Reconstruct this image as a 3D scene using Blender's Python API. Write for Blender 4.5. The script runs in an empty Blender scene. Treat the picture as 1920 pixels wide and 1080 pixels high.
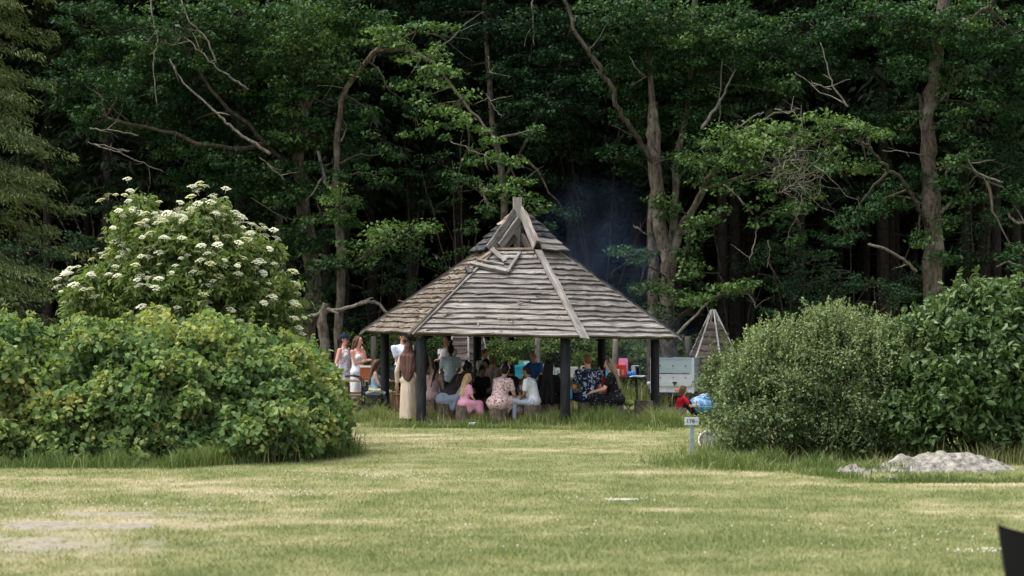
import bpy, math, numpy as np
from mathutils import Vector, Matrix
R = math.radians
PI = math.pi
SC = bpy.context.scene
COL = SC.collection

# ---------------------------------------------------------------- camera
F_PX, CAM_H, PITCH = 3400.0, 1.98, math.atan(67 / 3400.0)
cam = bpy.data.cameras.new('camera')
cam.sensor_width = 36.0
cam.lens = F_PX / 1920 * 36.0
cam.clip_start, cam.clip_end = 0.1, 1500
cam.dof.use_dof = True
cam.dof.focus_distance = 35.5
cam.dof.aperture_fstop = 2.0
camo = bpy.data.objects.new('camera', cam)
COL.objects.link(camo)
camo.location = (0, 0, CAM_H)
camo.rotation_euler = (R(90) + PITCH, 0, 0)
SC.camera = camo

# ---------------------------------------------------------------- world, sun, exposure
SUN_EL, SUN_AZ = R(66), R(262)          # azimuth clockwise from +Y (north)
w = bpy.data.worlds.new('World')
SC.world = w
w.use_nodes = True
nt = w.node_tree
nt.nodes.clear()
sky = nt.nodes.new('ShaderNodeTexSky')
sky.sky_type = 'NISHITA'
sky.sun_disc = False
sky.sun_elevation = SUN_EL
sky.sun_rotation = SUN_AZ
sky.air_density, sky.dust_density, sky.ozone_density = 1.0, 4.0, 1.0
hs = nt.nodes.new('ShaderNodeHueSaturation')
hs.inputs['Saturation'].default_value = 0.42
bg = nt.nodes.new('ShaderNodeBackground')
bg.inputs['Strength'].default_value = 0.15
wo = nt.nodes.new('ShaderNodeOutputWorld')
nt.links.new(sky.outputs[0], hs.inputs['Color'])
nt.links.new(hs.outputs[0], bg.inputs['Color'])
nt.links.new(bg.outputs[0], wo.inputs['Surface'])
sun = bpy.data.lights.new('sun', 'SUN')
sun.energy = 1.5
sun.angle = R(40)
sun.color = (1.0, 0.98, 0.94)
suno = bpy.data.objects.new('sun', sun)
COL.objects.link(suno)
sd = Vector((math.sin(SUN_AZ) * math.cos(SUN_EL), math.cos(SUN_AZ) * math.cos(SUN_EL), math.sin(SUN_EL)))
suno.rotation_euler = sd.to_track_quat('Z', 'Y').to_euler()
SC.view_settings.view_transform = 'Standard'
SC.view_settings.look = 'None'
SC.view_settings.gamma = 1.0
SC.view_settings.use_curve_mapping = False
SC.view_settings.exposure = 1.2
SC.render.engine = 'CYCLES'
SC.cycles.use_denoising = True
SC.cycles.max_bounces = 6
SC.cycles.diffuse_bounces = 3
SC.cycles.transparent_max_bounces = 8
SC.cycles.volume_bounces = 0
SC.cycles.volume_step_rate = 2.0
SC.cycles.volume_max_steps = 64

# ---------------------------------------------------------------- placing helpers
def W(px, py, D):
    """point of the place seen at picture position px, py, D metres away"""
    u, v = (px - 960) / F_PX, (540 - py) / F_PX
    t = D / (math.cos(PITCH) - v * math.sin(PITCH))
    return np.array((u * t, D, CAM_H + t * (v * math.cos(PITCH) + math.sin(PITCH))))
def GX(px, D): return (px - 960) / F_PX * D
def rs(seed): return np.random.RandomState(seed)

_lat = rs(5).rand(256, 256)
def vnoise(x, y):
    x = np.asarray(x, float); y = np.asarray(y, float)
    xi, yi = np.floor(x).astype(int), np.floor(y).astype(int)
    fx, fy = x - xi, y - yi
    fx, fy = fx * fx * (3 - 2 * fx), fy * fy * (3 - 2 * fy)
    g = lambda i, j: _lat[i & 255, j & 255]
    return (g(xi, yi) * (1 - fx) + g(xi + 1, yi) * fx) * (1 - fy) + (g(xi, yi + 1) * (1 - fx) + g(xi + 1, yi + 1) * fx) * fy
def fbm(x, y, o=4):
    s, a, t = 0, 1.0, 0
    for k in range(o):
        s = s + a * vnoise(x * 2 ** k + 17.3 * k, y * 2 ** k + 9.1 * k); t += a; a *= .5
    return s / t
def gz(x, y):
    return 0.05 * (fbm(np.asarray(x) * .25 + 40, np.asarray(y) * .25 + 40, 2) - .5)

# ---------------------------------------------------------------- materials
MATS = {}
def newmat(name):
    m = bpy.data.materials.new(name); m.use_nodes = True
    t = m.node_tree; t.nodes.clear()
    o = t.nodes.new('ShaderNodeOutputMaterial')
    MATS[name] = m
    return m, t, o
def N(t, typ, **kw):
    n = t.nodes.new(typ)
    for k, v in kw.items():
        if k.startswith('i_'):
            n.inputs[k[2:].replace('_', ' ')].default_value = v
        else: setattr(n, k, v)
    return n
def ramp(t, stops, interp='LINEAR'):
    n = t.nodes.new('ShaderNodeValToRGB'); n.color_ramp.interpolation = interp
    e = n.color_ramp.elements
    while len(e) > 1: e.remove(e[-1])
    e[0].position = stops[0][0]; e[0].color = (*stops[0][1], 1)
    for p, c in stops[1:]:
        q = e.new(p); q.color = (*c, 1)
    return n
def L(t, a, b): t.links.new(a, b)
def plain(name, c, rough=.7, metal=0, bump=0, bscale=40, var=.12, vscale=6, spec=.3):
    """surface with a slight colour variation and fine relief"""
    m, t, o = newmat(name)
    b = N(t, 'ShaderNodeBsdfPrincipled', i_Roughness=rough, i_Metallic=metal)
    b.inputs['Specular IOR Level'].default_value = spec
    tc = N(t, 'ShaderNodeTexCoord')
    n = N(t, 'ShaderNodeTexNoise', i_Scale=vscale, i_Detail=4.0)
    L(t, tc.outputs['Object'], n.inputs['Vector'])
    lo, hi = [x * (1 - var) for x in c], [min(1, x * (1 + var)) for x in c]
    r = ramp(t, [(.3, lo), (.7, hi)])
    L(t, n.outputs['Fac'], r.inputs['Fac']); L(t, r.outputs['Color'], b.inputs['Base Color'])
    if bump:
        n2 = N(t, 'ShaderNodeTexNoise', i_Scale=bscale, i_Detail=3.0)
        L(t, tc.outputs['Object'], n2.inputs['Vector'])
        bu = N(t, 'ShaderNodeBump', i_Strength=bump, i_Distance=.02)
        L(t, n2.outputs['Fac'], bu.inputs['Height']); L(t, bu.outputs[0], b.inputs['Normal'])
    L(t, b.outputs[0], o.inputs['Surface'])
    return m
def leafmat(name, dark, mid, light, tr=.28, rough=.5, spec=.35):
    m, t, o = newmat(name)
    a = N(t, 'ShaderNodeAttribute', attribute_name='tint')
    r = ramp(t, [(0, dark), (.5, mid), (1, light)])
    L(t, a.outputs['Fac'], r.inputs['Fac'])
    b = N(t, 'ShaderNodeBsdfPrincipled', i_Roughness=rough)
    b.inputs['Specular IOR Level'].default_value = spec
    L(t, r.outputs['Color'], b.inputs['Base Color'])
    tl = N(t, 'ShaderNodeBsdfTranslucent')
    g = N(t, 'ShaderNodeMixRGB', blend_type='MULTIPLY', i_Fac=1.0); g.inputs['Color2'].default_value = (1.1, 1.15, .5, 1)
    L(t, r.outputs['Color'], g.inputs['Color1']); L(t, g.outputs[0], tl.inputs['Color'])
    mx = N(t, 'ShaderNodeMixShader', i_Fac=tr)
    L(t, b.outputs[0], mx.inputs[1]); L(t, tl.outputs[0], mx.inputs[2]); L(t, mx.outputs[0], o.inputs['Surface'])
    return m
def woodmat(name, lo, mid, hi, scale=(1.2, 22, 22), crack=.5, rough=.85, moss=None):
    """weathered wood, grain along local x"""
    m, t, o = newmat(name)
    tc = N(t, 'ShaderNodeTexCoord'); oi = N(t, 'ShaderNodeObjectInfo')
    mp = N(t, 'ShaderNodeMapping'); mp.inputs['Scale'].default_value = scale
    ad = N(t, 'ShaderNodeVectorMath', operation='ADD'); ml = N(t, 'ShaderNodeMath', operation='MULTIPLY'); ml.inputs[1].default_value = 60
    L(t, oi.outputs['Random'], ml.inputs[0])
    L(t, tc.outputs['Object'], ad.inputs[0]); L(t, ml.outputs[0], ad.inputs[1]); L(t, ad.outputs[0], mp.inputs['Vector'])
    n = N(t, 'ShaderNodeTexNoise', i_Scale=1.0, i_Detail=6.0, i_Roughness=.65, i_Distortion=.4); L(t, mp.outputs[0], n.inputs['Vector'])
    r = ramp(t, [(.28, lo), (.45, mid), (.68, hi)]); L(t, n.outputs['Fac'], r.inputs['Fac'])
    n2 = N(t, 'ShaderNodeTexNoise', i_Scale=2.3, i_Detail=5.0); L(t, ad.outputs[0], n2.inputs['Vector'])
    r2 = ramp(t, [(.35, (.55, .5, .45)), (.6, (1, 1, 1))]); L(t, n2.outputs['Fac'], r2.inputs['Fac'])
    mu = N(t, 'ShaderNodeMixRGB', blend_type='MULTIPLY', i_Fac=.75); L(t, r.outputs[0], mu.inputs[1]); L(t, r2.outputs[0], mu.inputs[2])
    hv = N(t, 'ShaderNodeHueSaturation'); mr = N(t, 'ShaderNodeMapRange'); mr.inputs['To Min'].default_value = .72; mr.inputs['To Max'].default_value = 1.2
    L(t, oi.outputs['Random'], mr.inputs['Value']); L(t, mr.outputs[0], hv.inputs['Value']); L(t, mu.outputs[0], hv.inputs['Color'])
    last = hv.outputs[0]
    if moss:
        n3 = N(t, 'ShaderNodeTexNoise', i_Scale=9.0, i_Detail=5.0, i_Roughness=.7); L(t, ad.outputs[0], n3.inputs['Vector'])
        r3 = ramp(t, [(moss[0], (0, 0, 0)), (moss[0] + .1, (1, 1, 1))]); L(t, n3.outputs['Fac'], r3.inputs['Fac'])
        mm = N(t, 'ShaderNodeMixRGB'); mm.inputs[2].default_value = (*moss[1], 1)
        L(t, r3.outputs[0], mm.inputs[0]); L(t, last, mm.inputs[1]); last = mm.outputs[0]
    b = N(t, 'ShaderNodeBsdfPrincipled', i_Roughness=rough); b.inputs['Specular IOR Level'].default_value = .2
    L(t, last, b.inputs['Base Color'])
    bu = N(t, 'ShaderNodeBump', i_Strength=crack, i_Distance=.012); L(t, n.outputs['Fac'], bu.inputs['Height']); L(t, bu.outputs[0], b.inputs['Normal'])
    L(t, b.outputs[0], o.inputs['Surface'])
    return m
def barkmat(name, lo, hi, scale=(7, 7, 1.6), bump=.9, lichen=None):
    m, t, o = newmat(name)
    tc = N(t, 'ShaderNodeTexCoord'); mp = N(t, 'ShaderNodeMapping'); mp.inputs['Scale'].default_value = scale
    L(t, tc.outputs['Object'], mp.inputs['Vector'])
    n = N(t, 'ShaderNodeTexNoise', i_Scale=2.0, i_Detail=7.0, i_Roughness=.7); L(t, mp.outputs[0], n.inputs['Vector'])
    r = ramp(t, [(.36, lo), (.62, hi)]); L(t, n.outputs['Fac'], r.inputs['Fac'])
    last = r.outputs[0]
    if lichen:
        n3 = N(t, 'ShaderNodeTexNoise', i_Scale=2.2, i_Detail=6.0, i_Roughness=.7); L(t, tc.outputs['Object'], n3.inputs['Vector'])
        r3 = ramp(t, [(.5, (0, 0, 0)), (.62, (1, 1, 1))]); L(t, n3.outputs['Fac'], r3.inputs['Fac'])
        mm = N(t, 'ShaderNodeMixRGB'); mm.inputs[2].default_value = (*lichen, 1)
        L(t, r3.outputs[0], mm.inputs[0]); L(t, last, mm.inputs[1]); last = mm.outputs[0]
    b = N(t, 'ShaderNodeBsdfPrincipled', i_Roughness=.9); b.inputs['Specular IOR Level'].default_value = .15
    L(t, last, b.inputs['Base Color'])
    bu = N(t, 'ShaderNodeBump', i_Strength=bump, i_Distance=.03); L(t, n.outputs['Fac'], bu.inputs['Height']); L(t, bu.outputs[0], b.inputs['Normal'])
    L(t, b.outputs[0], o.inputs['Surface'])
    return m

# ---------------------------------------------------------------- mesh helpers
class MB:
    """collects polygons of one mesh"""
    def __init__(s): s.v, s.f, s.mi, s.n, s.cur = [], [], [], 0, 0
    def add(s, v, f, mi=None):
        v = np.asarray(v, float).reshape(-1, 3)
        s.v.append(v)
        for q in f: s.f.append([i + s.n for i in q]); s.mi.append(s.cur if mi is None else mi)
        s.n += len(v)
    def verts(s): return np.concatenate(s.v) if s.v else np.zeros((0, 3))
    def box(s, a, b, M=None, mi=None, taper=1.0):
        (x0, y0, z0), (x1, y1, z1) = a, b
        cx, cy = (x0 + x1) / 2, (y0 + y1) / 2
        T = lambda x, y: (cx + (x - cx) * taper, cy + (y - cy) * taper)
        v = [(x0, y0, z0), (x1, y0, z0), (x1, y1, z0), (x0, y1, z0)] + [(*T(x, y), z1) for x, y in ((x0, y0), (x1, y0), (x1, y1), (x0, y1))]
        if M is not None: v = [tuple(M @ Vector(p)) for p in v]
        s.add(v, [(0, 3, 2, 1), (4, 5, 6, 7), (0, 1, 5, 4), (1, 2, 6, 5), (2, 3, 7, 6), (3, 0, 4, 7)], mi)
    def beam(s, p, q, w, h, up=(0, 0, 1), mi=None):
        """box bar from p to q, width w, height h"""
        p, q = Vector(p), Vector(q); d = (q - p); L_ = d.length; d.normalize()
        u = Vector(up); x = d.cross(u)
        if x.length < 1e-4: x = d.cross(Vector((1, 0, 0)))
        x.normalize(); u = x.cross(d)
        M = Matrix(((d.x, x.x, u.x, p.x), (d.y, x.y, u.y, p.y), (d.z, x.z, u.z, p.z), (0, 0, 0, 1)))
        s.box((0, -w / 2, -h / 2), (L_, w / 2, h / 2), M, mi)
    def tube(s, pts, rad, n=6, mi=None, cap=True):
        pts = [Vector(p) for p in pts]; k = len(pts)
        if not hasattr(rad, '__len__'): rad = [rad] * k
        v = []; prev = None
        for i, p in enumerate(pts):
            d = (pts[min(i + 1, k - 1)] - pts[max(i - 1, 0)]); d = d.normalized() if d.length > 1e-9 else Vector((0, 0, 1))
            if prev is None:
                a = d.cross(Vector((0.13, 1, .2))); a = a if a.length > .05 else d.cross(Vector((1, 0, 0)))
            else: a = prev - d * prev.dot(d)
            a.normalize(); prev = a; b = d.cross(a)
            for j in range(n):
                t = 2 * PI * j / n; v.append(tuple(p + (a * math.cos(t) + b * math.sin(t)) * rad[i]))
        f = [(i * n + j, i * n + (j + 1) % n, (i + 1) * n + (j + 1) % n, (i + 1) * n + j) for i in range(k - 1) for j in range(n)]
        if cap: f += [tuple(range(n))[::-1], tuple((k - 1) * n + j for j in range(n))]
        s.add(v, f, mi)
    def lathe(s, prof, n=12, c=(0, 0, 0), mi=None, sx=1, sy=1):
        """prof: (r, z) rows bottom to top"""
        v = [(c[0] + r * sx * math.cos(2 * PI * j / n), c[1] + r * sy * math.sin(2 * PI * j / n), c[2] + z) for r, z in prof for j in range(n)]
        k = len(prof)
        f = [(i * n + j, i * n + (j + 1) % n, (i + 1) * n + (j + 1) % n, (i + 1) * n + j) for i in range(k - 1) for j in range(n)]
        f += [tuple(range(n))[::-1], tuple((k - 1) * n + j for j in range(n))]
        s.add(v, f, mi)
    def ball(s, c, r, n=8, m=5, Rm=None, mi=None):
        """ellipsoid, r = (rx, ry, rz)"""
        if not hasattr(r, '__len__'): r = (r, r, r)
        v = [(0, 0, -r[2])]
        for i in range(1, m):
            ph = -PI / 2 + PI * i / m
            for j in range(n): v.append((r[0] * math.cos(ph) * math.cos(2 * PI * j / n), r[1] * math.cos(ph) * math.sin(2 * PI * j / n), r[2] * math.sin(ph)))
        v.append((0, 0, r[2]))
        v = np.array(v)
        if Rm is not None: v = v @ np.array(Rm).T
        v = v + np.array(c); e = len(v) - 1
        f = [(0, 1 + (j + 1) % n, 1 + j) for j in range(n)]
        f += [(1 + i * n + j, 1 + i * n + (j + 1) % n, 1 + (i + 1) * n + (j + 1) % n, 1 + (i + 1) * n + j) for i in range(m - 2) for j in range(n)]
        f += [(e, 1 + (m - 2) * n + j, 1 + (m - 2) * n + (j + 1) % n) for j in range(n)]
        s.add(v, f, mi)
    def mesh(s, name, mats, smooth=False, origin=(0, 0, 0)):
        me = bpy.data.meshes.new(name)
        v = s.verts() - np.array(origin)
        me.from_pydata(v.tolist(), [], s.f)
        for m in (mats if isinstance(mats, (list, tuple)) else [mats]): me.materials.append(m)
        if any(s.mi): me.polygons.foreach_set('material_index', s.mi)
        if smooth: me.polygons.foreach_set('use_smooth', [True] * len(me.polygons))
        me.update()
        return me
def fast_mesh(name, V, Fa, mat, tint=None, smooth=False):
    """big mesh from arrays: V (n,3), Fa (m,k) all of one size"""
    me = bpy.data.meshes.new(name)
    V = np.ascontiguousarray(V, np.float32); Fa = np.ascontiguousarray(Fa, np.int32)
    m, k = Fa.shape
    me.vertices.add(len(V)); me.vertices.foreach_set('co', V.ravel())
    me.loops.add(m * k); me.loops.foreach_set('vertex_index', Fa.ravel())
    me.polygons.add(m)
    me.polygons.foreach_set('loop_start', np.arange(0, m * k, k, dtype=np.int32))
    me.polygons.foreach_set('loop_total', np.full(m, k, np.int32))
    if smooth: me.polygons.foreach_set('use_smooth', np.ones(m, bool))
    me.materials.append(mat)
    if tint is not None:
        a = me.attributes.new('tint', 'FLOAT', 'POINT'); a.data.foreach_set('value', np.ascontiguousarray(tint, np.float32))
    me.update(calc_edges=True)
    return me
def obj(name, data, parent=None, loc=None, rot=None, mat4=None, kind=None, label=None, cat=None, group=None):
    o = bpy.data.objects.new(name, data); COL.objects.link(o)
    if parent is not None: o.parent = parent
    if loc is not None: o.location = loc
    if rot is not None: o.rotation_euler = rot
    if mat4 is not None: o.matrix_local = mat4
    for k, v in (('kind', kind), ('label', label), ('category', cat), ('group', group)):
        if v: o[k] = v
    return o
def thing(name, label, cat, loc=(0, 0, 0), rz=0, group=None):
    return obj(name, None, None, tuple(loc), (0, 0, rz), label=label, cat=cat, group=group)
def ground_at(px, D):
    x = GX(px, D); return np.array((x, D, float(gz(x, D))))
def unit(a): return a / np.maximum(np.linalg.norm(a, axis=-1, keepdims=True), 1e-9)

# leaf shapes: rows of (along, across, lift)
QUAD = (np.array([(0, 0, 0), (.45, -.5, .06), (1, 0, -.08), (.45, .5, .06)]), [(0, 1, 2, 3)])
POINTED = (np.array([(0, 0, 0), (.3, -.46, .10), (.72, -.36, .06), (1, 0, -.14), (.72, .36, .06), (.3, .46, .10), (.5, 0, -.02)]),
           [(0, 1, 6, 6), (1, 2, 3, 6), (3, 4, 5, 6), (5, 0, 6, 6)])
def leaf_arrays(C, D_, Nn, Ln, Wd, shape=QUAD):
    """C centres, D_ axis, Nn normal, lengths, widths -> V, F"""
    D_ = unit(D_); S = unit(np.cross(D_, Nn)); Up = np.cross(S, D_)
    pts, faces = shape
    k = len(pts)
    V = (C[:, None, :] + (pts[None, :, 0:1] - .5) * Ln[:, None, None] * D_[:, None, :]
         + pts[None, :, 1:2] * Wd[:, None, None] * S[:, None, :] + pts[None, :, 2:3] * Ln[:, None, None] * Up[:, None, :])
    n = len(C)
    tri = []
    for f in faces:
        f = list(dict.fromkeys(f))
        if len(f) == 4 and shape is not QUAD: tri += [(f[0], f[1], f[2]), (f[0], f[2], f[3])]
        else: tri.append(tuple(f))
    Fa = (np.arange(n)[:, None, None] * k + np.array(tri)[None]).reshape(-1, len(tri[0]))
    return V.reshape(-1, 3), Fa, k
def cluster_leaves(rng, cc, rad, per, size, flat=.6, up=.8, out=.5, tint0=None, tvar=.16, aspect=.6, shape=QUAD, droop=.25):
    """leaves gathered round cluster centres cc (n,3) of radius rad"""
    n = len(cc)
    rad = np.broadcast_to(np.asarray(rad, float), (n,))
    if tint0 is None: tint0 = np.full(n, .5)
    C0 = np.repeat(cc, per, 0); r0 = np.repeat(rad, per); t0 = np.repeat(tint0, per)
    d = unit(rng.randn(n * per, 3)); u = rng.rand(n * per) ** .45
    off = d * (u * r0)[:, None] * np.array((1, 1, flat))
    C = C0 + off
    Nn = unit(np.array((0, 0, up)) + d * out + rng.randn(n * per, 3) * .45)
    ax = unit(d * np.array((1, 1, .3)) + rng.randn(n * per, 3) * .7 + np.array((0, 0, -droop)))
    Ls = size * (.65 + .7 * rng.rand(n * per))
    V, Fa, k = leaf_arrays(C, ax, Nn, Ls, Ls * aspect, shape)
    t = np.clip(t0 + tvar * rng.randn(n * per), 0, 1)
    return V, Fa, np.repeat(t, k)
def join_arrays(parts):
    V, Fa, T, o = [], [], [], 0
    for v, f, t in parts:
        V.append(v); Fa.append(f + o); T.append(t); o += len(v)
    return np.concatenate(V), np.concatenate(Fa), np.concatenate(T)
def wobble(rng, p, q, k, amp, r0, r1, sag=0):
    p, q = np.array(p, float), np.array(q, float)
    Ln = np.linalg.norm(q - p)
    t = np.linspace(0, 1, k + 1)[:, None]
    P = p + (q - p) * t + np.cumsum(rng.randn(k + 1, 3) * amp * Ln / k, 0) * np.sin(PI * t) ** .7
    P[:, 2] -= (sag * np.sin(PI * t) * Ln)[:, 0]
    P[0], P[-1] = p, q
    return P, np.linspace(r0, r1, k + 1)
# ================================================================ ground
def ell(x, y, cx, cy, rx, ry, soft=.35):
    d = np.sqrt(((x - cx) / rx) ** 2 + ((y - cy) / ry) ** 2) + (fbm(x * 1.3 + 7, y * 1.3 + 3, 3) - .5) * 1.0
    return np.clip((1 - d) / soft + .5, 0, 1)
def pxg(px, py):
    """ground point seen at px, py"""
    a = W(px, py, 1.0) - np.array((0, 0, CAM_H)); t = -CAM_H / a[2]
    return a[0] * t, a[1] * t
def dry(x, y):
    """0 lush green .. 1 straw, built from large and fine noise and worn places"""
    s = (fbm(x * .35 + 3, y * .42 + 8, 3) - .5) * 1.0 + .30
    fine = (fbm(x * 1.3, y * 1.6 + 50, 3) - .5) * .9 + (fbm(x * 4.1 + 5, y * 4.4 + 20, 2) - .5) * .75
    for (px, py, rx, ry, a) in ((760, 825, 1.6, 1.5, .45), (1060, 815, 2.2, .8, .4), (1280, 885, 1.6, .45, .45), (90, 1000, 1.8, .9, .35), (330, 975, 1.5, .9, .35), (520, 925, 1.3, .9, .35), (660, 880, 1.1, .9, .3), (1800, 908, 2.4, .22, .55),
                                (700, 815, .9, .5, .5), (1160, 845, 1.5, .6, .35), (250, 920, 3.0, 1.6, .35), (60, 900, 1.6, .5, .4), (1400, 905, 1.2, .3, .4), (60, 1050, 1.2, 1.2, .6), (330, 960, 2.2, .9, .2), (1290, 955, .9, .2, .5), (860, 770, 3, .5, .4), (1260, 1000, 2.4, .12, .3), (700, 985, 2.0, .2, .25)):
        cx, cy = pxg(px, py); s = s + a * ell(x, y, cx, cy, rx, ry, .8)
    s = s - .35 * ell(x, y, *pxg(1150, 1010), 3.0, 1.2, 1.2) - .3 * ell(x, y, *pxg(420, 1040), 1.4, .6, 1) - .2 * ell(x, y, *pxg(560, 850), 1.5, .7, 1)
    return np.clip(.36 + (s - .36) * .72 + fine * .95, 0, 1)
def bare(x, y):
    """0 turf .. 1 sandy soil"""
    b = 0
    for (px, py, rx, ry, a) in ((70, 990, 1.1, .30, 1.6), (0, 1025, 1.3, .8, .8), (240, 968, 1.0, .25, .8), (40, 768 + 160, .35, .12, .5)):
        cx, cy = pxg(px, py); b = np.maximum(b, a * ell(x, y, cx, cy, rx, ry, 1.3) * np.clip((fbm(x * 5 + 3, y * 5, 3) - .3) * 4, 0, 1.2))
    b = np.clip(b, 0, 1)
    return b
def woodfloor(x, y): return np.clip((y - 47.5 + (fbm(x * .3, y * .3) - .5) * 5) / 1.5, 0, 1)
m, t, o = newmat('meadow')
a = N(t, 'ShaderNodeAttribute', attribute_name='tint'); ab = N(t, 'ShaderNodeAttribute', attribute_name='bare'); aw = N(t, 'ShaderNodeAttribute', attribute_name='litter')
tc = N(t, 'ShaderNodeTexCoord')
nn = N(t, 'ShaderNodeTexNoise', i_Scale=28.0, i_Detail=6.0, i_Roughness=.75); L(t, tc.outputs['Object'], nn.inputs['Vector'])
ma = N(t, 'ShaderNodeMath', operation='MULTIPLY_ADD'); ma.inputs[1].default_value = .7; L(t, nn.outputs['Fac'], ma.inputs[0])
mb_ = N(t, 'ShaderNodeMath', operation='SUBTRACT'); mb_.inputs[1].default_value = .35; L(t, a.outputs['Fac'], mb_.inputs[0]); L(t, mb_.outputs[0], ma.inputs[2])
r1 = ramp(t, [(0, (.14, .16, .06)), (.45, (.22, .22, .10)), (.8, (.33, .29, .17)), (1, (.40, .34, .23))]); L(t, ma.outputs[0], r1.inputs['Fac'])
n3 = N(t, 'ShaderNodeTexNoise', i_Scale=14.0, i_Detail=8.0, i_Roughness=.8); L(t, tc.outputs['Object'], n3.inputs['Vector'])
r2 = ramp(t, [(.40, (.15, .14, .08)), (.5, (.27, .24, .19)), (.7, (.42, .38, .33))]); L(t, n3.outputs['Fac'], r2.inputs['Fac'])
mx = N(t, 'ShaderNodeMixRGB'); L(t, ab.outputs['Fac'], mx.inputs[0]); L(t, r1.outputs[0], mx.inputs[1]); L(t, r2.outputs[0], mx.inputs[2])
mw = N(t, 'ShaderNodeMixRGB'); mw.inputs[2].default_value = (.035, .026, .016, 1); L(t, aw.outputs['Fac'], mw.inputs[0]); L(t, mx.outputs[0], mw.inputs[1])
b = N(t, 'ShaderNodeBsdfPrincipled', i_Roughness=.95); b.inputs['Specular IOR Level'].default_value = .1; L(t, mw.outputs[0], b.inputs['Base Color'])
bu = N(t, 'ShaderNodeBump', i_Strength=.7, i_Distance=.04); L(t, nn.outputs['Fac'], bu.inputs['Height']); L(t, bu.outputs[0], b.inputs['Normal'])
L(t, b.outputs[0], o.inputs['Surface'])
xs = np.concatenate([np.linspace(-600, -20, 30), np.arange(-19, -13, .5), np.arange(-13, 13.01, .12), np.arange(13.5, 20, .5), np.linspace(20.5, 600, 30)])
ys = np.concatenate([np.linspace(-300, 4, 14), np.arange(5, 12, .5), np.arange(12, 48, .12), np.arange(48, 60, .8), np.linspace(61, 900, 30)])
X, Y = np.meshgrid(xs, ys)
V = np.stack([X.ravel(), Y.ravel(), gz(X.ravel(), Y.ravel())], 1)
nx, ny = len(xs), len(ys)
I = (np.arange(ny - 1)[:, None] * nx + np.arange(nx - 1)[None]).ravel()
me = fast_mesh('ground', V, np.stack([I, I + 1, I + nx + 1, I + nx], 1), MATS['meadow'], dry(V[:, 0], V[:, 1]), True)
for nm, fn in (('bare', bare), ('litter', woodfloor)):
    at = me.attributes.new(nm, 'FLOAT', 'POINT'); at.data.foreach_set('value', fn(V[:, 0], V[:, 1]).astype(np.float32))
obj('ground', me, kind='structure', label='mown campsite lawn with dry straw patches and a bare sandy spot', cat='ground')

# ---- mown turf blades
def blade_arrays(x, y, z, h, wd, rng, lean=.5, seg=1):
    n = len(x); a = rng.rand(n) * 2 * PI; la = rng.rand(n) * 2 * PI; ll = h * lean * rng.rand(n)
    bx, by = np.cos(a) * wd / 2, np.sin(a) * wd / 2; tx, ty = np.cos(la) * ll, np.sin(la) * ll
    z0 = z - .005
    if seg == 1:
        V = np.stack([np.stack([x - bx, y - by, z0], 1), np.stack([x + bx, y + by, z0], 1), np.stack([x + tx, y + ty, z + h], 1)], 1)
        return V.reshape(-1, 3), np.arange(3 * n).reshape(-1, 3), 3
    mx_, my_ = x + tx * .3, y + ty * .3
    V = np.stack([np.stack([x - bx, y - by, z0], 1), np.stack([x + bx, y + by, z0], 1), np.stack([mx_ + bx * .8, my_ + by * .8, z + h * .6], 1),
                  np.stack([mx_ - bx * .8, my_ - by * .8, z + h * .6], 1), np.stack([x + tx * 1.1, y + ty * 1.1, z + h * .98], 1)], 1)
    I = np.arange(n)[:, None, None] * 5
    return V.reshape(-1, 3), (I + np.array([(0, 1, 2), (0, 2, 3), (3, 2, 4)])[None]).reshape(-1, 3), 5
leafmat('turf_blade', (.135, .18, .058), (.265, .28, .115), (.50, .43, .28), tr=.2, rough=.6, spec=.2)
leafmat('tall_blade', (.075, .125, .03), (.18, .235, .07), (.46, .38, .22), tr=.3, rough=.5)
rng = rs(11)
n = 330000
D_ = 13.0 * (37 / 13.0) ** (rng.rand(n) ** .9)
x = (rng.rand(n) * 2 - 1) * (D_ * .30 + .5)
x += (rng.rand(n) - .5) * .1
k = rng.rand(n) > bare(x, D_) * 1.3 - .05
x, D_ = x[k], D_[k]; n = len(x)
dr = dry(x, D_)
h = (.017 + .018 * rng.rand(n)) * (1.15 - .5 * dr) * (.7 + .7 * fbm(x * .9, D_ * .9, 2))
V, Fa, k = blade_arrays(x, D_, gz(x, D_), h, .006 + .006 * rng.rand(n), rng, 1.2)
tv = np.clip(dr * .75 + .12 + rng.randn(n) * .17, 0, 1)
obj('lawn_grass', fast_mesh('lawn_grass', V, Fa, MATS['turf_blade'], np.repeat(tv, k)), kind='stuff', label='short mown grass blades of the lawn', cat='grass')

# ---- tall grass at the foot of bushes, posts, sign
def tall(name, spots, seed, label, hs=1.0):
    rng = rs(seed); A = []
    for (x0, y0, x1, y1, wid, num, h0, h1, dr0) in spots:
        t_ = rng.rand(num); x = x0 + (x1 - x0) * t_ + rng.randn(num) * wid * .5; y = y0 + (y1 - y0) * t_ + rng.randn(num) * wid
        tuft = fbm(x * 2.2 + seed, y * 2.2, 2)
        h = (h0 + (h1 - h0) * rng.rand(num) ** 1.5) * (.25 + 1.9 * np.clip(tuft - .15, 0, 1) ** 1.3) * hs
        V, Fa, k = blade_arrays(x, y, gz(x, y), h, .006 + .007 * rng.rand(num), rng, .9, 2)
        A.append((V, Fa, np.repeat(np.clip(dr0 + .22 * rng.randn(num) + (fbm(x + 9, y * 1.5, 2) - .5) * .8, 0, 1), k)))
    V, Fa, T = join_arrays(A)
    obj(name, fast_mesh(name, V, Fa, MATS['tall_blade'], T), kind='stuff', label=label, cat='grass')
def gp(px, py): return pxg(px, py)
def seg(pa, pb, wid, num, h0, h1, d): return (*gp(*pa), *gp(*pb), wid, num, h0, h1, d)
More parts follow.
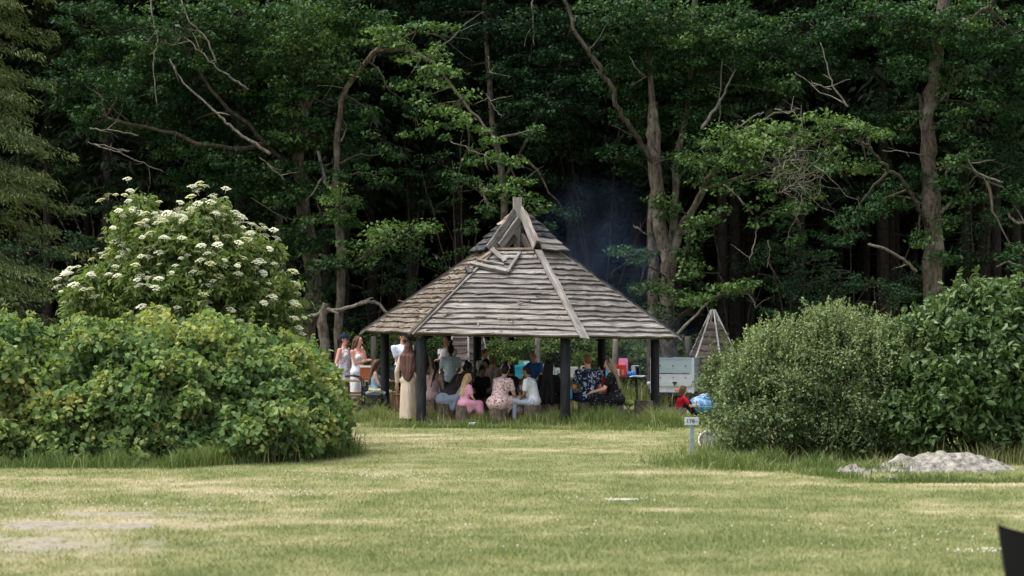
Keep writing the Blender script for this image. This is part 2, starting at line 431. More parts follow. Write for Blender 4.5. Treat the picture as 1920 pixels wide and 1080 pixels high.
tall('tall_grass', [seg((-60, 874), (330, 876), .20, 5500, .06, .30, .12), seg((330, 877), (660, 852), .16, 8000, .10, .42, .15), seg((-60, 862), (640, 850), .3, 7000, .20, .55, .15), seg((120, 866), (560, 862), .3, 700, .25, .6, .85)], 21, 'long uncut grass along the foot of the bramble thicket')
tall('tall_grass', [seg((650, 790), (1260, 800), .26, 17000, .12, .36, .45), seg((690, 800), (1240, 806), .22, 6000, .05, .16, .35), seg((1210, 788), (1290, 800), .4, 3500, .1, .3, .35), seg((660, 775), (1240, 782), .8, 9000, .06, .2, .4)], 22, 'long tufted grass growing round the shelter posts and log seats')
tall('tall_grass', [seg((1240, 868), (1560, 880), .35, 7000, .08, .26, .42), seg((1330, 850), (1990, 868), .5, 12000, .12, .38, .45), seg((1500, 885), (1600, 895), .2, 1200, .08, .2, .4), seg((1640, 903), (1900, 905), .12, 1100, .03, .1, .2)], 23, 'long grass and weeds under the right hand bushes')
tall('tall_grass', [(-14, 44.5, 14, 44.5, 1.2, 26000, .2, .75, .5), (-14, 47, 14, 47, 1.0, 14000, .3, .9, .3)], 24, 'tall meadow grass in front of the wire fence')
# little white clover heads and daisies in the turf
rng = rs(31); mb = MB()
cl = []
for (px, py, rx, ry, num) in ((740, 895, 1.0, .6, 70), (560, 930, .7, .4, 40), (1860, 1035, .30, .10, 45), (1150, 940, .5, .2, 12), (1780, 1000, 1.5, 1.2, 30), (900, 990, 3.5, 2, 45), (240, 960, 1.2, .6, 40)):
    cx, cy = pxg(px, py)
    for _ in range(num): cl.append((cx + rng.randn() * rx * .6, cy + rng.randn() * ry * .6))
for (x, y) in cl: mb.ball((x, y, float(gz(x, y)) + .035), (.009, .009, .008), 5, 3)
plain('clover_white', (.62, .6, .5), .9)
obj('clover_flowers', mb.mesh('clover_flowers', MATS['clover_white']), kind='stuff', label='tiny white clover heads scattered in the turf', cat='flowers')

# ================================================================ forest
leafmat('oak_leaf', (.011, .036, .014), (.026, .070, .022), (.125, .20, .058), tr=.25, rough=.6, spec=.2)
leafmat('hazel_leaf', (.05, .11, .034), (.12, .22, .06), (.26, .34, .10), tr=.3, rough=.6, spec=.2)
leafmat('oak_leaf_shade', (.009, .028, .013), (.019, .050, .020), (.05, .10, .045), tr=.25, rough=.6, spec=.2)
leafmat('spruce_needle', (.010, .018, .009), (.018, .030, .013), (.035, .05, .02), tr=.1, rough=.7, spec=.15)
leafmat('young_spruce_needle', (.045, .068, .03), (.115, .15, .058), (.24, .27, .11), tr=.15, rough=.7, spec=.15)
barkmat('oak_bark', (.028, .021, .015), (.16, .13, .10), scale=(9, 9, 2.2), bump=1.0, lichen=(.19, .17, .135))
barkmat('spruce_bark', (.014, .011, .010), (.042, .033, .029), scale=(5, 5, 3))
barkmat('dead_wood', (.075, .065, .052), (.24, .215, .18), scale=(9, 9, 2))
barkmat('brown_twig', (.025, .02, .014), (.07, .058, .042))
barkmat('limb_bark', (.03, .025, .018), (.10, .085, .065))

def px_poly(pts, base):
    return [W(*p) - base for p in pts]
def smooth_poly(P, k=4, rng=None, amp=0):
    P = np.array(P); out = []
    n = len(P)
    for i in range(n - 1):
        p0, p1, p2, p3 = P[max(i - 1, 0)], P[i], P[i + 1], P[min(i + 2, n - 1)]
        for j in range(k):
            t = j / k
            out.append(.5 * ((2 * p1) + (-p0 + p2) * t + (2 * p0 - 5 * p1 + 4 * p2 - p3) * t * t + (-p0 + 3 * p1 - 3 * p2 + p3) * t ** 3))
    out.append(P[-1]); out = np.array(out)
    if rng is not None: out[1:-1] += rng.randn(len(out) - 2, 3) * amp
    return out
def broadleaf(name, label, cat, basepx, D, trunks, limbs, dead, blobs, seed, mat='oak_leaf', leaf=.105, per=54, crad=.36, dens=1.0, group=None, tint=.5, bark='oak_bark', limbmat='limb_bark', high=True):
    """trunks, limbs, dead: lists of ([(px,py,D)...], r0, r1); blobs: (px,py,D,rx_px,ry_px,rz_m[,tint][,dens])"""
    rng = rs(seed); base = ground_at(basepx, D)
    root = thing(name, label, cat, base, group=group)
    mb = MB(); nodes = []
    for pts, r0, r1 in trunks:
        P = smooth_poly(px_poly(pts, base), 4, rng, r0 * .12); rr = np.linspace(r0, r1, len(P)) * (1 + .08 * rng.randn(len(P)))
        if abs(P[0][2]) < .6: P[0][2] = -.15; rr[0] *= 1.45; rr[1] *= 1.12
        mb.tube(P, rr, 10); nodes += list(P)
    if trunks: obj('trunk', mb.mesh('trunk', MATS[bark], True), root)
    mb = MB()
    for pts, r0, r1 in limbs:
        P = smooth_poly(px_poly(pts, base), 5, rng, r0 * .4); mb.tube(P, np.linspace(r0, r1, len(P)), 7); nodes += list(P)
        if len(P) > 6:
            for _ in range(4):
                i = rng.randint(3, len(P) - 1); q = P[i] + rng.randn(3) * np.array((.5, .5, .45)) + np.array((0, 0, .1))
                pp, rr = wobble(rng, P[i], q, 5, .12, max(.010, r1 * .5), .004); mb.tube(pp, rr, 4)
    nodes = np.array(nodes) if nodes else np.zeros((1, 3))
    A = []
    for bl in blobs:
        px, py, Db, rx, ry, rz = bl[:6]; ti = bl[6] if len(bl) > 6 else tint; de = bl[7] if len(bl) > 7 else 1  # blob tint also paints light: sky-facing boughs lighter, masses behind darker
        s = F_PX / Db; rxm, rym = rx / s, ry / s
        c = W(px, py, Db) - base
        num = max(4, int(44 * rxm * rym * dens * de * (.5 + .5 * min(rz, 1.5))))
        d = unit(rng.randn(num, 3)); u = rng.rand(num) ** .4
        cc = c + d * u[:, None] * np.array((rxm, rz, rym))
        cc[:, 2] += .18 * rym * np.sin(cc[:, 0] * 2.1 + seed) + rng.randn(num) * .05
        rad = crad * (.6 + .7 * rng.rand(num))
        A.append(cluster_leaves(rng, cc, rad, per, leaf, flat=.42, up=.95, out=.45, tint0=np.clip(ti + .13 * rng.randn(num), 0, 1), tvar=.12))
        # limb to the blob and twigs to clusters
        j = np.argmin(np.linalg.norm(nodes - c, axis=1)); dist = np.linalg.norm(nodes[j] - c)
        if dist > .5 and dist < 7 and nodes.shape[0] > 1:
            P, rr = wobble(rng, nodes[j], c, 8, .16, min(.06, .02 + .012 * dist), .012, sag=-.05); mb.tube(P, rr, 5)
            loc = np.concatenate([P[3:], [c]])
        else: loc = np.array([c])
        for q in cc[::2]:
            k = np.argmin(np.linalg.norm(loc - q, axis=1)); pp, rr = wobble(rng, loc[k], q, 4, .18, .013, .004); mb.tube(pp, rr, 3, cap=False)
    if mb.n: obj('limbs', mb.mesh('limbs', MATS[limbmat], True), root)
    if A:
        V, Fa, T = join_arrays(A)
        obj('crown', fast_mesh('crown', V, Fa, MATS[mat], T), root)
    for pts, r0, r1 in dead:
        mb = MB(); P = smooth_poly(px_poly(pts, base), 5, rng, .014); mb.tube(P, np.linspace(r0, r1, len(P)) * .78, 6)
        for _ in range(2):
            i = rng.randint(2, len(P) - 1); q = P[i] + rng.randn(3) * np.array((.35, .3, .3)); pp, rr = wobble(rng, P[i], q, 5, .12, r1 * .45 + .003, .003); mb.tube(pp, rr, 4)
        obj('dead_branch', mb.mesh('dead_branch', MATS['dead_wood'], True), root)
    return root

# --- 1 big oak on the left
D1 = 45.0
broadleaf('oak_tree', 'huge dark oak left of the shelter with long bare grey branches slanting down', 'tree', 580, D1,
    [([(578, 770, D1), (575, 640, D1), (585, 520, D1), (570, 400, D1), (560, 280, D1), (575, 150, D1), (560, 0, D1), (575, -160, D1)], .23, .12),
     ([(545, 770, D1 + 1), (548, 620, D1 + 1), (530, 500, D1 + 1), (520, 380, D1 + 1)], .16, .10)],
    [([(562, 330, D1), (480, 250, D1 - .5), (400, 170, D1 - 1), (330, 60, D1 - 1)], .07, .03), ([(570, 200, D1), (640, 90, D1 - 1), (720, 20, D1 - 1)], .09, .04),
     ([(560, 450, D1), (640, 500, D1 - 2), (700, 470, D1 - 3), (780, 430, D1 - 3.4)], .06, .02), ([(565, 420, D1), (600, 410, D1 - 1.5), (640, 385, D1 - 2)], .05, .02),
     ([(560, 250, D1), (440, 280, D1 - 1), (330, 250, D1 - 1.5), (200, 220, D1 - 1.5)], .08, .03)],
    [([(318, 110, D1 - 2.6), (345, 155, D1 - 2.6), (400, 205, D1 - 2.6), (430, 235, D1 - 2.7), (470, 265, D1 - 2.7), (507, 289, D1 - 2.6)], .022, .05),
     ([(345, 70, D1 - 2.5), (375, 95, D1 - 2.5), (405, 125, D1 - 2.5), (440, 150, D1 - 2.4), (466, 168, D1 - 2.3)], .014, .035),
     ([(340, 0, D1 - 2.5), (355, 40, D1 - 2.5), (385, 70, D1 - 2.5), (405, 118, D1 - 2.5)], .02, .03),
     ([(280, -10, D1 - 2.5), (290, 50, D1 - 2.5), (296, 75, D1 - 2.5), (288, 120, D1 - 2.5), (295, 200, D1 - 2.6)], .03, .012),
     ([(165, 266, D1 - 2), (205, 276, D1 - 2), (242, 283, D1 - 2)], .012, .03), ([(220, 284, D1 - 2), (260, 303, D1 - 2), (305, 321, D1 - 2)], .02, .012),
     ([(168, 240, D1 - 2), (210, 245, D1 - 2), (260, 254, D1 - 2)], .02, .025), ([(487, 295, D1 - 2.4), (510, 315, D1 - 2.4), (534, 337, D1 - 2.3)], .015, .025),
     ([(470, 370, D1 - 1), (510, 395, D1 - 1), (560, 418, D1 - .5)], .012, .03)],
    [(200, 60, D1, 110, 60, 1.6, .35), (330, 70, D1 - 1, 120, 80, 1.8), (450, 40, D1 - 1, 110, 60, 1.6), (560, 60, D1 - 1.5, 100, 80, 1.8, .6),
     (640, 30, D1 - 1, 90, 60, 1.4), (700, 50, D1 - 1, 60, 40, 1.0), (150, 150, D1, 80, 60, 1.2, .35), (240, 160, D1 - 1, 100, 55, 1.5, .42), (360, 150, D1 + .5, 100, 60, 1.4, .3), (470, 130, D1 + .3, 90, 70, 1.5, .45),
     (560, 150, D1 - 1.5, 70, 70, 1.2), (190, 230, D1 - .5, 70, 35, 1.1, .45), (290, 215, D1 - .5, 70, 35, 1.2, .4), (600, 110, D1 - 1.6, 60, 60, 1.2, .65), (650, 130, D1 - 1.8, 60, 30, 1.0, .6),
     (545, 240, D1 - 1.2, 45, 70, 1.0, .5), (590, 260, D1 - 1.3, 28, 80, .8, .5), (500, 220, D1 + .3, 60, 60, 1.1, .35), (430, 250, D1 + .5, 80, 45, 1.2, .35), (350, 250, D1 + .2, 70, 35, 1.1, .35),
     (400, 300, D1 - .8, 75, 32, 1.1, .45), (470, 330, D1 - .6, 70, 35, 1.1, .4), (330, 285, D1 - .6, 60, 28, .9, .4), (420, 355, D1 - .6, 80, 28, 1, .35), (540, 350, D1 - 1, 55, 50, 1, .45), (590, 350, D1 - 1.2, 45, 35, .9, .55),
     (480, 400, D1, 60, 35, 1, .3), (550, 440, D1 - .6, 45, 45, .9, .4), (600, 470, D1 - 1, 35, 35, .7, .5), (500, 460, D1 - .4, 45, 30, .8, .35), (330, 340, D1, 50, 25, .8, .3), (360, 400, D1 + .4, 50, 25, .8, .25),
     (635, 388, D1 - 2.4, 36, 34, .7, .85, 1.6), (600, 415, D1 - 2, 32, 22, .6, .7, 1.3), (655, 420, D1 - 1.8, 30, 25, .6, .5),
     (735, 435, D1 - 3.5, 52, 22, .7, .8, 1.5), (790, 425, D1 - 3.6, 26, 18, .5, .85, 1.4), (690, 470, D1 - 3, 55, 20, .6, .65, 1.4), (630, 495, D1 - 2.4, 50, 20, .7, .55, 1.2), (760, 460, D1 - 3.4, 30, 18, .5, .6),
     (580, 520, D1 - 1, 40, 25, .6, .4), (600, 560, D1 - 1.2, 26, 22, .5, .45), (560, 600, D1 - .8, 30, 30, .6, .4), (660, 280, D1 - .4, 35, 60, .8, .45), (640, 200, D1 + 1.2, 50, 50, 1, .2)],
    101)
# --- 2 leaning oak whose light boughs hang down over the shelter
D2 = 43.5
broadleaf('oak_tree', 'slender oak with a curved pale stem and light green boughs drooping over the shelter peak', 'tree', 632, D2,
    [([(640, 770, D2), (636, 620, D2), (640, 500, D2), (632, 380, D2), (631, 290, D2), (637, 215, D2), (650, 165, D2 - .3), (690, 112, D2 - .8), (725, 75, D2 - 1.5)], .12, .05)],
    [([(700, 100, D2 - .8), (770, 95, D2 - 2), (830, 140, D2 - 3), (870, 190, D2 - 3.6), (910, 240, D2 - 4), (950, 300, D2 - 4.2), (985, 370, D2 - 4.4)], .05, .015),
     ([(740, 85, D2 - 1.4), (780, 60, D2 - 2), (830, 70, D2 - 2.4)], .03, .012), ([(860, 190, D2 - 3.4), (880, 260, D2 - 3.2), (860, 330, D2 - 3), (900, 360, D2 - 3)], .025, .01),
     ([(560, 90, D2), (640, 150, D2 - 1)], .03, .02)],
    [([(826, 88, D2 - 2.6), (850, 70, D2 - 2.6), (872, 45, D2 - 2.6)], .02, .012), ([(900, 345, D2 - 4.6), (905, 365, D2 - 4.6), (915, 385, D2 - 4.6), (928, 392, D2 - 4.6)], .01, .012),
     ([(940, 220, D2 - 4.6), (925, 200, D2 - 4.6), (912, 175, D2 - 4.6)], .014, .008), ([(596, 283, D2), (608, 330, D2), (612, 345, D2)], .05, .06), ([(593, 163, D2 - .5), (615, 160, D2 - .5), (645, 166, D2 - .4)], .01, .016),
     ([(845, 265, D2 - 4.7), (880, 280, D2 - 4.7), (925, 298, D2 - 4.7)], .016, .008), ([(640, 265, D2 - .2), (648, 245, D2 - .2), (650, 233, D2 - .2)], .03, .01)],
    [(715, 75, D2 - 1.6, 45, 28, .7, .8, 1.4), (760, 85, D2 - 2.2, 42, 25, .7, .85, 1.4), (800, 105, D2 - 2.8, 40, 24, .7, .85, 1.4), (835, 50, D2 - 2.6, 36, 20, .6, .75, 1.3), (780, 45, D2 - 2.2, 34, 20, .6, .7),
     (770, 140, D2 - 2.6, 40, 20, .6, .75, 1.2), (830, 150, D2 - 3.2, 45, 24, .7, .85, 1.4), (860, 190, D2 - 3.7, 40, 22, .7, .8, 1.3), (815, 200, D2 - 3.2, 45, 22, .7, .7, 1.2), (895, 225, D2 - 4.1, 36, 20, .6, .8, 1.2),
     (840, 240, D2 - 3.4, 40, 20, .6, .7, 1.2), (915, 262, D2 - 4.2, 34, 18, .6, .75, 1.2), (950, 300, D2 - 4.4, 34, 20, .6, .8, 1.2), (900, 300, D2 - 3.6, 34, 20, .6, .6), (975, 345, D2 - 4.6, 30, 22, .5, .8, 1.3),
     (1000, 385, D2 - 4.6, 24, 20, .5, .8, 1.3), (950, 360, D2 - 4.0, 26, 20, .5, .7), (915, 345, D2 - 3.6, 28, 20, .5, .65), (925, 400, D2 - 3.6, 24, 16, .4, .6), (870, 340, D2 - 3.2, 30, 24, .5, .5),
     (1010, 250, D2 - 3, 26, 14, .4, .6), (780, 240, D2 - 2, 36, 26, .6, .5), (730, 170, D2 - 1, 36, 26, .6, .5), (700, 220, D2 - .6, 36, 40, .6, .45), (720, 290, D2 - .8, 30, 30, .6, .4), (700, 330, D2 - .8, 40, 26, .6, .45), (640, 330, D2 - 1, 22, 14, .5, .5)],
    102, crad=.30, leaf=.105, per=40)
# --- 3 thin tree stand in the middle
D3 = 47.5
broadleaf('oak_tree', 'slim dark tree right behind the shelter peak, its leaves in deep shade', 'tree', 945, D3,
    [([(948, 770, D3), (946, 500, D3), (944, 350, D3), (925, 230, D3), (915, 120, D3), (905, -60, D3)], .11, .06)],
    [([(944, 340, D3), (1000, 240, D3 - 1), (1050, 120, D3 - 1), (1080, 10, D3 - 1)], .05, .02), ([(930, 240, D3), (980, 180, D3), (1000, 60, D3)], .04, .02)],
    [([(1002, 85, D3 - 1.8), (1000, 40, D3 - 1.8), (998, -10, D3 - 1.8)], .02, .03), ([(914, 105, D3 - 1.8), (917, 130, D3 - 1.8), (922, 140, D3 - 1.8)], .012, .02)],
    [(1000, 60, D3 - 1, 90, 60, 1.4, .4), (920, 60, D3, 80, 70, 1.4, .3), (860, 130, D3 + 1, 80, 60, 1.4, .25), (1040, 130, D3 - 1, 80, 60, 1.4, .45), (970, 160, D3 - .6, 70, 50, 1.2, .4), (1010, 200, D3 - 1, 80, 35, 1.2, .5),
     (1080, 210, D3 - 1, 60, 30, 1.0, .45), (1060, 60, D3 - .4, 90, 60, 1.4, .3), (960, 230, D3, 60, 40, 1.2, .35), (1040, 270, D3 - .4, 60, 22, 1.0, .4), (1010, 330, D3 - .4, 40, 18, .8, .45), (800, 30, D3 + 1, 90, 50, 1.4, .25),
     (1020, 430, D3 - 2, 26, 12, .4, .6), (1060, 400, D3 - 1.5, 25, 10, .4, .55)],
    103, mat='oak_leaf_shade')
# --- 4 twin-stemmed oak right of the shelter
D4 = 44.5
broadleaf('oak_tree', 'gnarled twin stemmed oak with light grey bark and a bright bough right of the shelter', 'tree', 1250, D4,
    [([(1258, 772, D4), (1252, 640, D4), (1250, 560, D4), (1253, 490, D4), (1240, 430, D4), (1232, 360, D4), (1226, 300, D4), (1222, 250, D4), (1226, 190, D4)], .22, .11),
     ([(1225, 772, D4 + .8), (1224, 620, D4 + .8), (1225, 500, D4 + .8), (1222, 400, D4 + .8), (1235, 340, D4 + .8)], .14, .12),
     ([(1256, 500, D4), (1272, 440, D4), (1300, 390, D4 - .5), (1322, 350, D4 - 1), (1345, 310, D4 - 1.6)], .12, .06),
     ([(1258, 470, D4 + .3), (1266, 380, D4 + .3), (1268, 300, D4 + .3), (1285, 220, D4 + .3), (1295, 120, D4 + .3), (1310, -80, D4)], .10, .06),
     ([(1240, 430, D4), (1234, 330, D4), (1232, 250, D4), (1222, 170, D4), (1215, 60, D4), (1220, -80, D4)], .11, .06)],
    [([(1230, 310, D4), (1195, 260, D4 - .4), (1160, 205, D4 - .8), (1140, 150, D4 - 1), (1100, 95, D4 - 1.2), (1075, 50, D4 - 1.2), (1055, -10, D4 - 1.2)], .075, .04),
     ([(1320, 355, D4 - 1), (1400, 330, D4 - 2.6), (1470, 300, D4 - 3.6), (1560, 250, D4 - 4.2), (1620, 240, D4 - 4.4)], .06, .02),
     ([(1258, 620, D4), (1290, 580, D4 - 1), (1320, 560, D4 - 1.6), (1370, 550, D4 - 2.2), (1410, 545, D4 - 2.4)], .07, .03),
     ([(1345, 310, D4 - 1.6), (1380, 260, D4 - 2.4), (1440, 220, D4 - 3), (1500, 205, D4 - 3.6)], .05, .02), ([(1275, 440, D4), (1310, 430, D4 - 1.6), (1350, 400, D4 - 2.4)], .03, .012),
     ([(1250, 520, D4), (1200, 490, D4 - 1), (1160, 480, D4 - 1.2)], .025, .01), ([(1450, 300, D4 - 3), (1480, 370, D4 - 3.4), (1500, 430, D4 - 3.4)], .03, .012)],
    [([(1316, 242, D4 - 1), (1340, 205, D4 - 1), (1355, 180, D4 - 1), (1368, 152, D4 - 1), (1384, 124, D4 - 1)], .055, .018), ([(1349, 232, D4 - .6), (1350, 180, D4 - .6), (1354, 110, D4 - .6)], .015, .02),
     ([(1180, 105, D4 - .8), (1195, 130, D4 - .8), (1210, 145, D4 - .4)], .012, .03), ([(1356, 346, D4 - 3.2), (1375, 360, D4 - 3.2), (1395, 380, D4 - 3.2), (1412, 402, D4 - 3.2)], .016, .03),
     ([(1265, 632, D4 - 2), (1290, 605, D4 - 2), (1315, 580, D4 - 2), (1333, 560, D4 - 2)], .05, .022), ([(1399, 549, D4 - 2.6), (1412, 562, D4 - 2.6), (1416, 578, D4 - 2.6)], .035, .014),
     ([(1213, 440, D4 - .8), (1200, 430, D4 - .8), (1188, 422, D4 - .8)], .012, .02), ([(1422, 420, D4 - 3.2), (1415, 450, D4 - 3.2), (1405, 490, D4 - 3.2)], .02, .012),
     ([(1440, 450, D4 - 3.2), (1443, 480, D4 - 3.2), (1437, 502, D4 - 3.2)], .016, .008), ([(1377, 243, D4 - 2), (1400, 228, D4 - 2), (1432, 210, D4 - 2)], .02, .02), ([(1453, 205, D4 - 4), (1475, 212, D4 - 4), (1490, 208, D4 - 4)], .02, .014)],
    [(1160, 40, D4 - .5, 90, 60, 1.4, .4), (1250, 50, D4 - .5, 90, 60, 1.4, .45), (1340, 60, D4 - 1, 90, 70, 1.4, .5), (1200, 120, D4 + .4, 90, 50, 1.4, .3), (1290, 130, D4 + .6, 70, 60, 1.2, .3), (1370, 140, D4, 80, 50, 1.2, .4), (1430, 100, D4, 80, 60, 1.4, .4),
     (1150, 150, D4 + .6, 60, 40, 1, .3), (1200, 220, D4 + .8, 50, 50, 1, .28), (1290, 200, D4 + .2, 50, 40, 1, .4), (1340, 210, D4 + .6, 50, 40, 1, .35), (1180, 300, D4 + .8, 50, 30, .9, .3), (1440, 170, D4 - .4, 60, 35, 1.1, .4), (1285, 300, D4 - .6, 35, 35, .8, .5),
     (1330, 275, D4 - 2.2, 45, 30, .8, .75, 1.4), (1380, 260, D4 - 3, 50, 30, .8, .85, 1.5), (1430, 270, D4 - 3.4, 50, 34, .8, .9, 1.5), (1390, 310, D4 - 3, 50, 30, .8, .75, 1.4), (1440, 330, D4 - 3.4, 50, 34, .8, .75, 1.3),
     (1490, 250, D4 - 3.8, 44, 24, .7, .85, 1.4), (1545, 225, D4 - 4.2, 44, 20, .7, .9, 1.4), (1600, 235, D4 - 4.4, 40, 20, .6, .85, 1.4), (1640, 255, D4 - 4.5, 24, 14, .5, .75, 1.3), (1500, 300, D4 - 3.8, 44, 26, .7, .7, 1.1), (1560, 280, D4 - 4.2, 44, 22, .7, .75, 1.2),
     (1570, 320, D4 - 4.2, 40, 20, .6, .75, 1.2), (1620, 310, D4 - 4.4, 26, 16, .5, .75, 1.2), (1540, 360, D4 - 3.8, 40, 22, .6, .6), (1480, 380, D4 - 3.6, 44, 30, .7, .55), (1430, 400, D4 - 3.2, 40, 24, .6, .65, 1.2), (1500, 430, D4 - 3.4, 34, 24, .6, .5),
     (1370, 350, D4 - 2.6, 34, 22, .6, .55), (1310, 330, D4 - .8, 26, 22, .6, .55), (1340, 400, D4 - 2.4, 30, 22, .5, .6, 1.2), (1305, 430, D4 - 1.8, 34, 16, .4, .7, 1.3), (1290, 480, D4 - .8, 20, 22, .4, .6), (1255, 400, D4 - .6, 14, 18, .3, .6),
     (1165, 475, D4 - 1.4, 36, 16, .5, .5, 1.3), (1205, 485, D4 - 1, 22, 16, .4, .5, 1.2), (1290, 500, D4 - 1, 18, 14, .3, .75), (1200, 540, D4 - 1, 30, 16, .4, .7, 1.2), (1270, 560, D4 - 1.2, 34, 20, .5, .75, 1.4), (1240, 530, D4 - .8, 24, 14, .4, .7), (1240, 590, D4 - .8, 26, 20, .4, .65, 1.2),
     (1320, 560, D4 - 1.8, 30, 14, .4, .7, 1.3), (1370, 540, D4 - 2.4, 34, 12, .4, .8, 1.5), (1400, 535, D4 - 2.6, 18, 10, .3, .85, 1.3), (1240, 380, D4 - .6, 14, 10, .2, .7)],
    104)
# tangle of bare twigs in the bright bough
rng = rs(140); mb = MB(); bb = ground_at(1495, D4 - 4.6)
for _ in range(90):
    p = W(1500 + rng.randn() * 26, 320 + rng.randn() * 30, D4 - 4.6 + rng.randn() * .2) - bb
    q = p + rng.randn(3) * np.array((.5, .2, .4)); P, rr = wobble(rng, p, q, 7, .35, .009, .003); mb.tube(P, rr, 3, cap=False)
P = [x_ - bb for x_ in (W(1500, 320, D4 - 4.4), W(1480, 300, D4 - 3.9), W(1455, 315, D4 - 3.5))]
mb.tube(P, [.012, .018, .03], 5)
obj('dead_twigs', mb.mesh('dead_twigs', MATS['dead_wood'], True), None, tuple(bb), kind='stuff', label='tangle of bare grey twigs hanging in the bright oak bough', cat='twigs')
# --- 5 oak at the right
D5 = 44.0
broadleaf('oak_tree', 'tall straight oak near the right edge with a rough light trunk and stubs', 'tree', 1750, D5,
    [([(1752, 772, D5), (1750, 640, D5), (1748, 520, D5), (1750, 420, D5), (1745, 330, D5), (1738, 260, D5), (1745, 190, D5), (1755, 110, D5), (1770, 0, D5), (1775, -150, D5)], .26, .12)],
    [([(1738, 240, D5), (1728, 210, D5), (1722, 180, D5)], .07, .05), ([(1745, 430, D5), (1720, 390, D5 - .6), (1700, 350, D5 - 1), (1660, 310, D5 - 1.6), (1635, 285, D5 - 2), (1628, 255, D5 - 2.2)], .06, .03),
     ([(1770, 60, D5), (1840, 20, D5 - 1), (1900, -40, D5 - 1)], .08, .04), ([(1760, 100, D5), (1700, 60, D5), (1640, 30, D5)], .06, .03), ([(1745, 320, D5), (1800, 310, D5 - 1), (1850, 340, D5 - 1.4)], .04, .015)],
    [([(1764, 188, D5 - .2), (1785, 165, D5 - .3), (1805, 145, D5 - .4), (1825, 122, D5 - .5)], .045, .05), ([(1538, 80, D5 - 2), (1550, 120, D5 - 2), (1562, 160, D5 - 2), (1590, 200, D5 - 2)], .012, .03),
     ([(1490, 135, D5 - 2), (1520, 155, D5 - 2), (1560, 168, D5 - 2)], .01, .02), ([(1628, 458, D5 - 1.6), (1665, 470, D5 - 1.4), (1700, 490, D5 - 1), (1718, 508, D5 - .8)], .04, .05),
     ([(1812, 297, D5 - 1.4), (1835, 325, D5 - 1.4), (1880, 342, D5 - 1.6)], .025, .03), ([(1868, 500, D5 - 1), (1890, 492, D5 - 1.4), (1930, 505, D5 - 2)], .02, .04), ([(1762, 400, D5 - .1), (1778, 385, D5 - .2), (1784, 378, D5 - .3)], .06, .04),
     ([(1600, 258, D5 - 2.4), (1618, 268, D5 - 2.2), (1630, 270, D5 - 2.1)], .02, .03), ([(1884, 395, D5 - 1), (1905, 415, D5 - 1.2), (1930, 420, D5 - 1.4)], .04, .05), ([(1730, 290, D5 - .2), (1700, 285, D5 - .4), (1655, 282, D5 - .6)], .02, .012)],
    [(1520, 60, D5 + .6, 90, 60, 1.4, .3), (1600, 40, D5 + .4, 80, 45, 1.3, .35), (1560, 130, D5 + 1, 70, 45, 1.2, .2), (1680, 50, D5, 80, 60, 1.4, .4), (1770, 50, D5 - .5, 90, 60, 1.4, .45), (1860, 60, D5 - .5, 80, 60, 1.4, .4), (1930, 110, D5 - .5, 60, 80, 1.4, .35),
     (1700, 120, D5 - .6, 50, 40, 1, .4), (1800, 130, D5 - 1, 50, 40, 1, .45), (1820, 195, D5 - .8, 50, 35, .9, .45), (1690, 200, D5 + .6, 50, 40, .9, .3), (1880, 200, D5 + .4, 60, 50, 1, .25), (1780, 240, D5 - .6, 30, 30, .6, .5),
     (1700, 245, D5 - .4, 30, 28, .6, .45), (1790, 300, D5 - 1, 36, 28, .7, .5), (1820, 270, D5 - .8, 30, 24, .6, .45), (1650, 220, D5 + .6, 40, 40, .9, .25), (1800, 370, D5 - .8, 24, 20, .5, .45), (1770, 350, D5 - .8, 20, 22, .4, .5),
     (1900, 310, D5 + .5, 50, 60, 1, .25), (1860, 400, D5 - 1, 40, 16, .6, .4), (1910, 380, D5 - 1.4, 40, 26, .7, .4), (1780, 420, D5 - .8, 18, 16, .4, .6), (1720, 450, D5 - .8, 24, 18, .4, .5), (1770, 480, D5 - .8, 20, 18, .4, .55), (1905, 480, D5 - 2, 30, 24, .6, .5), (1900, 530, D5 - 2, 36, 22, .6, .45),
     (1700, 330, D5 + .4, 40, 30, .7, .3), (1660, 370, D5 - .2, 50, 30, .7, .35), (1620, 400, D5 - .5, 50, 26, .7, .35), (1580, 430, D5 - .8, 50, 26, .8, .35)],
    105)
# --- understorey trees and shrubs at the wood's edge
def under(label, px, D, blobs, seed, mat='oak_leaf', leaf=.10, tint=.55, nst=5, group='young trees and shrubs at the edge of the wood', cat='shrub', name='understorey_shrub', per=36, crad=.26):
    rng = rs(seed); st = []
    for i in range(nst):
        b = blobs[i % len(blobs)]
        st.append(([(px + rng.randn() * 6, 773 - (D - 44) * 1.5, D), (px + (b[0] - px) * .35 + rng.randn() * 8, 773 - (773 - b[1]) * .5, D), (b[0] + rng.randn() * b[3] * .3, b[1] - b[4] * .4, b[2])], .035, .01))
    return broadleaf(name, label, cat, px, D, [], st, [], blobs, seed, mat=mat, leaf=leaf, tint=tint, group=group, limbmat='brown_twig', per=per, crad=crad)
under('thin airy sapling with bare stems between the dark oak and the shelter peak', 880, 44.5, [(830, 310, 44.5, 50, 24, .7, .4, .7), (860, 360, 44.5, 44, 30, .7, .45, .7), (800, 330, 44.5, 40, 24, .6, .35, .6), (890, 420, 44, 30, 26, .6, .5, .9), (870, 460, 44, 34, 26, .6, .5, .9), (820, 480, 44.3, 34, 24, .6, .45, .8), (790, 540, 44.5, 40, 26, .6, .4, .7), (830, 530, 44, 34, 30, .6, .45)], 201, leaf=.08, nst=8)
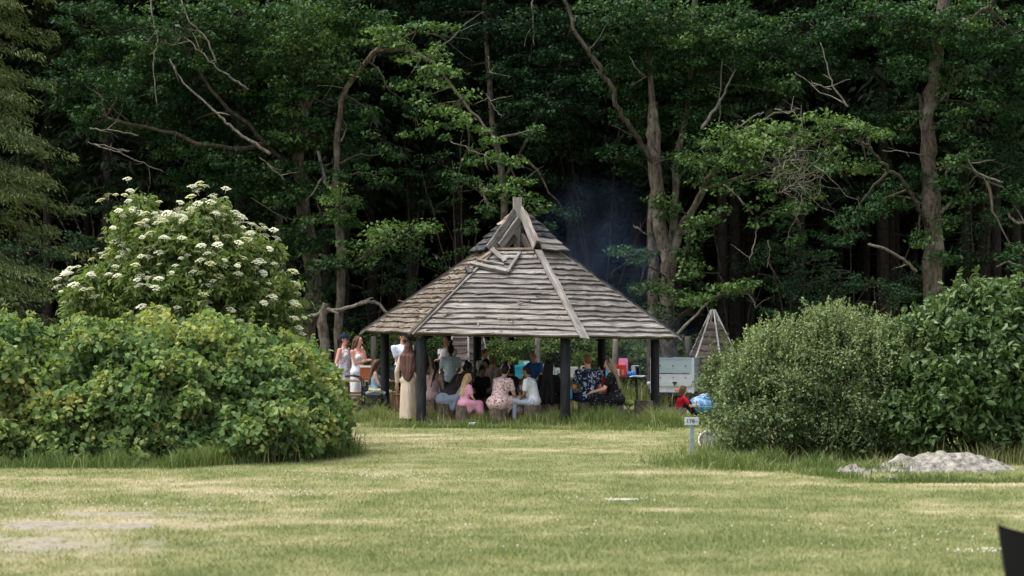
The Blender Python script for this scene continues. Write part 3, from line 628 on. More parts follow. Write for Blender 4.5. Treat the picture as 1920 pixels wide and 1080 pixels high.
under('hazel bush with sprays of blue green leaves between the small tepee and the right oak', 1500, 42.5, [(1450, 470, 42, 50, 34, .8, .45), (1520, 490, 41.8, 60, 34, .8, .5), (1570, 520, 41.6, 60, 30, .8, .5), (1640, 530, 41.6, 60, 30, .8, .45), (1690, 560, 41.6, 60, 30, .8, .4), (1480, 540, 42, 60, 34, .8, .4), (1560, 580, 41.8, 80, 30, .8, .35), (1440, 590, 42, 50, 24, .6, .4), (1650, 600, 42, 70, 30, .8, .3)], 202, mat='oak_leaf_shade', leaf=.085, tint=.8, nst=9)
under('low dark beech growing under the spruce at the left edge', 90, 41, [(60, 470, 41, 70, 40, .9, .5), (140, 450, 41, 40, 30, .7, .55), (120, 520, 41, 60, 40, .8, .45), (30, 560, 41, 70, 40, .8, .4), (150, 580, 41, 40, 34, .7, .4), (-20, 500, 41, 60, 60, .9, .4)], 203, mat='oak_leaf_shade', tint=.7)
for i, (px, D, lab) in enumerate(((470, 44, 'low green shrub behind the elder, left of the broken stump'), (700, 47.5, 'leafy green shrub behind the two women at the picnic table'), (800, 48, 'leafy shrub behind the man in the white polo shirt'), (930, 47.5, 'bright green bush behind the girl with the hairband'),
                                  (1000, 48.2, 'rounded green bush behind the cool box table'), (1080, 47.6, 'bush behind the fence seen past the front right post'), (1170, 48, 'shrub behind the fence above the pink box'), (1240, 47.6, 'smoke blurred shrub at the foot of the twin stemmed oak'), (1400, 46.5, 'low dark green bush beside the small tepee'))):
    s = rs(300 + i)
    D -= 1.0; bl = [(px + s.uniform(-60, 60), s.uniform(640, 735), D + s.uniform(-.5, .5), 42, 22, .6, s.uniform(.5, .85), 1.7) for _ in range(15)]
    if i == 3: bl += [(900, 640, D, 40, 20, .5, .6), (960, 650, D, 50, 20, .5, .6)]
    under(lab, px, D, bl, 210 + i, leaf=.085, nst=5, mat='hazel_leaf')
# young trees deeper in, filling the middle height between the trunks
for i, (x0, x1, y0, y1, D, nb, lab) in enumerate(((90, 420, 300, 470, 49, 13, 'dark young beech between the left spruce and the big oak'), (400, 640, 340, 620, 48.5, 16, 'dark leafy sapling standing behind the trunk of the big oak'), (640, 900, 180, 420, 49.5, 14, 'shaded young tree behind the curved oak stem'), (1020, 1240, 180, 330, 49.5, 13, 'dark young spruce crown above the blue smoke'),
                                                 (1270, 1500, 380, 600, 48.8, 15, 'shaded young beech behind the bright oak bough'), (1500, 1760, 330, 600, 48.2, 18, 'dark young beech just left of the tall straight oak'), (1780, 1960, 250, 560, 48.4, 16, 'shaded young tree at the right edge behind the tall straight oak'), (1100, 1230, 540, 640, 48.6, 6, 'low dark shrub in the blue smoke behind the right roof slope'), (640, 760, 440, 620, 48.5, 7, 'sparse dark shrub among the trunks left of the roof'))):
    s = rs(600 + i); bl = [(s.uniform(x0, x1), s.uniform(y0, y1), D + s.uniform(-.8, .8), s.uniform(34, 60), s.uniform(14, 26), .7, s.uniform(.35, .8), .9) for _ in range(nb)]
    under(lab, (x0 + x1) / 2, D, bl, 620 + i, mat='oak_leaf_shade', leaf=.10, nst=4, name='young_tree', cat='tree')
# broken stump with a long dead bough reaching behind the shelter
rng = rs(77); base = ground_at(607, 42); root = thing('broken_stump', 'broken tree stump with a long dead bough reaching sideways to the shelter roof', 'tree stump', base)
mb = MB(); P = smooth_poly(px_poly([(606, 784, 42), (606, 700, 42), (610, 640, 42), (604, 600, 42), (612, 570, 42)], base), 4, rng, .012); P[0][2] = -.1
mb.tube(P, np.linspace(.16, .09, len(P)) * (1 + .12 * rng.randn(len(P))), 9); obj('trunk', mb.mesh('trunk', MATS['oak_bark'], True), root)
for pts, r0, r1 in (([(525, 594, 42), (560, 597, 42), (590, 591, 42), (612, 583, 42), (650, 577, 42), (690, 566, 42), (705, 568, 42), (728, 587, 42)], .05, .035), ([(612, 580, 42), (622, 583, 41.9), (632, 588, 41.8)], .06, .02), ([(672, 572, 42), (690, 562, 42), (700, 559, 42)], .03, .015)):
    mb = MB(); P = smooth_poly(px_poly(pts, base), 4, rng, .012); mb.tube(P, np.linspace(r0, r1, len(P)), 7); obj('dead_bough', mb.mesh('dead_bough', MATS['dead_wood'], True), root)

# --- spruces
def spruce_mesh(seed, H, z0, rmax, nb, per, needle=(.22, .045), mat='spruce_needle', dead=26, r=.16, droop=.35):
    rng = rs(seed); A = []; tw = MB()
    for i in range(nb):
        t = rng.rand() ** .85; z = z0 + (H - z0) * t; Lb = rmax * (1 - t) ** .75 * (.75 + .4 * rng.rand()) + .25
        a = rng.rand() * 2 * PI; d = np.array((math.cos(a), math.sin(a), 0)); s = np.array((-d[1], d[0], 0))
        u = rng.rand(per) ** .6; side = rng.randn(per) * .22 * Lb * (1.1 - u * .7)
        C = np.array((0, 0, z)) + d * (u * Lb)[:, None] + s * side[:, None] + np.array((0, 0, 1)) * ((-droop * Lb * u ** 1.3 + .12 * Lb * np.maximum(0, u - .7)) - np.abs(side) * .25 - rng.rand(per) * .18)[:, None]
        ax = unit(d * .6 + s * np.sign(side)[:, None] * .6 + np.array((0, 0, -.55)) + rng.randn(per, 3) * .3)
        Ln = needle[0] * (.6 + .8 * rng.rand(per))
        V, Fa, k = leaf_arrays(C, ax, unit(rng.randn(per, 3) * .6 + np.array((0, 0, 1))), Ln, np.full(per, needle[1]) * (.7 + .6 * rng.rand(per)))
        A.append((V, Fa, np.repeat(np.clip(.3 + .5 * u * rng.rand(per) + .1 * rng.randn(per), 0, 1), k)))
        if i % 2 == 0: tw.tube([(0, 0, z), tuple(np.array((0, 0, z)) + d * Lb * .5 + np.array((0, 0, -droop * Lb * .4))), tuple(np.array((0, 0, z)) + d * Lb * .95 + np.array((0, 0, -droop * Lb * .9)))], [.02, .012, .004], 3, cap=False)
    V, Fa, T = join_arrays(A)
    crown = fast_mesh('crown', V, Fa, MATS[mat], T)
    tk = MB(); tk.tube([(0, 0, -.2), (0, 0, .3), (.02, 0, H * .3), (-.02, .03, H * .6), (0, 0, H)], [r * 1.3, r, r * .85, r * .55, .02], 9)
    trunk = tk.mesh('trunk', MATS['spruce_bark'], True)
    for _ in range(dead):
        z = rng.uniform(1.2, z0 + 1.5); a = rng.rand() * 2 * PI; Lb = rng.uniform(.6, 1.9); p = np.array((0, 0, z)); q = p + np.array((math.cos(a) * Lb, math.sin(a) * Lb, rng.uniform(-.5, .1)))
        P, rr = wobble(rng, p, q, 4, .1, .014, .004); tw.tube(P, rr, 3, cap=False)
        for _k in range(3):
            j = rng.randint(2, 5); e = P[min(j, 4)] + rng.randn(3) * .28; tw.tube([P[min(j, 4)], e], [.005, .003], 3, cap=False)
    return crown, trunk, tw.mesh('dead_twigs', MATS['spruce_bark'])
SPR = [spruce_mesh(400 + i, 21, 6.2, 2.4, 210, 46, (.34, .09)) for i in range(3)]
rng = rs(44)
spots = [(px, D) for px, D in ((200, 50), (270, 51.5), (612, 50), (643, 49), (770, 50.5), (945, 52), (1070, 51), (1098, 52), (1355, 50), (1378, 51), (1480, 53), (1500, 49.5), (1655, 50), (1668, 55), (1868, 50), (1840, 53), (90, 52), (400, 52), (450, 50.5), (700, 55), (860, 51), (1190, 54), (1270, 52), (1810, 50.5), (1905, 51.5))]
for D in (56.5, 60.5, 65, 70):
    for k in range(-12, 13):
        x = k * 2.3 + rng.uniform(-.7, .7) + (D % 3) * .4
        if abs(x) < D * .282 + 4.5: spots.append((960 + x / D * F_PX, D + rng.uniform(-.9, .9)))
SPL = {(643, 49): 'spruce trunk standing just right of the broken stump', (612, 50): 'spruce trunk directly behind the broken stump', (770, 50.5): 'lone spruce trunk above the left slope of the shelter roof', (945, 52): 'spruce trunk left of the shelter mast',
       (1070, 51): 'thin spruce trunk rising out of the blue smoke, left one of the pair', (1098, 52): 'spruce trunk rising out of the blue smoke, right one of the pair', (1355, 50): 'spruce trunk directly above the small tepee', (1378, 51): 'spruce trunk just right of the small tepee tip',
       (1655, 50): 'spruce trunk left of the tall straight oak', (270, 51.5): 'spruce trunk above the left peak of the elder', (200, 50): 'spruce trunk above the left shoulder of the elder', (1868, 50): 'spruce trunk right of the tall straight oak above the laurel', (860, 51): 'spruce trunk behind the airy sapling', (1500, 49.5): 'spruce trunk behind the hazel bush'}
for i, (px, D) in enumerate(spots):
    base = ground_at(px, D)
    lab, gr = ('bare lower trunk of a dark spruce standing in the shade inside the wood', 'spruces inside the wood')
    if (px, D) in SPL: lab = SPL[(px, D)]
    root = thing('spruce_tree', lab, 'tree', base, rng.rand() * 6.28, group=gr)
    sc = .9 + .25 * rng.rand(); root.scale = (sc, sc, sc)
    c, tk, tw_ = SPR[i % 3]
    obj('trunk', tk, root); obj('crown', c, root)
    if D < 56: obj('dead_twigs', tw_, root, kind='stuff')
fs = spruce_mesh(450, 17, 1.6, 3.0, 300, 300, (.12, .030), 'young_spruce_needle', dead=10, droop=.30)
base = ground_at(-100, 38); root = thing('spruce_tree', 'light olive green spruce with drooping boughs at the left edge', 'tree', base)
obj('trunk', fs[1], root); obj('crown', fs[0], root); obj('dead_twigs', fs[2], root, kind='stuff')
# --- the far side of the wood, one dense mass
rng = rs(55); A = []
n = 19000
cc = np.stack([rng.uniform(-34, 34, n), rng.uniform(72, 84, n), 24 * rng.rand(n) ** 1.2], 1)
A.append(cluster_leaves(rng, cc, .9, 16, .6, tint0=rng.rand(n) * .4, flat=.8, up=.2))
V, Fa, T = join_arrays(A)
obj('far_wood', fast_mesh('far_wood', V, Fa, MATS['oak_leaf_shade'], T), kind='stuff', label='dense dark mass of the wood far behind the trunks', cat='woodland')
# --- unseen leaf layer added above the frame to shade the wood
n = 6500
xx = rng.uniform(-26, 26, n); yy = rng.uniform(45.5, 66, n)
cc = np.stack([xx, yy, 12.6 + (yy - 46) * .16 + rng.uniform(-1.0, 4.5, n)], 1)
V, Fa, T = cluster_leaves(rng, cc, .8, 20, .30, tint0=rng.rand(n) * .6, flat=.5)
obj('shade_canopy', fast_mesh('shade_canopy', V, Fa, MATS['oak_leaf'], T), kind='stuff', label='added leaf layer out of view that shades the wood', cat='foliage')

# ================================================================ near bushes
leafmat('elder_leaf', (.07, .11, .04), (.17, .24, .08), (.33, .39, .16), tr=.4, spec=.12)
leafmat('bramble_leaf', (.07, .13, .05), (.175, .265, .105), (.42, .41, .15), tr=.42, rough=.7, spec=.12)
leafmat('laurel_leaf', (.034, .072, .024), (.085, .145, .045), (.19, .26, .10), tr=.2, rough=.42, spec=.3)
leafmat('privet_leaf', (.05, .082, .036), (.135, .185, .075), (.30, .38, .16), tr=.25, rough=.5, spec=.25)
m = plain('elder_flower', (.60, .60, .42), .9, var=.08); m = plain('elder_bud', (.42, .42, .2), .9)
TINTED = {}
def single_leaf(name, matn, Lf, Wf, tv, seed):
    """one leaf blade with a fold, a pointed tip and a short stalk: 12 triangles or so"""
    key = (name, matn, seed, tv)
    if key in TINTED: return TINTED[key]
    rng = rs(seed); mb = MB(); rows = [(0, .02, 0), (.18, .33, .03), (.42, .5, .05), (.7, .38, .03), (.9, .15, -.04), (1, .0, -.10)]
    v = []
    for t_, w_, z_ in rows:
        c = rng.randn() * .02
        v += [(t_ * Lf, -w_ * Wf, (z_ + .08 * w_ + c) * Lf), (t_ * Lf, 0, (z_ - .03) * Lf), (t_ * Lf, w_ * Wf, (z_ + .08 * w_ - c) * Lf)]
    f = []
    for i in range(len(rows) - 1):
        a = i * 3; f += [(a, a + 3, a + 4, a + 1), (a + 1, a + 4, a + 5, a + 2)]
    mb.add(v, f); mb.tube([(-.25 * Lf, 0, -.03), (.02, 0, -.005)], .0025, 3)
    me = mb.mesh(name, MATS[matn], True)
    at = me.attributes.new('tint', 'FLOAT', 'POINT'); at.data.foreach_set('value', np.full(len(me.vertices), tv, np.float32))
    TINTED[key] = me
    return me
def place_leaf(me, root, C, ax, Nn):
    ax = Vector(ax).normalized(); s = Vector(Nn).cross(ax); s.normalize(); up = ax.cross(s)
    M = Matrix(((ax.x, s.x, up.x, C[0]), (ax.y, s.y, up.y, C[1]), (ax.z, s.z, up.z, C[2]), (0, 0, 0, 1)))
    return obj('leaf', me, root, mat4=M)
def shell_points(rng, blobs, n, inner=.55):
    """points near the surface of a union of ellipsoids (cx,cy,cz,rx,ry,rz), outside all the others' cores"""
    B = np.array(blobs); wgt = B[:, 3] * B[:, 5] + B[:, 3] * B[:, 4]; idx = rng.choice(len(B), n * 3, p=wgt / wgt.sum())
    d = unit(rng.randn(n * 3, 3)); d[:, 2] = np.where(d[:, 2] < -.5, -d[:, 2], d[:, 2]); u = inner + (1 - inner) * rng.rand(n * 3) ** .6
    P = B[idx, :3] + d * u[:, None] * B[idx, 3:6]
    u = u * (.66 + .66 * fbm(P[:, 0] * 2.6 + P[:, 1] * 1.1 + 31, P[:, 2] * 2.6 + P[:, 1] * .7 + 11, 2)); P = B[idx, :3] + d * u[:, None] * B[idx, 3:6]
    ok = P[:, 2] > .03
    for j in range(len(B)):
        q = np.sqrt((((P - B[j, :3]) / B[j, 3:6]) ** 2).sum(1)); ok &= ~((idx != j) & (q < .62))
    P, dd = P[ok][:n], d[ok][:n]
    return P, dd
def lumps(BL, rng, n, r0, r1, up=False):
    """small knobs on the surface of the big shapes so the outline is uneven"""
    B = np.array(BL); w_ = B[:, 3] * B[:, 5]; out = []
    for _ in range(n):
        b_ = B[rng.choice(len(B), p=w_ / w_.sum())]; d = unit(rng.randn(3)); d[2] = abs(d[2]) if up or rng.rand() < .6 else d[2]; q = b_[:3] + d * b_[3:6] * .95; r_ = rng.uniform(r0, r1)
        if q[2] > .15: out.append((q[0], q[1], q[2], r_, r_, r_ * rng.uniform(.8, 1.3)))
    return BL + out
def shoots(rng, P, d, n, l0, l1, step, leaf, asp, tint, shape=QUAD, droop=-.4, up=.9, sel=None):
    """leafy shoots sticking out of the surface"""
    ok = np.where((d[:, 2] > -.15) & (P[:, 2] > .3))[0] if sel is None else sel; S_ = []; mb = MB()
    for i in ok[rng.choice(len(ok), n)]:
        Ls = rng.uniform(l0, l1); v = unit(d[i] * .6 + np.array((0, 0, up)) + rng.randn(3) * .28); q = P[i] + v * Ls; m_ = P[i] + v * Ls * .5 + rng.randn(3) * .015
        mb.tube([tuple(P[i]), tuple(m_), tuple(q)], [.005, .004, .002], 3, cap=False)
        for k in range(int(Ls / step)): S_.append(P[i] + (q - P[i]) * (k + 1) * step / Ls)
    S_ = np.array(S_); return cluster_leaves(rng, S_, leaf * .45, 2 if shape is QUAD else 3, leaf, up=.5, out=.8, tint0=np.clip(tint + .1 * rng.randn(len(S_)), 0, 1), aspect=asp, shape=shape, droop=droop), mb
def stems(root, rng, pts, k, matn, r=.02, spread=.3):
    mb = MB()
    for q in pts[rng.choice(len(pts), min(k, len(pts)), replace=False)]:
        p = np.array((q[0] * spread + rng.randn() * .15, q[1] * spread + rng.randn() * .1, -.02)); P, rr = wobble(rng, p, q, 6, .08, r, .004, sag=-.12); mb.tube(P, rr, 5, cap=False)
    obj('stems', mb.mesh('stems', MATS[matn], True), root)

# --- bramble thicket on the left
rng = rs(500); base = ground_at(300, 27.2)
root = thing('bramble_thicket', 'broad thicket of rounded light green and yellowing leaves filling the lower left', 'thicket', base)
BL = []
for px, D, top, rx, ry in ((-90, 27.0, 622, 1.2, 1.6), (20, 26.9, 618, 1.2, 1.7), (130, 26.9, 622, 1.1, 1.7), (230, 27, 600, 1.1, 1.7), (320, 27, 592, 1.1, 1.6), (410, 27, 610, 1.1, 1.6), (490, 27.2, 640, 1.0, 1.5), (550, 27.4, 655, .85, 1.4), (592, 27.8, 700, .55, 1.2),
                           (40, 25.9, 740, .9, .7), (180, 25.8, 730, .9, .7), (330, 25.8, 720, .9, .7), (470, 26, 735, .9, .7), (555, 26.5, 740, .65, .7), (618, 27.2, 760, .28, .6), (110, 25.4, 800, .7, .5), (400, 25.5, 800, .7, .5), (250, 25.4, 790, .7, .5), (540, 26, 800, .5, .5), (-20, 25.4, 790, .7, .5)):
    D += .42; z = W(px, top, D)[2]; BL.append((GX(px, D) - base[0], D - base[1], z * .42, rx, ry, z * .58 + .02))
BL = lumps(BL, rng, 70, .16, .34, True)
P, d = shell_points(rng, BL, 10500, .70); k_ = P[:, 2] > .06 + .2 * rng.rand(len(P)); P, d = P[k_], d[k_]
tn = np.clip(.42 + (fbm(P[:, 0] * 1.1 + 3, P[:, 2] * 1.6 + P[:, 1], 3) - .5) * 1.5, .1, 1)
tn = np.where(fbm(P[:, 0] * .9 + 60, P[:, 2] * 1.4 + P[:, 1] * .8, 2) > .56, np.clip(tn + .3, 0, 1), tn)
V1 = cluster_leaves(rng, P, .12, 5, .082, flat=.8, up=.6, out=.5, tint0=tn, tvar=.15, aspect=.8, shape=POINTED, droop=.5)
V3, shm = shoots(rng, P, d, 420, .12, .38, .05, .075, .7, .62, POINTED, .2, .7)
obj('shoots', shm.mesh('shoots', MATS['brown_twig']), root, kind='stuff')
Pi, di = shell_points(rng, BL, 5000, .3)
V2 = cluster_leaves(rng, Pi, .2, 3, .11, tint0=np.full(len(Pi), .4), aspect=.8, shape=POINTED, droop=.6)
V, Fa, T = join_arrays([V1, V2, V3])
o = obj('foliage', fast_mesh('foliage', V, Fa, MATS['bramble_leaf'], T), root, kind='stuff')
stems(root, rng, P, 260, 'brown_twig', .012, .9)
front = np.where((P[:, 1] + d[:, 1] * .3 < np.median(P[:, 1])) & (d[:, 1] < .2))[0]
for i in front[rng.choice(len(front), 300, replace=False)]:
    tv = [.2, .35, .5, .65, .85][min(4, int(tn[i] * 5))]
    me = single_leaf('leaf', 'bramble_leaf', .09, .07, tv, rng.randint(4))
    q = P[i] + d[i] * .07; place_leaf(me, root, q, d[i] * .4 + rng.randn(3) * .35 + np.array((0, -.2, -.8)), d[i] * .5 + np.array((0, -.5, .7)) + rng.randn(3) * .25)
# dry orange dock stalks at the top left of it
base = ground_at(135, 28.6); root = thing('dock_plants', 'rusty orange seed stalks sticking up above the thicket at the left', 'plant', base)
plain('dock_rust', (.26, .11, .05), .9); rng = rs(61)
for i, (px, top) in enumerate(((105, 618), (125, 606), (150, 598), (160, 592), (118, 625), (172, 606))):
    mb = MB(); q = W(px, top, 28.6) - base; mb.tube([(q[0], 0, 0), (q[0] * 1.02, 0, q[2] * .6), tuple(q)], [.01, .007, .004], 5)
    for _ in range(60):
        z = rng.uniform(.0, .42); mb.ball((q[0] + rng.randn() * .03 * (z + .3), rng.randn() * .02, q[2] - z), (.013, .012, .018), 4, 3)
    obj('seed_stalk', mb.mesh('seed_stalk', MATS['dock_rust']), root)

# --- elder in flower behind it
rng = rs(510); base = ground_at(340, 29.3)
root = thing('elder_bush', 'tall elder bush covered with flat creamy white flower heads', 'bush', base)
BL = []
for px, py, rx, rz in ((340, 560, 1.35, 1.0), (270, 520, .75, .8), (430, 520, .75, .75), (250, 440, .38, .45), (265, 415, .22, .30), (340, 470, .55, .40), (400, 415, .25, .28), (405, 450, .42, .45), (460, 490, .48, .35), (200, 545, .55, .5), (160, 575, .4, .4), (500, 560, .42, .45), (320, 425, .25, .15), (520, 600, .3, .3), (350, 500, .9, .6), (540, 640, .25, .35)):
    p = W(px, py, 29.3) - base; BL.append((p[0], p[1], p[2], rx, min(1.2, rx * 1.1 + .2), rz))
BL += [(0, 0, 1.0, 1.7, 1.3, 1.0)]
BL = lumps(BL, rng, 80, .12, .28)
P, d = shell_points(rng, BL, 5600, .62)
V1 = cluster_leaves(rng, P, .14, 8, .105, flat=.6, up=.7, out=.6, tint0=np.clip(.5 + .18 * rng.randn(len(P)), 0, 1), tvar=.14, aspect=.38, shape=POINTED, droop=.5)
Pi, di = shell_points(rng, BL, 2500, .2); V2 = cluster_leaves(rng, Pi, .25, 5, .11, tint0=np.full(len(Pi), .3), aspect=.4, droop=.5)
# upright shoots
sh = []
for px, py in ((245, 395), (268, 400), (285, 430), (398, 392), (342, 405), (330, 425), (372, 402), (420, 405), (300, 440), (222, 470), (460, 450), (490, 470), (190, 510), (145, 560), (520, 520)):
    q = W(px, py, 29.2 + rng.randn() * .3) - base
    for k in range(7): sh.append(q - np.array((0, 0, k * .07)))
V4, shm = shoots(rng, P, d, 170, .15, .42, .06, .10, .36, .6, POINTED, .2, .7)
obj('shoots', shm.mesh('shoots', MATS['brown_twig']), root, kind='stuff')
sh = np.array(sh); V3 = cluster_leaves(rng, sh, .10, 7, .10, up=.6, out=.8, tint0=np.full(len(sh), .62), aspect=.38, droop=.3)
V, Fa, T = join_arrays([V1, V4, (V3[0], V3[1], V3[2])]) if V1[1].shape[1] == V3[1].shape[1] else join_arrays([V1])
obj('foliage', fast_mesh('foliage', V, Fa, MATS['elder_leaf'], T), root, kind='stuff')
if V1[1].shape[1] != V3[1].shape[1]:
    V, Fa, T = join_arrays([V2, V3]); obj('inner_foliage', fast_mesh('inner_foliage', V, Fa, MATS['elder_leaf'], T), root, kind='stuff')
stems(root, rng, P, 120, 'brown_twig', .022, .35)
def umbel(seed, matn):
    rng = rs(seed); mb = MB()
    for _ in range(46):
        a, r_ = rng.rand() * 2 * PI, .09 * rng.rand() ** .55; x_, y_ = r_ * math.cos(a), r_ * math.sin(a) * .95; z_ = -r_ * r_ * 5 + rng.randn() * .004
        s_ = .015 + .009 * rng.rand(); th = rng.rand() * PI; c_, n_ = math.cos(th) * s_, math.sin(th) * s_
        mb.add([(x_ + c_, y_ + n_, z_), (x_ - n_, y_ + c_, z_ + .003), (x_ - c_, y_ - n_, z_), (x_ + n_, y_ - c_, z_ + .003)], [(0, 1, 2, 3)])
    mb.tube([(0, 0, -.12), (0, 0, -.05)], .003, 3); 
    for k in range(5): mb.tube([(0, 0, -.06), (.06 * math.cos(k * 1.26), .06 * math.sin(k * 1.26), -.012)], .002, 3, cap=False)
    return mb.mesh('flower_head', MATS[matn])
UM = [umbel(1, 'elder_flower'), umbel(2, 'elder_flower'), umbel(3, 'elder_flower'), umbel(4, 'elder_bud')]
cand = np.where((d[:, 1] < .0) & (d[:, 2] > -.45) & (P[:, 2] > 1.7) & (P[:, 1] < .2))[0]; cnt = 0; used = []
for i in cand[rng.permutation(len(cand))]:
    q = P[i] + d[i] * .24 + np.array((0, -.05, .12))
    if any(np.linalg.norm(q - u_) < .10 for u_ in used): continue
    used.append(q); u_ = UM[3] if rng.rand() < .22 else UM[rng.randint(3)]
    s_ = rng.uniform(.5, 1.05); obj('flower_head', u_, root, tuple(q), (rng.randn() * .15 + .24, d[i][0] * .45 + rng.randn() * .12, 0)).scale = (s_, s_, s_)
    cnt += 1
    if cnt >= 278: break
for (px, py) in ((248, 388), (262, 395), (292, 400), (268, 406), (240, 412), (230, 418), (408, 390), (400, 394), (418, 400), (380, 404), (392, 408), (415, 412), (372, 412), (360, 418), (466, 452), (474, 455), (448, 462), (440, 468), (215, 450), (222, 446), (514, 492), (500, 500)):
    q = W(px, py, 29.0 + rng.randn() * .15) - base; s_ = rng.uniform(.7, 1.1)
    obj('flower_head', UM[rng.randint(3)], root, tuple(q), (rng.randn() * .15 + .24, rng.randn() * .15, 0)).scale = (s_, s_, s_)

# --- small-leaved bush right of the sign
rng = rs(520); base = ground_at(1520, 26.9)
root = thing('small_leaved_bush', 'wide grey green bush of tiny leaves with upright shoots behind the number sign', 'bush', base)
BL = []
for px, py, D, rx, ry, rz in ((1540, 745, 26.9, 1.15, 1.1, 1.05), (1450, 760, 26.7, .9, .9, .85), (1620, 740, 26.9, 1.0, 1.1, 1.05), (1560, 655, 26.9, .52, .8, .52), (1490, 685, 26.8, .55, .8, .38), (1630, 690, 27, .55, .9, .42), (1690, 680, 27, .4, .7, .35), (1430, 720, 26.9, .5, .6, .32), (1405, 755, 27.0, .56, .6, .45), (1385, 712, 27.4, .40, .5, .28), (1362, 735, 27.6, .34, .4, .24), (1365, 795, 27.6, .34, .4, .24), (1690, 720, 27, .7, .9, .8), (1430, 810, 26.2, .7, .6, .4), (1580, 810, 26.2, 1.0, .6, .45), (1680, 820, 26.4, .7, .5, .4), (1330, 722, 27.9, .2, .25, .10), (1390, 835, 26.8, .34, .3, .2), (1325, 790, 28.0, .12, .15, .10), (1440, 680, 26.8, .5, .6, .35)):
    p = W(px, py, D) - base; BL.append((p[0], p[1], p[2], rx, ry, rz))
BL = lumps(BL, rng, 80, .12, .28)
P, d = shell_points(rng, BL, 9500, .64); k_ = ~((P[:, 0] < -1.36) & (P[:, 1] < .45)); P, d = P[k_], d[k_]
tn = np.clip(.38 + .22 * rng.randn(len(P)) + (P[:, 2] - 1.0) * .12, 0, 1)
V1 = cluster_leaves(rng, P, .10, 7, .045, flat=.9, up=.6, out=.6, tint0=tn, aspect=.55)
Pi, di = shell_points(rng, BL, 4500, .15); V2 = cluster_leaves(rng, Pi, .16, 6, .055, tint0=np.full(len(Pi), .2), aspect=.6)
sh = []; shm = MB()
GR = []
for _ in range(38):
    a_ = rng.choice([rng.uniform(1400, 1700), rng.uniform(1470, 1650)]); GR.append((a_, 556 + ((a_ - 1560) / 130.0) ** 2 * 36 + abs(rng.randn()) * 30))
for _ in range(340):
    g_ = GR[rng.randint(len(GR))]; px = g_[0] + rng.randn() * 8; top = g_[1] + abs(rng.randn()) * 18; D = 26.9 + rng.randn() * .4
    q = W(px, top, D) - base; p = q + np.array((rng.randn() * .06, rng.randn() * .05, -.6)); shm.tube([p, (p + q) / 2 + rng.randn(3) * .012, q], [.004, .003, .002], 3, cap=False)
    for k in range(20): sh.append(q + (p - q) * (k / 20) + rng.randn(3) * .008)
sh = np.array(sh); V3 = cluster_leaves(rng, sh, .032, 2, .042, up=.4, out=.8, tint0=np.full(len(sh), .88), aspect=.5, droop=-.8)
V4, shm2 = shoots(rng, P, d, 1000, .10, .40, .025, .042, .55, .6, QUAD, -.3, .6)
obj('shoots', shm2.mesh('shoots', MATS['brown_twig']), root, kind='stuff')
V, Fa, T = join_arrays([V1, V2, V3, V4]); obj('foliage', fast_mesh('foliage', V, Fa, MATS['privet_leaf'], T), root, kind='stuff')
obj('shoots', shm.mesh('shoots', MATS['brown_twig']), root, kind='stuff'); stems(root, rng, P, 160, 'brown_twig', .014, .5)
# --- laurel at the right
rng = rs(530); base = ground_at(1840, 26.6)
root = thing('laurel_bush', 'tall glossy laurel with large oval leaves at the right edge', 'bush', base)
BL = []
for px, py, D, rx, ry, rz in ((1850, 720, 26.6, 1.25, 1.2, 1.2), (1780, 640, 26.6, .62, .8, .55), (1850, 620, 26.6, .62, .8, .5), (1920, 630, 26.7, .7, .8, .55), (1960, 740, 26.7, 1.0, 1.1, 1.1), (1740, 740, 26.4, .7, .8, .8), (1745, 660, 26.5, .45, .5, .4), (1820, 590, 26.6, .3, .4, .25), (1900, 585, 26.6, .4, .5, .22), (1760, 800, 26.1, .7, .6, .5), (1880, 800, 26.0, .8, .6, .5), (1790, 590, 26.6, .2, .3, .22), (1700, 690, 26.5, .3, .4, .3), (2040, 720, 27, .8, .9, 1.2)):
    p = W(px, py, D) - base; BL.append((p[0], p[1], p[2], rx, ry, rz))
BL = lumps(BL, rng, 60, .14, .3, True)
P, d = shell_points(rng, BL, 4800, .68)
V1 = cluster_leaves(rng, P, .11, 5, .112, flat=.9, up=.6, out=.7, tint0=np.clip(.45 + .2 * rng.randn(len(P)), 0, 1), aspect=.46, shape=POINTED, droop=.1)
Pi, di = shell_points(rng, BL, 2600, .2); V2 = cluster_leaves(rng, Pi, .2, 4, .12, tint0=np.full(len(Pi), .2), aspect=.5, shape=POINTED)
sh = []
for px, py in ((1790, 528), (1800, 545), (1845, 540), (1862, 535), (1882, 548), (1905, 550), (1780, 555), (1918, 545), (1765, 575), (1835, 575), (1750, 600), (1725, 620), (1700, 660), (1810, 570)):
    q = W(px, py, 26.5 + rng.randn() * .2) - base
    for k in range(6): sh.append(q - np.array((0, 0, k * .055)))
sh = np.array(sh); V3 = cluster_leaves(rng, sh, .05, 4, .095, up=.5, out=.9, tint0=np.full(len(sh), .75), aspect=.45, shape=POINTED, droop=-.7)
V4, shm = shoots(rng, P, d, 230, .15, .45, .07, .11, .5, .65, POINTED, -.4, .8)
obj('shoots', shm.mesh('shoots', MATS['brown_twig']), root, kind='stuff')
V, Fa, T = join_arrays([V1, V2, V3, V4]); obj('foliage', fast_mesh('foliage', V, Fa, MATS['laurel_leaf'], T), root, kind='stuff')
stems(root, rng, P, 110, 'brown_twig', .016, .4)
front = np.where((d[:, 1] < 0) & (P[:, 0] < 1.2))[0]
for i in front[rng.choice(len(front), 300, replace=False)]:
    me = single_leaf('leaf', 'laurel_leaf', .125, .062, [.3, .45, .6, .8][rng.randint(4)], rng.randint(4))
    place_leaf(me, root, P[i] + d[i] * .08, d[i] * .7 + rng.randn(3) * .5 + np.array((0, -.1, .25)), d[i] * .4 + np.array((0, -.5, .7)) + rng.randn(3) * .3)
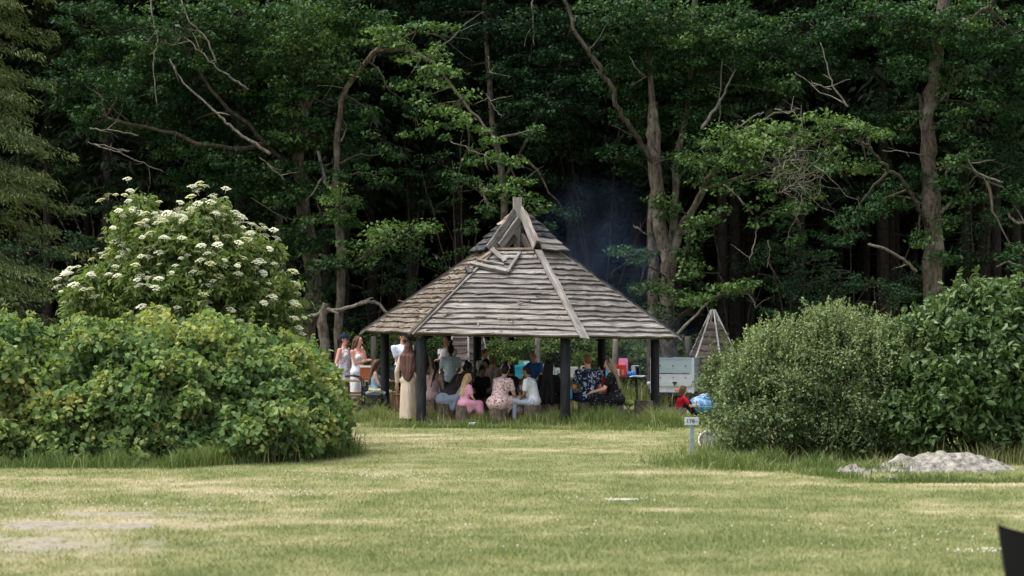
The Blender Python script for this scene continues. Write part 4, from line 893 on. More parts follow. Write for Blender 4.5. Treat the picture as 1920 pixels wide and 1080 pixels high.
# ================================================================ timber shelter
woodmat('roof_plank_wood', (.03, .026, .023), (.165, .152, .14), (.36, .34, .32), scale=(1.6, 30, 30), crack=.9, moss=(.58, (.06, .052, .045)))
woodmat('littered_plank_wood', (.05, .042, .035), (.17, .148, .125), (.32, .29, .26), scale=(1.3, 26, 26), moss=(.47, (.115, .08, .052)))
woodmat('pale_plank_wood', (.09, .082, .075), (.24, .222, .205), (.41, .385, .36), scale=(1.0, 18, 18))
woodmat('fresh_broken_wood', (.10, .075, .055), (.26, .20, .155), (.42, .36, .30), scale=(1.2, 20, 20))
woodmat('charred_wood', (.006, .006, .007), (.02, .02, .022), (.12, .12, .13), scale=(6, 14, 14), crack=1.0)
woodmat('under_wood', (.04, .032, .025), (.08, .065, .05), (.13, .11, .085), scale=(1.2, 12, 12))
woodmat('mast_wood', (.16, .14, .125), (.34, .315, .29), (.50, .475, .45), scale=(16, 16, 1.2))
woodmat('tepee_plank_wood', (.05, .04, .034), (.14, .115, .098), (.26, .225, .20), scale=(1.5, 20, 20))
woodmat('tar_black', (.006, .007, .009), (.012, .014, .018), (.035, .038, .045), scale=(10, 10, 1.5), rough=.6)
plain('strip_white', (.55, .53, .5), .7)
SHX, SHD, SR, ST = GX(974, 38.07), 38.07, 3.31, .80
shelter = thing('timber_shelter', 'open six sided timber shelter with a weathered grey plank roof and a half burnt peak', 'shelter', (SHX, SHD, 0))
def ang(i): return R(-9 - 60 * i)
def corner(i, r): 
    x = r * math.cos(ang(i)); t_ = (SR - r) / (SR - ST); ze = 1.715 - .0199 * SR * math.cos(ang(i)); return np.array((x, r * math.sin(ang(i)), ze + (3.47 - ze) * t_))
def capc(i, r): return np.array((r * math.cos(ang(i)), r * math.sin(ang(i)), 4.40 - (r - .05) / .85 * .80))
def plank(name, parent, A, B, C_, D__, matn, rng, nseg=12, thick=.03, lift=.04, rag=.018, jag=.03):
    """plank whose lower edge runs A-B and upper edge D__-C_; laps over the next one"""
    A, B, C_, D__ = [np.array(q, float) for q in (A, B, C_, D__)]
    X_ = unit(B - A); Nn = unit(np.cross(X_, D__ - A)); Y_ = np.cross(Nn, X_); O = (A + B) / 2
    la = np.dot(A - O, X_); lb = np.dot(B - O, X_); ld = np.dot(D__ - O, X_); lc = np.dot(C_ - O, X_); hh = np.dot(D__ - O, Y_)
    la += rng.randn() * jag * .4; lb += rng.randn() * jag * .4
    v = []; w0 = rng.randn(nseg + 1) * rag; w0 = .5 * w0 + .5 * np.convolve(w0, np.ones(3) / 3, 'same') * 1.4; up = rng.randn(nseg + 1) * .006
    bow = rng.randn() * .012
    for k in range(nseg + 1):
        t_ = k / nseg; xl = la + (lb - la) * t_; xu = ld + (lc - ld) * t_; yl = w0[k] + bow * math.sin(PI * t_); z_ = lift + thick + up[k]
        v += [(xl, yl, z_), (xu, hh, thick), (xl, yl, z_ - thick - .008), (xu, hh, 0)]
    f = []
    for k in range(nseg):
        a = 4 * k; b_ = a + 4
        f += [(a, b_, b_ + 1, a + 1), (a + 2, a + 3, b_ + 3, b_ + 2), (a, a + 2, b_ + 2, b_)]
    f += [(0, 1, 3, 2), (4 * nseg, 4 * nseg + 2, 4 * nseg + 3, 4 * nseg + 1)]
    mb = MB(); mb.add(v, f); me = mb.mesh(name, MATS[matn])
    M = Matrix(((X_[0], Y_[0], Nn[0], O[0]), (X_[1], Y_[1], Nn[1], O[1]), (X_[2], Y_[2], Nn[2], O[2]), (0, 0, 0, 1)))
    return obj(name, me, parent, mat4=M)
def board(name, parent, p, q, w_, th, matn, rng=None, twist=0, up=(0, 0, 1), nseg=6, rag=.004):
    """loose board from p to q; grain along it"""
    rng = rng or rs(1); p, q = Vector(p), Vector(q); d = q - p; Ln = d.length; d.normalize()
    y = Vector(up).cross(d); y.normalize(); z = d.cross(y)
    if twist: Rm = Matrix.Rotation(twist, 3, d); y, z = Rm @ y, Rm @ z
    v = []
    for k in range(nseg + 1):
        x = Ln * k / nseg; a, b_ = rng.randn() * rag, rng.randn() * rag
        if k in (0, nseg): x += rng.randn() * .01
        v += [(x + rng.randn() * rag * 2, -w_ / 2 + a, th / 2), (x, w_ / 2 + b_, th / 2), (x + rng.randn() * rag, w_ / 2 + b_, -th / 2), (x, -w_ / 2 + a, -th / 2)]
    f = []
    for k in range(nseg):
        a = 4 * k; b_ = a + 4
        f += [(a + j, a + (j + 1) % 4, b_ + (j + 1) % 4, b_ + j) for j in range(4)]
    f += [(3, 2, 1, 0), tuple(4 * nseg + j for j in range(4))]
    mb = MB(); mb.add(v, f)
    M = Matrix(((d.x, y.x, z.x, p.x), (d.y, y.y, z.y, p.y), (d.z, y.z, z.z, p.z), (0, 0, 0, 1)))
    return obj(name, mb.mesh(name, MATS[matn]), parent, mat4=M)
rng = rs(700)
NR = 17
for i in range(6):
    edges = np.linspace(0, 1, NR + 1) + np.concatenate([[0], rng.randn(NR - 1) * .006, [0]])
    for k in range(NR):
        r0, r1 = SR - (SR - ST) * edges[k], SR - (SR - ST) * min(1, edges[k + 1] + .012)
        A_, B_, C_, Dd = corner(i + 1, r0), corner(i, r0), corner(i, r1), corner(i + 1, r1)
        ins = .035 if i in (0, 2) else .02
        A2, B2 = A_ + (B_ - A_) * ins * 1.2 / max(r0, .5), B_ + (A_ - B_) * ins * 1.2 / max(r0, .5)
        plank('plank', shelter, A2, B2, C_, Dd, 'littered_plank_wood' if i == 2 else 'roof_plank_wood', rng, nseg=14 if i < 3 else 6, rag=.016, lift=.045)
    mb = MB(); q = [corner(i + 1, SR - .05), corner(i, SR - .05), corner(i, ST), corner(i + 1, ST)]; n_ = unit(np.cross(q[1] - q[0], q[3] - q[0]))
    v = [x - n_ * .02 for x in q] + [x - n_ * .045 for x in q]; mb.add(v, [(0, 1, 2, 3), (7, 6, 5, 4), (0, 4, 5, 1), (1, 5, 6, 2), (2, 6, 7, 3), (3, 7, 4, 0)])
    obj('light_stop_boarding', mb.mesh('light_stop_boarding', MATS['under_wood']), shelter)  # sheet added below the planks to keep light from leaking through
    board('rafter', shelter, corner(i, SR - .15) - (0, 0, .11), corner(i, .15) - (0, 0, .11), .07, .12, 'under_wood')
up = lambda i, r, h=.07: corner(i, r) + np.array((0, 0, h))
n1 = lambda i: np.array((math.cos(ang(i)) * .6, math.sin(ang(i)) * .6, 1))
board('hip_board', shelter, up(1, 3.42, .085) + (.02, 0, 0), up(1, .92, .10) + (.05, 0, 0), .16, .035, 'pale_plank_wood', rng, up=n1(1), nseg=10, rag=.007)
for s_ in (-.045, .05):
    o_ = np.array((-math.sin(ang(2)), math.cos(ang(2)), 0)) * s_
    board('hip_board', shelter, up(2, 3.4, .07) + o_, up(2, .95, .08) + o_, .06, .03, 'roof_plank_wood' if s_ > 0 else 'under_wood', rng, up=n1(2), nseg=10)
for i, r0 in ((0, 3.40), (3, 3.42), (4, 3.36), (5, 3.36)):
    board('hip_board', shelter, up(i, r0, .06), up(i, .8, .06), .15, .03, 'roof_plank_wood', rng, up=n1(i), nseg=10)
    board('hip_strip', shelter, up(i, r0, .098), up(i, .8, .098), .035, .045, 'charred_wood' if i == 0 else 'under_wood', rng, up=n1(i))
# posts and the ring beam on them
PR = 2.87
posts = [(1228, -9, None), (1060, -69, None), (790, -129, None), (722, 171, None), (895, 111, None), (1128, 51, None)]
pp_ = []
for i, (px, a_, _) in enumerate(posts):
    D = SHD + PR * math.sin(R(a_)); x = GX(px, D); pp_.append((x - SHX, D - SHD))
    ztop = 1.715 - .0199 * (x - SHX) + .18
    mb = MB(); rr = .098 if i in (1, 2) else .09
    mb.lathe([(rr * 1.04, -.15), (rr * 1.02, .1), (rr, .6), (rr * 1.01, 1.2), (rr * .99, ztop - .02), (rr * .9, ztop)], 14)
    obj('post', mb.mesh('post', MATS['tar_black'], True), shelter, (x - SHX, D - SHD, 0))
for i in range(6):
    a_, b_ = pp_[i], pp_[(i + 1) % 6]
    za, zb = 1.60 - .0199 * a_[0] + .2, 1.60 - .0199 * b_[0] + .2
    board('ring_beam', shelter, (*a_, za), (*b_, zb), .10, .10, 'under_wood', rng)
# mast and burnt peak
mb = MB(); v = []
for z_ in (1.9, 2.6, 3.3, 3.9, 4.3, 4.63):
    for sx, sy in ((-1, -1), (1, -1), (1, 1), (-1, 1)): v.append((sx * .082 + rng.randn() * .004, sy * .082 + rng.randn() * .004, z_ + rng.randn() * .006))
mb.add(v, [(4 * k + j, 4 * k + (j + 1) % 4, 4 * k + 4 + (j + 1) % 4, 4 * k + 4 + j) for k in range(5) for j in range(4)] + [(20, 21, 22, 23), (3, 2, 1, 0)])
obj('mast', mb.mesh('mast', MATS['mast_wood']), shelter, (0, 0, 0), (0, R(-.6), R(8)))
mb = MB(); mb.add([(.0, 0, 3.5), (.09, 0, 3.6), (.095, 0, 4.2), (.03, 0, 4.05), (0, .16, 3.5), (.09, .16, 3.6), (.095, .16, 4.2), (.03, .16, 4.05)], [(0, 1, 2, 3), (7, 6, 5, 4), (0, 4, 5, 1), (1, 5, 6, 2), (2, 6, 7, 3), (3, 7, 4, 0)])
obj('burnt_splinter', mb.mesh('burnt_splinter', MATS['charred_wood']), shelter, (.0, -.085, 0))
for i, mats_ in ((0, ['roof_plank_wood', 'roof_plank_wood', 'charred_wood', 'charred_wood', 'charred_wood', 'charred_wood']), (2, ['charred_wood'] * 4 + ['fresh_broken_wood'] * 2), (3, ['charred_wood'] * 6), (4, ['charred_wood'] * 6), (5, ['roof_plank_wood'] + ['charred_wood'] * 5)):
    es = np.linspace(1.03, .16, 7)
    for k in range(6):
        r0, r1 = es[k], es[k + 1] - .01
        A_, B_, C_, Dd = capc(i + 1, r0), capc(i, r0), capc(i, r1), capc(i + 1, r1)
        if i == 2 and k < 5: B_, C_ = B_ + (A_ - B_) * 0, C_
        if i == 2: A_, Dd = A_, Dd; B_ = A_ + (B_ - A_) * .82; C_ = Dd + (C_ - Dd) * .8
        if i == 0: A_ = B_ + (A_ - B_) * .86; Dd = C_ + (Dd - C_) * .84
        plank('charred_plank' if 'char' in mats_[k] else 'plank', shelter, A_, B_, C_, Dd, mats_[k], rng, nseg=6, rag=.016, lift=.035)
board('peak_board', shelter, capc(2, .98) + (0, 0, -.03), capc(2, .10) + (0, 0, -.05), .03, .26, 'roof_plank_wood', rng, nseg=5, rag=.008)
board('peak_board', shelter, capc(2, .80) + (.1, -.02, -.12), capc(2, .10) + (.06, -.04, -.2), .03, .17, 'pale_plank_wood', rng, nseg=5, rag=.008)
board('peak_board', shelter, capc(1, .90) + (0, 0, -.02), capc(1, .08) + (0, 0, -.02), .035, .24, 'pale_plank_wood', rng, nseg=5, rag=.012)
board('peak_board', shelter, capc(1, .86) + (.06, 0, .04), capc(1, .16) + (.05, 0, .05), .05, .05, 'fresh_broken_wood', rng, nseg=5, rag=.006)
board('sill_board', shelter, corner(2, .82) + (0, -.02, .07), corner(1, .82) + (0, -.02, .07), .10, .04, 'fresh_broken_wood', rng, nseg=6, rag=.006)
# loose boards lying on the front slope
fA, fB, fC = corner(2, SR), corner(1, SR), corner(1, ST); fn = unit(np.cross(fB - fA, fC - fA))
def onface(px, py, lift):
    o_ = np.array((0, 0, CAM_H)) - np.array((SHX, SHD, 0)); d = W(px, py, 1) - np.array((0, 0, CAM_H)); t_ = np.dot(fA + fn * lift - o_, fn) / np.dot(d, fn); return o_ + d * t_
board('loose_board', shelter, onface(884, 494, .10), onface(952, 509, .12), .09, .07, 'roof_plank_wood', rng, up=fn, rag=.006)
board('loose_board', shelter, onface(895, 487, .14), onface(946, 497, .14), .03, .05, 'pale_plank_wood', rng, up=fn, rag=.008)
board('loose_board', shelter, onface(950, 510, .13), onface(975, 474, .10), .07, .035, 'roof_plank_wood', rng, up=fn, rag=.004)
board('loose_board', shelter, onface(921, 466, .18), onface(945, 487, .10), .10, .03, 'pale_plank_wood', rng, up=fn, rag=.012)
board('loose_board', shelter, onface(893, 491, .07), onface(925, 470, .09), .07, .04, 'fresh_broken_wood', rng, up=fn, rag=.005)
board('loose_board', shelter, onface(874, 500, .12), onface(882, 512, .09), .09, .06, 'charred_wood', rng, up=fn, rag=.006)
for _ in range(26):
    a_ = onface(rng.uniform(800, 1060), rng.uniform(510, 625), .075); b_ = a_ + np.array((rng.uniform(-.25, .25), 0, 0)) + (fA - fC) * rng.uniform(-.03, .05)
    if abs(a_[0] + .45) > 2: continue
    board('splinter', shelter, a_, b_, .018, .012, 'fresh_broken_wood' if rng.rand() < .4 else 'under_wood', rng, up=fn, nseg=3)
for _ in range(60):
    t0, t1 = rng.uniform(.02, .95), rng.uniform(.08, .92); r_ = SR - (SR - ST) * t0; a_ = corner(3, r_) * (1 - t1) + corner(2, r_) * t1 + np.array((0, 0, .09)); b_ = a_ + np.array((rng.randn() * .12, rng.randn() * .05, rng.randn() * .03))
    board('bark_scrap', shelter, a_, b_, .03, .014, 'under_wood' if rng.rand() < .5 else 'littered_plank_wood', rng, nseg=3)

# hanging chains under the roof
plain('steel_grey', (.35, .36, .37), .4, .8)
plain('steel_black', (.02, .02, .022), .45, .3)
base = np.array((GX(1081, 38.2), 38.2, 0)); root = thing('hanging_chain', 'pair of steel chains hanging from the shelter roof by the front right post', 'chain', base)
for x0, x1, y0, y1 in ((-.06, -.03, 2.35, 1.36), (.06, .045, 2.35, 1.30)):
    mb = MB()
    nlk = 26
    for k in range(nlk):
        t_ = k / nlk; z_ = y0 + (y1 - y0) * t_; x_ = x0 + (x1 - x0) * t_ + .008 * math.sin(k * .7); w_ = .010
        dx, dy = (w_, 0) if k % 2 else (0, w_)
        mb.tube([(x_ - dx, -dy, z_ + .02), (x_, 0, z_ + .03), (x_ + dx, dy, z_ + .02), (x_ + dx, dy, z_ - .01), (x_, 0, z_ - .02), (x_ - dx, -dy, z_ - .01), (x_ - dx, -dy, z_ + .02)], .004, 3, cap=False)
    obj('chain_strand', mb.mesh('chain_strand', MATS['steel_grey']), root)

# ================================================================ tepees
def tepee(label, px, D, H, RB, rot, rows, ztop, seed):
    rng = rs(seed); base = ground_at(px, D); root = thing('plank_tepee', label, 'tepee', base)
    c = lambda i, z: np.array((RB * (1 - z / H) * math.cos(rot - i * PI / 3), RB * (1 - z / H) * math.sin(rot - i * PI / 3), z))
    for i in range(6):
        zs = np.linspace(0, ztop, rows + 1)
        for k in range(rows):
            z0, z1 = zs[k], zs[k + 1] + .02
            plank('plank', root, c(i + 1, z0), c(i, z0), c(i, z1), c(i + 1, z1), 'tepee_plank_wood', rng, nseg=4, thick=.018, lift=.03, rag=.006)
        mb = MB(); mb.tube([c(i, 0) * 1.0 + np.array((0, 0, .02)), c(i, H * .5) + c(i, 0) * .03, c(i, H * .98) + np.array((0, 0, .02)) + c(i, 0) * .02], [.028, .024, .02], 6)
        obj('corner_pole', mb.mesh('corner_pole', MATS['strip_white'], True), root)
    return root
tepee('small plank tepee with white corner poles standing behind the trailer', 1337, 43.5, 2.33, 1.10, R(-20), 12, 1.98, 801)
tepee('tall plank tepee with one white pole seen under the roof behind the rear left post', 876, 42.3, 3.15, .82, R(-25), 17, 2.8, 802)

# ================================================================ wire fence
woodmat('fence_post_wood', (.14, .12, .10), (.28, .25, .21), (.42, .38, .33), scale=(14, 14, 1.5))
plain('galvanised_wire', (.14, .15, .15), .5, .5)
FD = 46.0; base = np.array((0, FD, 0)); root = thing('wire_fence', 'chain link fence with round grey wooden posts along the edge of the wood', 'fence', base)
for px in (280, 420, 560, 700, 856, 1010, 1152, 1291, 1437, 1580, 1720, 1860):
    mb = MB(); r_ = .075; mb.lathe([(r_, -.2), (r_, .5), (r_ * .97, 1.2), (r_ * .95, 1.62), (r_ * .7, 1.66)], 10); obj('fence_post', mb.mesh('fence_post', MATS['fence_post_wood'], True), root, (GX(px, FD), .0, 0), (rs(px).randn() * .015, rs(px + 1).randn() * .015, 0))
mb = MB(); x0, x1, sp, zt = -6.2, 7.0, .075, 1.5
k0 = int((x1 - x0 + zt) / sp)
for k in range(k0):
    for sg in (1, -1):
        a0 = x0 - (zt if sg > 0 else 0) + k * sp; pts = [(a0, 0), (a0 + sg * zt, zt)]
        xs_ = sorted(p[0] for p in pts)
        if xs_[1] < x0 or xs_[0] > x1: continue
        t0 = max(0, (x0 - a0) * sg if sg > 0 else (a0 - x1)); t1 = min(zt, (x1 - a0) if sg > 0 else (a0 - x0))
        if t1 - t0 < .02: continue
        mb.tube([(a0 + sg * t0, -.09, t0 + .03), (a0 + sg * t1, -.09, t1 + .03)], .0013, 3, cap=False)
obj('wire_mesh', mb.mesh('wire_mesh', MATS['galvanised_wire']), root, kind='stuff')
for z_ in (.04, .8, 1.53): 
    mb = MB(); mb.tube([(x0, -.095, z_), (x1, -.095, z_)], .004, 4); obj('line_wire', mb.mesh('line_wire', MATS['galvanised_wire']), root)

# ================================================================ trailer
plain('trailer_white', (.46, .49, .51), .45, .1, var=.05); plain('trailer_side_blue', (.36, .45, .47), .45, .4, var=.06); plain('tyre_rubber', (.02, .02, .02), .9); plain('reflector_orange', (.75, .30, .06), .35); plain('plastic_black', (.02, .02, .023), .5)
base = ground_at(1262, 42.4); base[2] = 0
root = thing('box_trailer', 'small white box trailer with pale blue upper side boards, tail towards the camera', 'trailer', base, R(-16))
def bpart(name, boxes, matn, parent, bevel=0):
    mb = MB()
    for a_, b_ in boxes: mb.box(a_, b_)
    return obj(name, mb.mesh(name, MATS[matn]), parent)
bpart('tail_board', [((-.50, -.03, .40), (.46, .0, .80)), ((-.48, -.045, .52), (.44, -.03, .64)), ((-.50, -.05, .38), (.46, .02, .41))], 'trailer_white', root)
bpart('upper_tail_board', [((-.49, -.028, .83), (.45, -.003, 1.17)), ((-.50, -.035, 1.15), (.46, .004, 1.185))], 'trailer_side_blue', root)
for x_ in (-.505, .475): 
    bpart('side_board', [((x_ - .012, .02, .40), (x_ + .012, 1.85, .80))], 'trailer_white', root); bpart('upper_side_board', [((x_ - .012, .02, .83), (x_ + .012, 1.85, 1.17)), ((x_ - .02, .02, 1.165), (x_ + .02, 1.85, 1.185))], 'trailer_side_blue', root)
    bpart('corner_post', [((x_ - .028, -.055, .36), (x_ + .028, -.032, 1.19))], 'trailer_white', root)
bpart('head_board', [((-.50, 1.86, .40), (.46, 1.88, 1.17))], 'trailer_side_blue', root); bpart('floor_board', [((-.49, .0, .40), (.45, 1.85, .43))], 'under_wood', root)
for x_ in (-.3, 0, .3):
    for z_ in (.72, 1.0): 
        mb = MB(); mb.lathe([(.016, -.008), (.016, 0), (.008, .008)], 8); obj('bolt', mb.mesh('bolt', MATS['plastic_black']), root, (x_, -.034, z_), (R(90), 0, 0))
for k in range(5):
    for z_ in (.74, 1.0):
        mb = MB(); mb.lathe([(.016, -.008), (.016, 0), (.008, .008)], 8); obj('bolt', mb.mesh('bolt', MATS['plastic_black']), root, (.49, .25 + .32 * k, z_), (0, R(90), 0))
mb = MB(); mb.box((-.0, -.062, .585), (.09, -.047, .625)); mb.box((.03, -.07, .54), (.055, -.047, .60)); obj('latch', mb.mesh('latch', MATS['plastic_black']), root)
bpart('rear_reflector', [((.04, -.062, .425), (.16, -.046, .475))], 'reflector_orange', root)
bpart('light_bar', [((-.46, -.07, .29), (.44, -.04, .37))], 'plastic_black', root); bpart('chassis', [((-.35, .05, .30), (-.29, 1.8, .38)), ((.27, .05, .30), (.33, 1.8, .38)), ((-.45, .93, .26), (.43, 1.0, .32)), ((-.03, 1.8, .30), (.03, 2.9, .36))], 'steel_black', root)
for x_ in (-.62, .59):
    mb = MB(); mb.lathe([(.17, -.075), (.255, -.07), (.27, -.03), (.27, .03), (.255, .07), (.17, .075)], 20); wh = obj('wheel', mb.mesh('wheel', MATS['tyre_rubber'], True), root, (x_, .95, .27), (0, R(90), 0))
    mb = MB(); mb.lathe([(.03, -.06), (.165, -.078), (.165, .078), (.03, .06)], 16); obj('rim', mb.mesh('rim', MATS['steel_grey'], True), wh)
    mb = MB(); P = [(x_, .95 + .34 * math.cos(t_), .27 + .34 * math.sin(t_)) for t_ in np.linspace(.1, PI - .1, 9)]
    v = []; 
    for p in P: v += [(p[0] - .1, p[1], p[2]), (p[0] + .1, p[1], p[2])]
    mb.add(v, [(2 * k, 2 * k + 1, 2 * k + 3, 2 * k + 2) for k in range(8)]); mb.add([(a[0], a[1], a[2] + .012) for a in v], [(2 * k, 2 * k + 2, 2 * k + 3, 2 * k + 1) for k in range(8)]); obj('mudguard', mb.mesh('mudguard', MATS['plastic_black']), root)
mb = MB(); mb.beam((-.36, -.05, .40), (-.36, -.05, .01), .05, .05); mb.box((-.42, -.1, 0), (-.30, 0, .015)); obj('prop_stand', mb.mesh('prop_stand', MATS['steel_grey']), root)
mb = MB(); mb.lathe([(.05, -.02), (.05, .01), (.03, .025)], 12); obj('side_lamp', mb.mesh('side_lamp', MATS['trailer_white'], True), root, (-.57, -.04, .58), (R(90), 0, 0)); bpart('lamp_bracket', [((-.56, -.035, .55), (-.53, -.015, .62))], 'steel_grey', root)

# ================================================================ tables and things on them
woodmat('table_wood', (.16, .10, .06), (.30, .20, .13), (.42, .30, .2), scale=(1.2, 18, 18))
plain('black_plastic_top', (.03, .032, .038), .5); plain('beige_top', (.42, .33, .26), .6)
def picnic():
    base = ground_at(703, 39.9); base[2] = 0; root = thing('picnic_table', 'brown wooden picnic table with fixed benches left of the shelter', 'table', base)
    for k in range(5): board('table_plank', root, (-.95, -.32 + .16 * k, .73), (.95, -.32 + .16 * k, .73), .145, .035, 'table_wood', rs(k))
    for y_ in (-.78, -.64, .64, .78): board('bench_plank', root, (-.95, y_, .44), (.95, y_, .44), .13, .035, 'table_wood', rs(int(y_ * 100) + 99))
    for x_ in (-.65, .65):
        board('bench_bearer', root, (x_, -.84, .395), (x_, .84, .395), .045, .09, 'table_wood'); board('top_bearer', root, (x_, -.38, .68), (x_, .38, .68), .045, .07, 'table_wood')
        for s_ in (-1, 1): board('leg', root, (x_ + .05, s_ * .62, 0), (x_ + .05, s_ * .22, .70), .045, .10, 'table_wood')
picnic()
def folding_table(label, px0, px1, D, z, matn, dep=.6, splay=True):
    xm = GX((px0 + px1) / 2, D); L_ = (px1 - px0) / F_PX * D; root = thing('folding_table', label, 'table', (xm, D, 0))
    mb = MB(); h = L_ / 2; mb.box((-h, -dep / 2, z - .04), (h, dep / 2, z)); mb.box((-h - .006, -dep / 2 - .006, z - .032), (h + .006, dep / 2 + .006, z - .008)); obj('table_top', mb.mesh('table_top', MATS[matn]), root)
    for s_ in (-1, 1):
        for y_ in (-1, 1):
            mb = MB(); mb.tube([(s_ * (h - .18), y_ * (dep / 2 - .08), z - .045), (s_ * (h - .16), y_ * (dep / 2 - .07), z * .5), (s_ * (h - .14), y_ * (dep / 2 - .05), 0.0)], .013, 6); obj('leg', mb.mesh('leg', MATS['steel_black'], True), root)
        mb = MB(); mb.tube([(s_ * (h - .15), -dep / 2 + .06, .12), (s_ * (h - .15), dep / 2 - .06, .12)], .011, 6); obj('cross_bar', mb.mesh('cross_bar', MATS['steel_black'], True), root)
        mb = MB(); mb.tube([(s_ * (h - .17), 0, z * .48), (s_ * (h - .5), 0, z - .05)], .009, 6); mb.tube([(s_ * (h - .17), -dep / 2 + .07, z * .48), (s_ * (h - .17), dep / 2 - .07, z * .48)], .009, 6); obj('brace', mb.mesh('brace', MATS['steel_grey'], True), root)
    return root
TD = 41.8
folding_table('long beige folding table loaded with a cool box and white packs behind the shelter', 958, 1104, TD, .755, 'beige_top')
folding_table('black folding table with gifts at the right behind the rear right post', 1128, 1207, TD - .3, .765, 'black_plastic_top')
C = {}
def col(name, c, **k):
    if name not in MATS: plain(name, c, **k)
    return name
col('cyan_plastic', (.05, .45, .68), rough=.4); col('white_plastic', (.72, .73, .76), rough=.4); col('white_card', (.66, .65, .66), rough=.8); col('teal_card', (.12, .42, .42), rough=.6); col('red_wrap', (.62, .04, .03), rough=.4); col('pink_card', (.72, .26, .45), rough=.6)
col('blue_ribbon', (.02, .22, .62), rough=.4); col('orange_card', (.62, .26, .08), rough=.6); col('green_card', (.15, .42, .18), rough=.6); col('tan_wood_box', (.30, .10, .04), rough=.5); col('cream_lid', (.6, .55, .48)); col('pale_grey', (.42, .43, .44)); col('dark_card', (.035, .04, .05), rough=.5); col('rose_card', (.7, .35, .35))
def item(name, label, cat, px0, px1, ytop, D, zb, dep=.25, matn='white_card', rz=0, extra=None, group=None, taper=1.0):
    """box-like thing standing at height zb between px0 and px1, top seen at ytop"""
    x = GX((px0 + px1) / 2, D); w_ = (px1 - px0) / F_PX * D; h = W(px0, ytop, D)[2] - zb
    root = thing(name, label, cat, (x, D, zb), rz, group)
    mb = MB(); a = w_ / 2; b_ = .012
    mb.box((-a, -dep / 2 + b_, b_), (a, dep / 2 - b_, h - b_), taper=taper); mb.box((-a + b_, -dep / 2, b_), (a - b_, dep / 2, h - b_), taper=taper); mb.box((-a + b_, -dep / 2 + b_, 0), (a - b_, dep / 2 - b_, h), taper=taper)
    obj('body', mb.mesh('body', MATS[matn]), root)
    if extra: extra(root, a, dep / 2, h)
    return root
def lid(matn, t_=.04, over=.01):
    def f(r_, a, d, h): mb = MB(); mb.box((-a - over, -d - over, h - t_), (a + over, d + over, h + .012), taper=.96); obj('lid', mb.mesh('lid', MATS[matn]), r_)
    return f
def patch(matn, x0, x1, z0, z1, name='printed_panel', nxt=None):
    def f(r_, a, d, h):
        mb = MB(); mb.box((-a + 2 * a * x0, -d - .006, h * z0), (-a + 2 * a * x1, -d + .002, h * z1)); obj(name, mb.mesh(name, MATS[matn]), r_)
        if nxt: nxt(r_, a, d, h)
    return f
T1 = .757
item('cool_box', 'turquoise plastic cool box at the left end of the long table', 'cool box', 966, 986, 686, TD, T1, .3, 'cyan_plastic', extra=lid('cyan_plastic', .05, .012), taper=1.08)
item('gift_box', 'teal and green printed box on top of the cool box', 'box', 972, 993, 676, TD + .05, .757 + .255, .15, 'teal_card', extra=patch('green_card', 0, .4, .1, .9, nxt=patch('white_card', .45, .95, .3, .8)))
item('water_canister', 'white plastic canister beside the turquoise cool box', 'canister', 987, 1002, 684, TD - .1, T1, .2, 'white_plastic', extra=lid('white_plastic', .03, -.02))
item('speaker_box', 'small black box behind the blond boy on the table', 'box', 1006, 1023, 680, TD + .12, T1, .2, 'dark_card', extra=patch('pale_grey', .7, .9, .5, .9))
mb = MB()
def bottle(label, px, D, zb, r, h, matn, capm, name='bottle', cat='bottle', group=None):
    root = thing(name, label, cat, (GX(px, D), D, zb), group=group); mb = MB(); mb.lathe([(r * .9, 0), (r, .01), (r, h * .68), (r * .8, h * .78), (r * .4, h * .88), (r * .38, h * .93)], 12); obj('body', mb.mesh('body', MATS[matn], True), root)
    mb = MB(); mb.lathe([(r * .45, h * .925), (r * .45, h), (r * .3, h * 1.005)], 10); obj('cap', mb.mesh('cap', MATS[capm], True), root)
bottle('tall white thermos bottle in the middle of the long table', 1036, TD - .1, T1, .045, .30, 'white_plastic', 'white_plastic')
item('napkin_pack', 'white pack with a teal stripe right of the white thermos', 'pack', 1041, 1050, 690, TD - .1, T1, .12, 'white_card', extra=patch('teal_card', .25, .75, .1, .7))
item('cereal_box', 'white box with a red lid next to the front right post', 'box', 1046, 1056, 692, TD + .05, T1, .12, 'white_card', extra=lid('red_wrap', .05, .005))
item('cardboard_box', 'wide white carton right of the front right post', 'box', 1066, 1083, 688, TD - .1, T1, .2, 'white_card', extra=patch('rose_card', 0, .14, 0, 1))
item('cup_tower', 'stack of white cups beside the wide white carton', 'cup stack', 1083.5, 1088, 699, TD - .1, T1, .06, 'white_plastic', extra=patch('dark_card', 0, 1, .4, .6))
item('frame_box', 'black and white upright box beside the head of the man in the floral shirt', 'box', 1089, 1101, 686, TD, T1, .12, 'white_card', extra=patch('dark_card', .2, 1, 0, .95))
for px0, px1, yt, m_, lab in ((1023, 1031, 697, 'white_card', 'low white box left of the white thermos'), (1056, 1064, 699, 'rose_card', 'low pinkish box partly hidden by the front right post')): item('cardboard_box', lab, 'box', px0, px1, yt, TD - .15, T1, .15, m_)
T2 = .767; TE = TD - .35
item('gift_box', 'pink toy box with a clear window standing at the back of the black table', 'box', 1160, 1177, 672, TE + .15, T2, .12, 'pink_card', extra=patch('pale_grey', .32, .78, .4, .75))
item('gift_parcel', 'red wrapped parcel in the middle of the black table', 'gift', 1160, 1173, 684, TE, T2, .2, 'red_wrap', rz=.2, extra=patch('orange_card', .2, .6, .2, .6))
item('gift_box', 'red and white box lying at the left of the gifts', 'box', 1143, 1160, 684, TE + .05, T2 + .09, .2, 'red_wrap', rz=-.15, extra=patch('white_card', .15, .75, .2, .6))
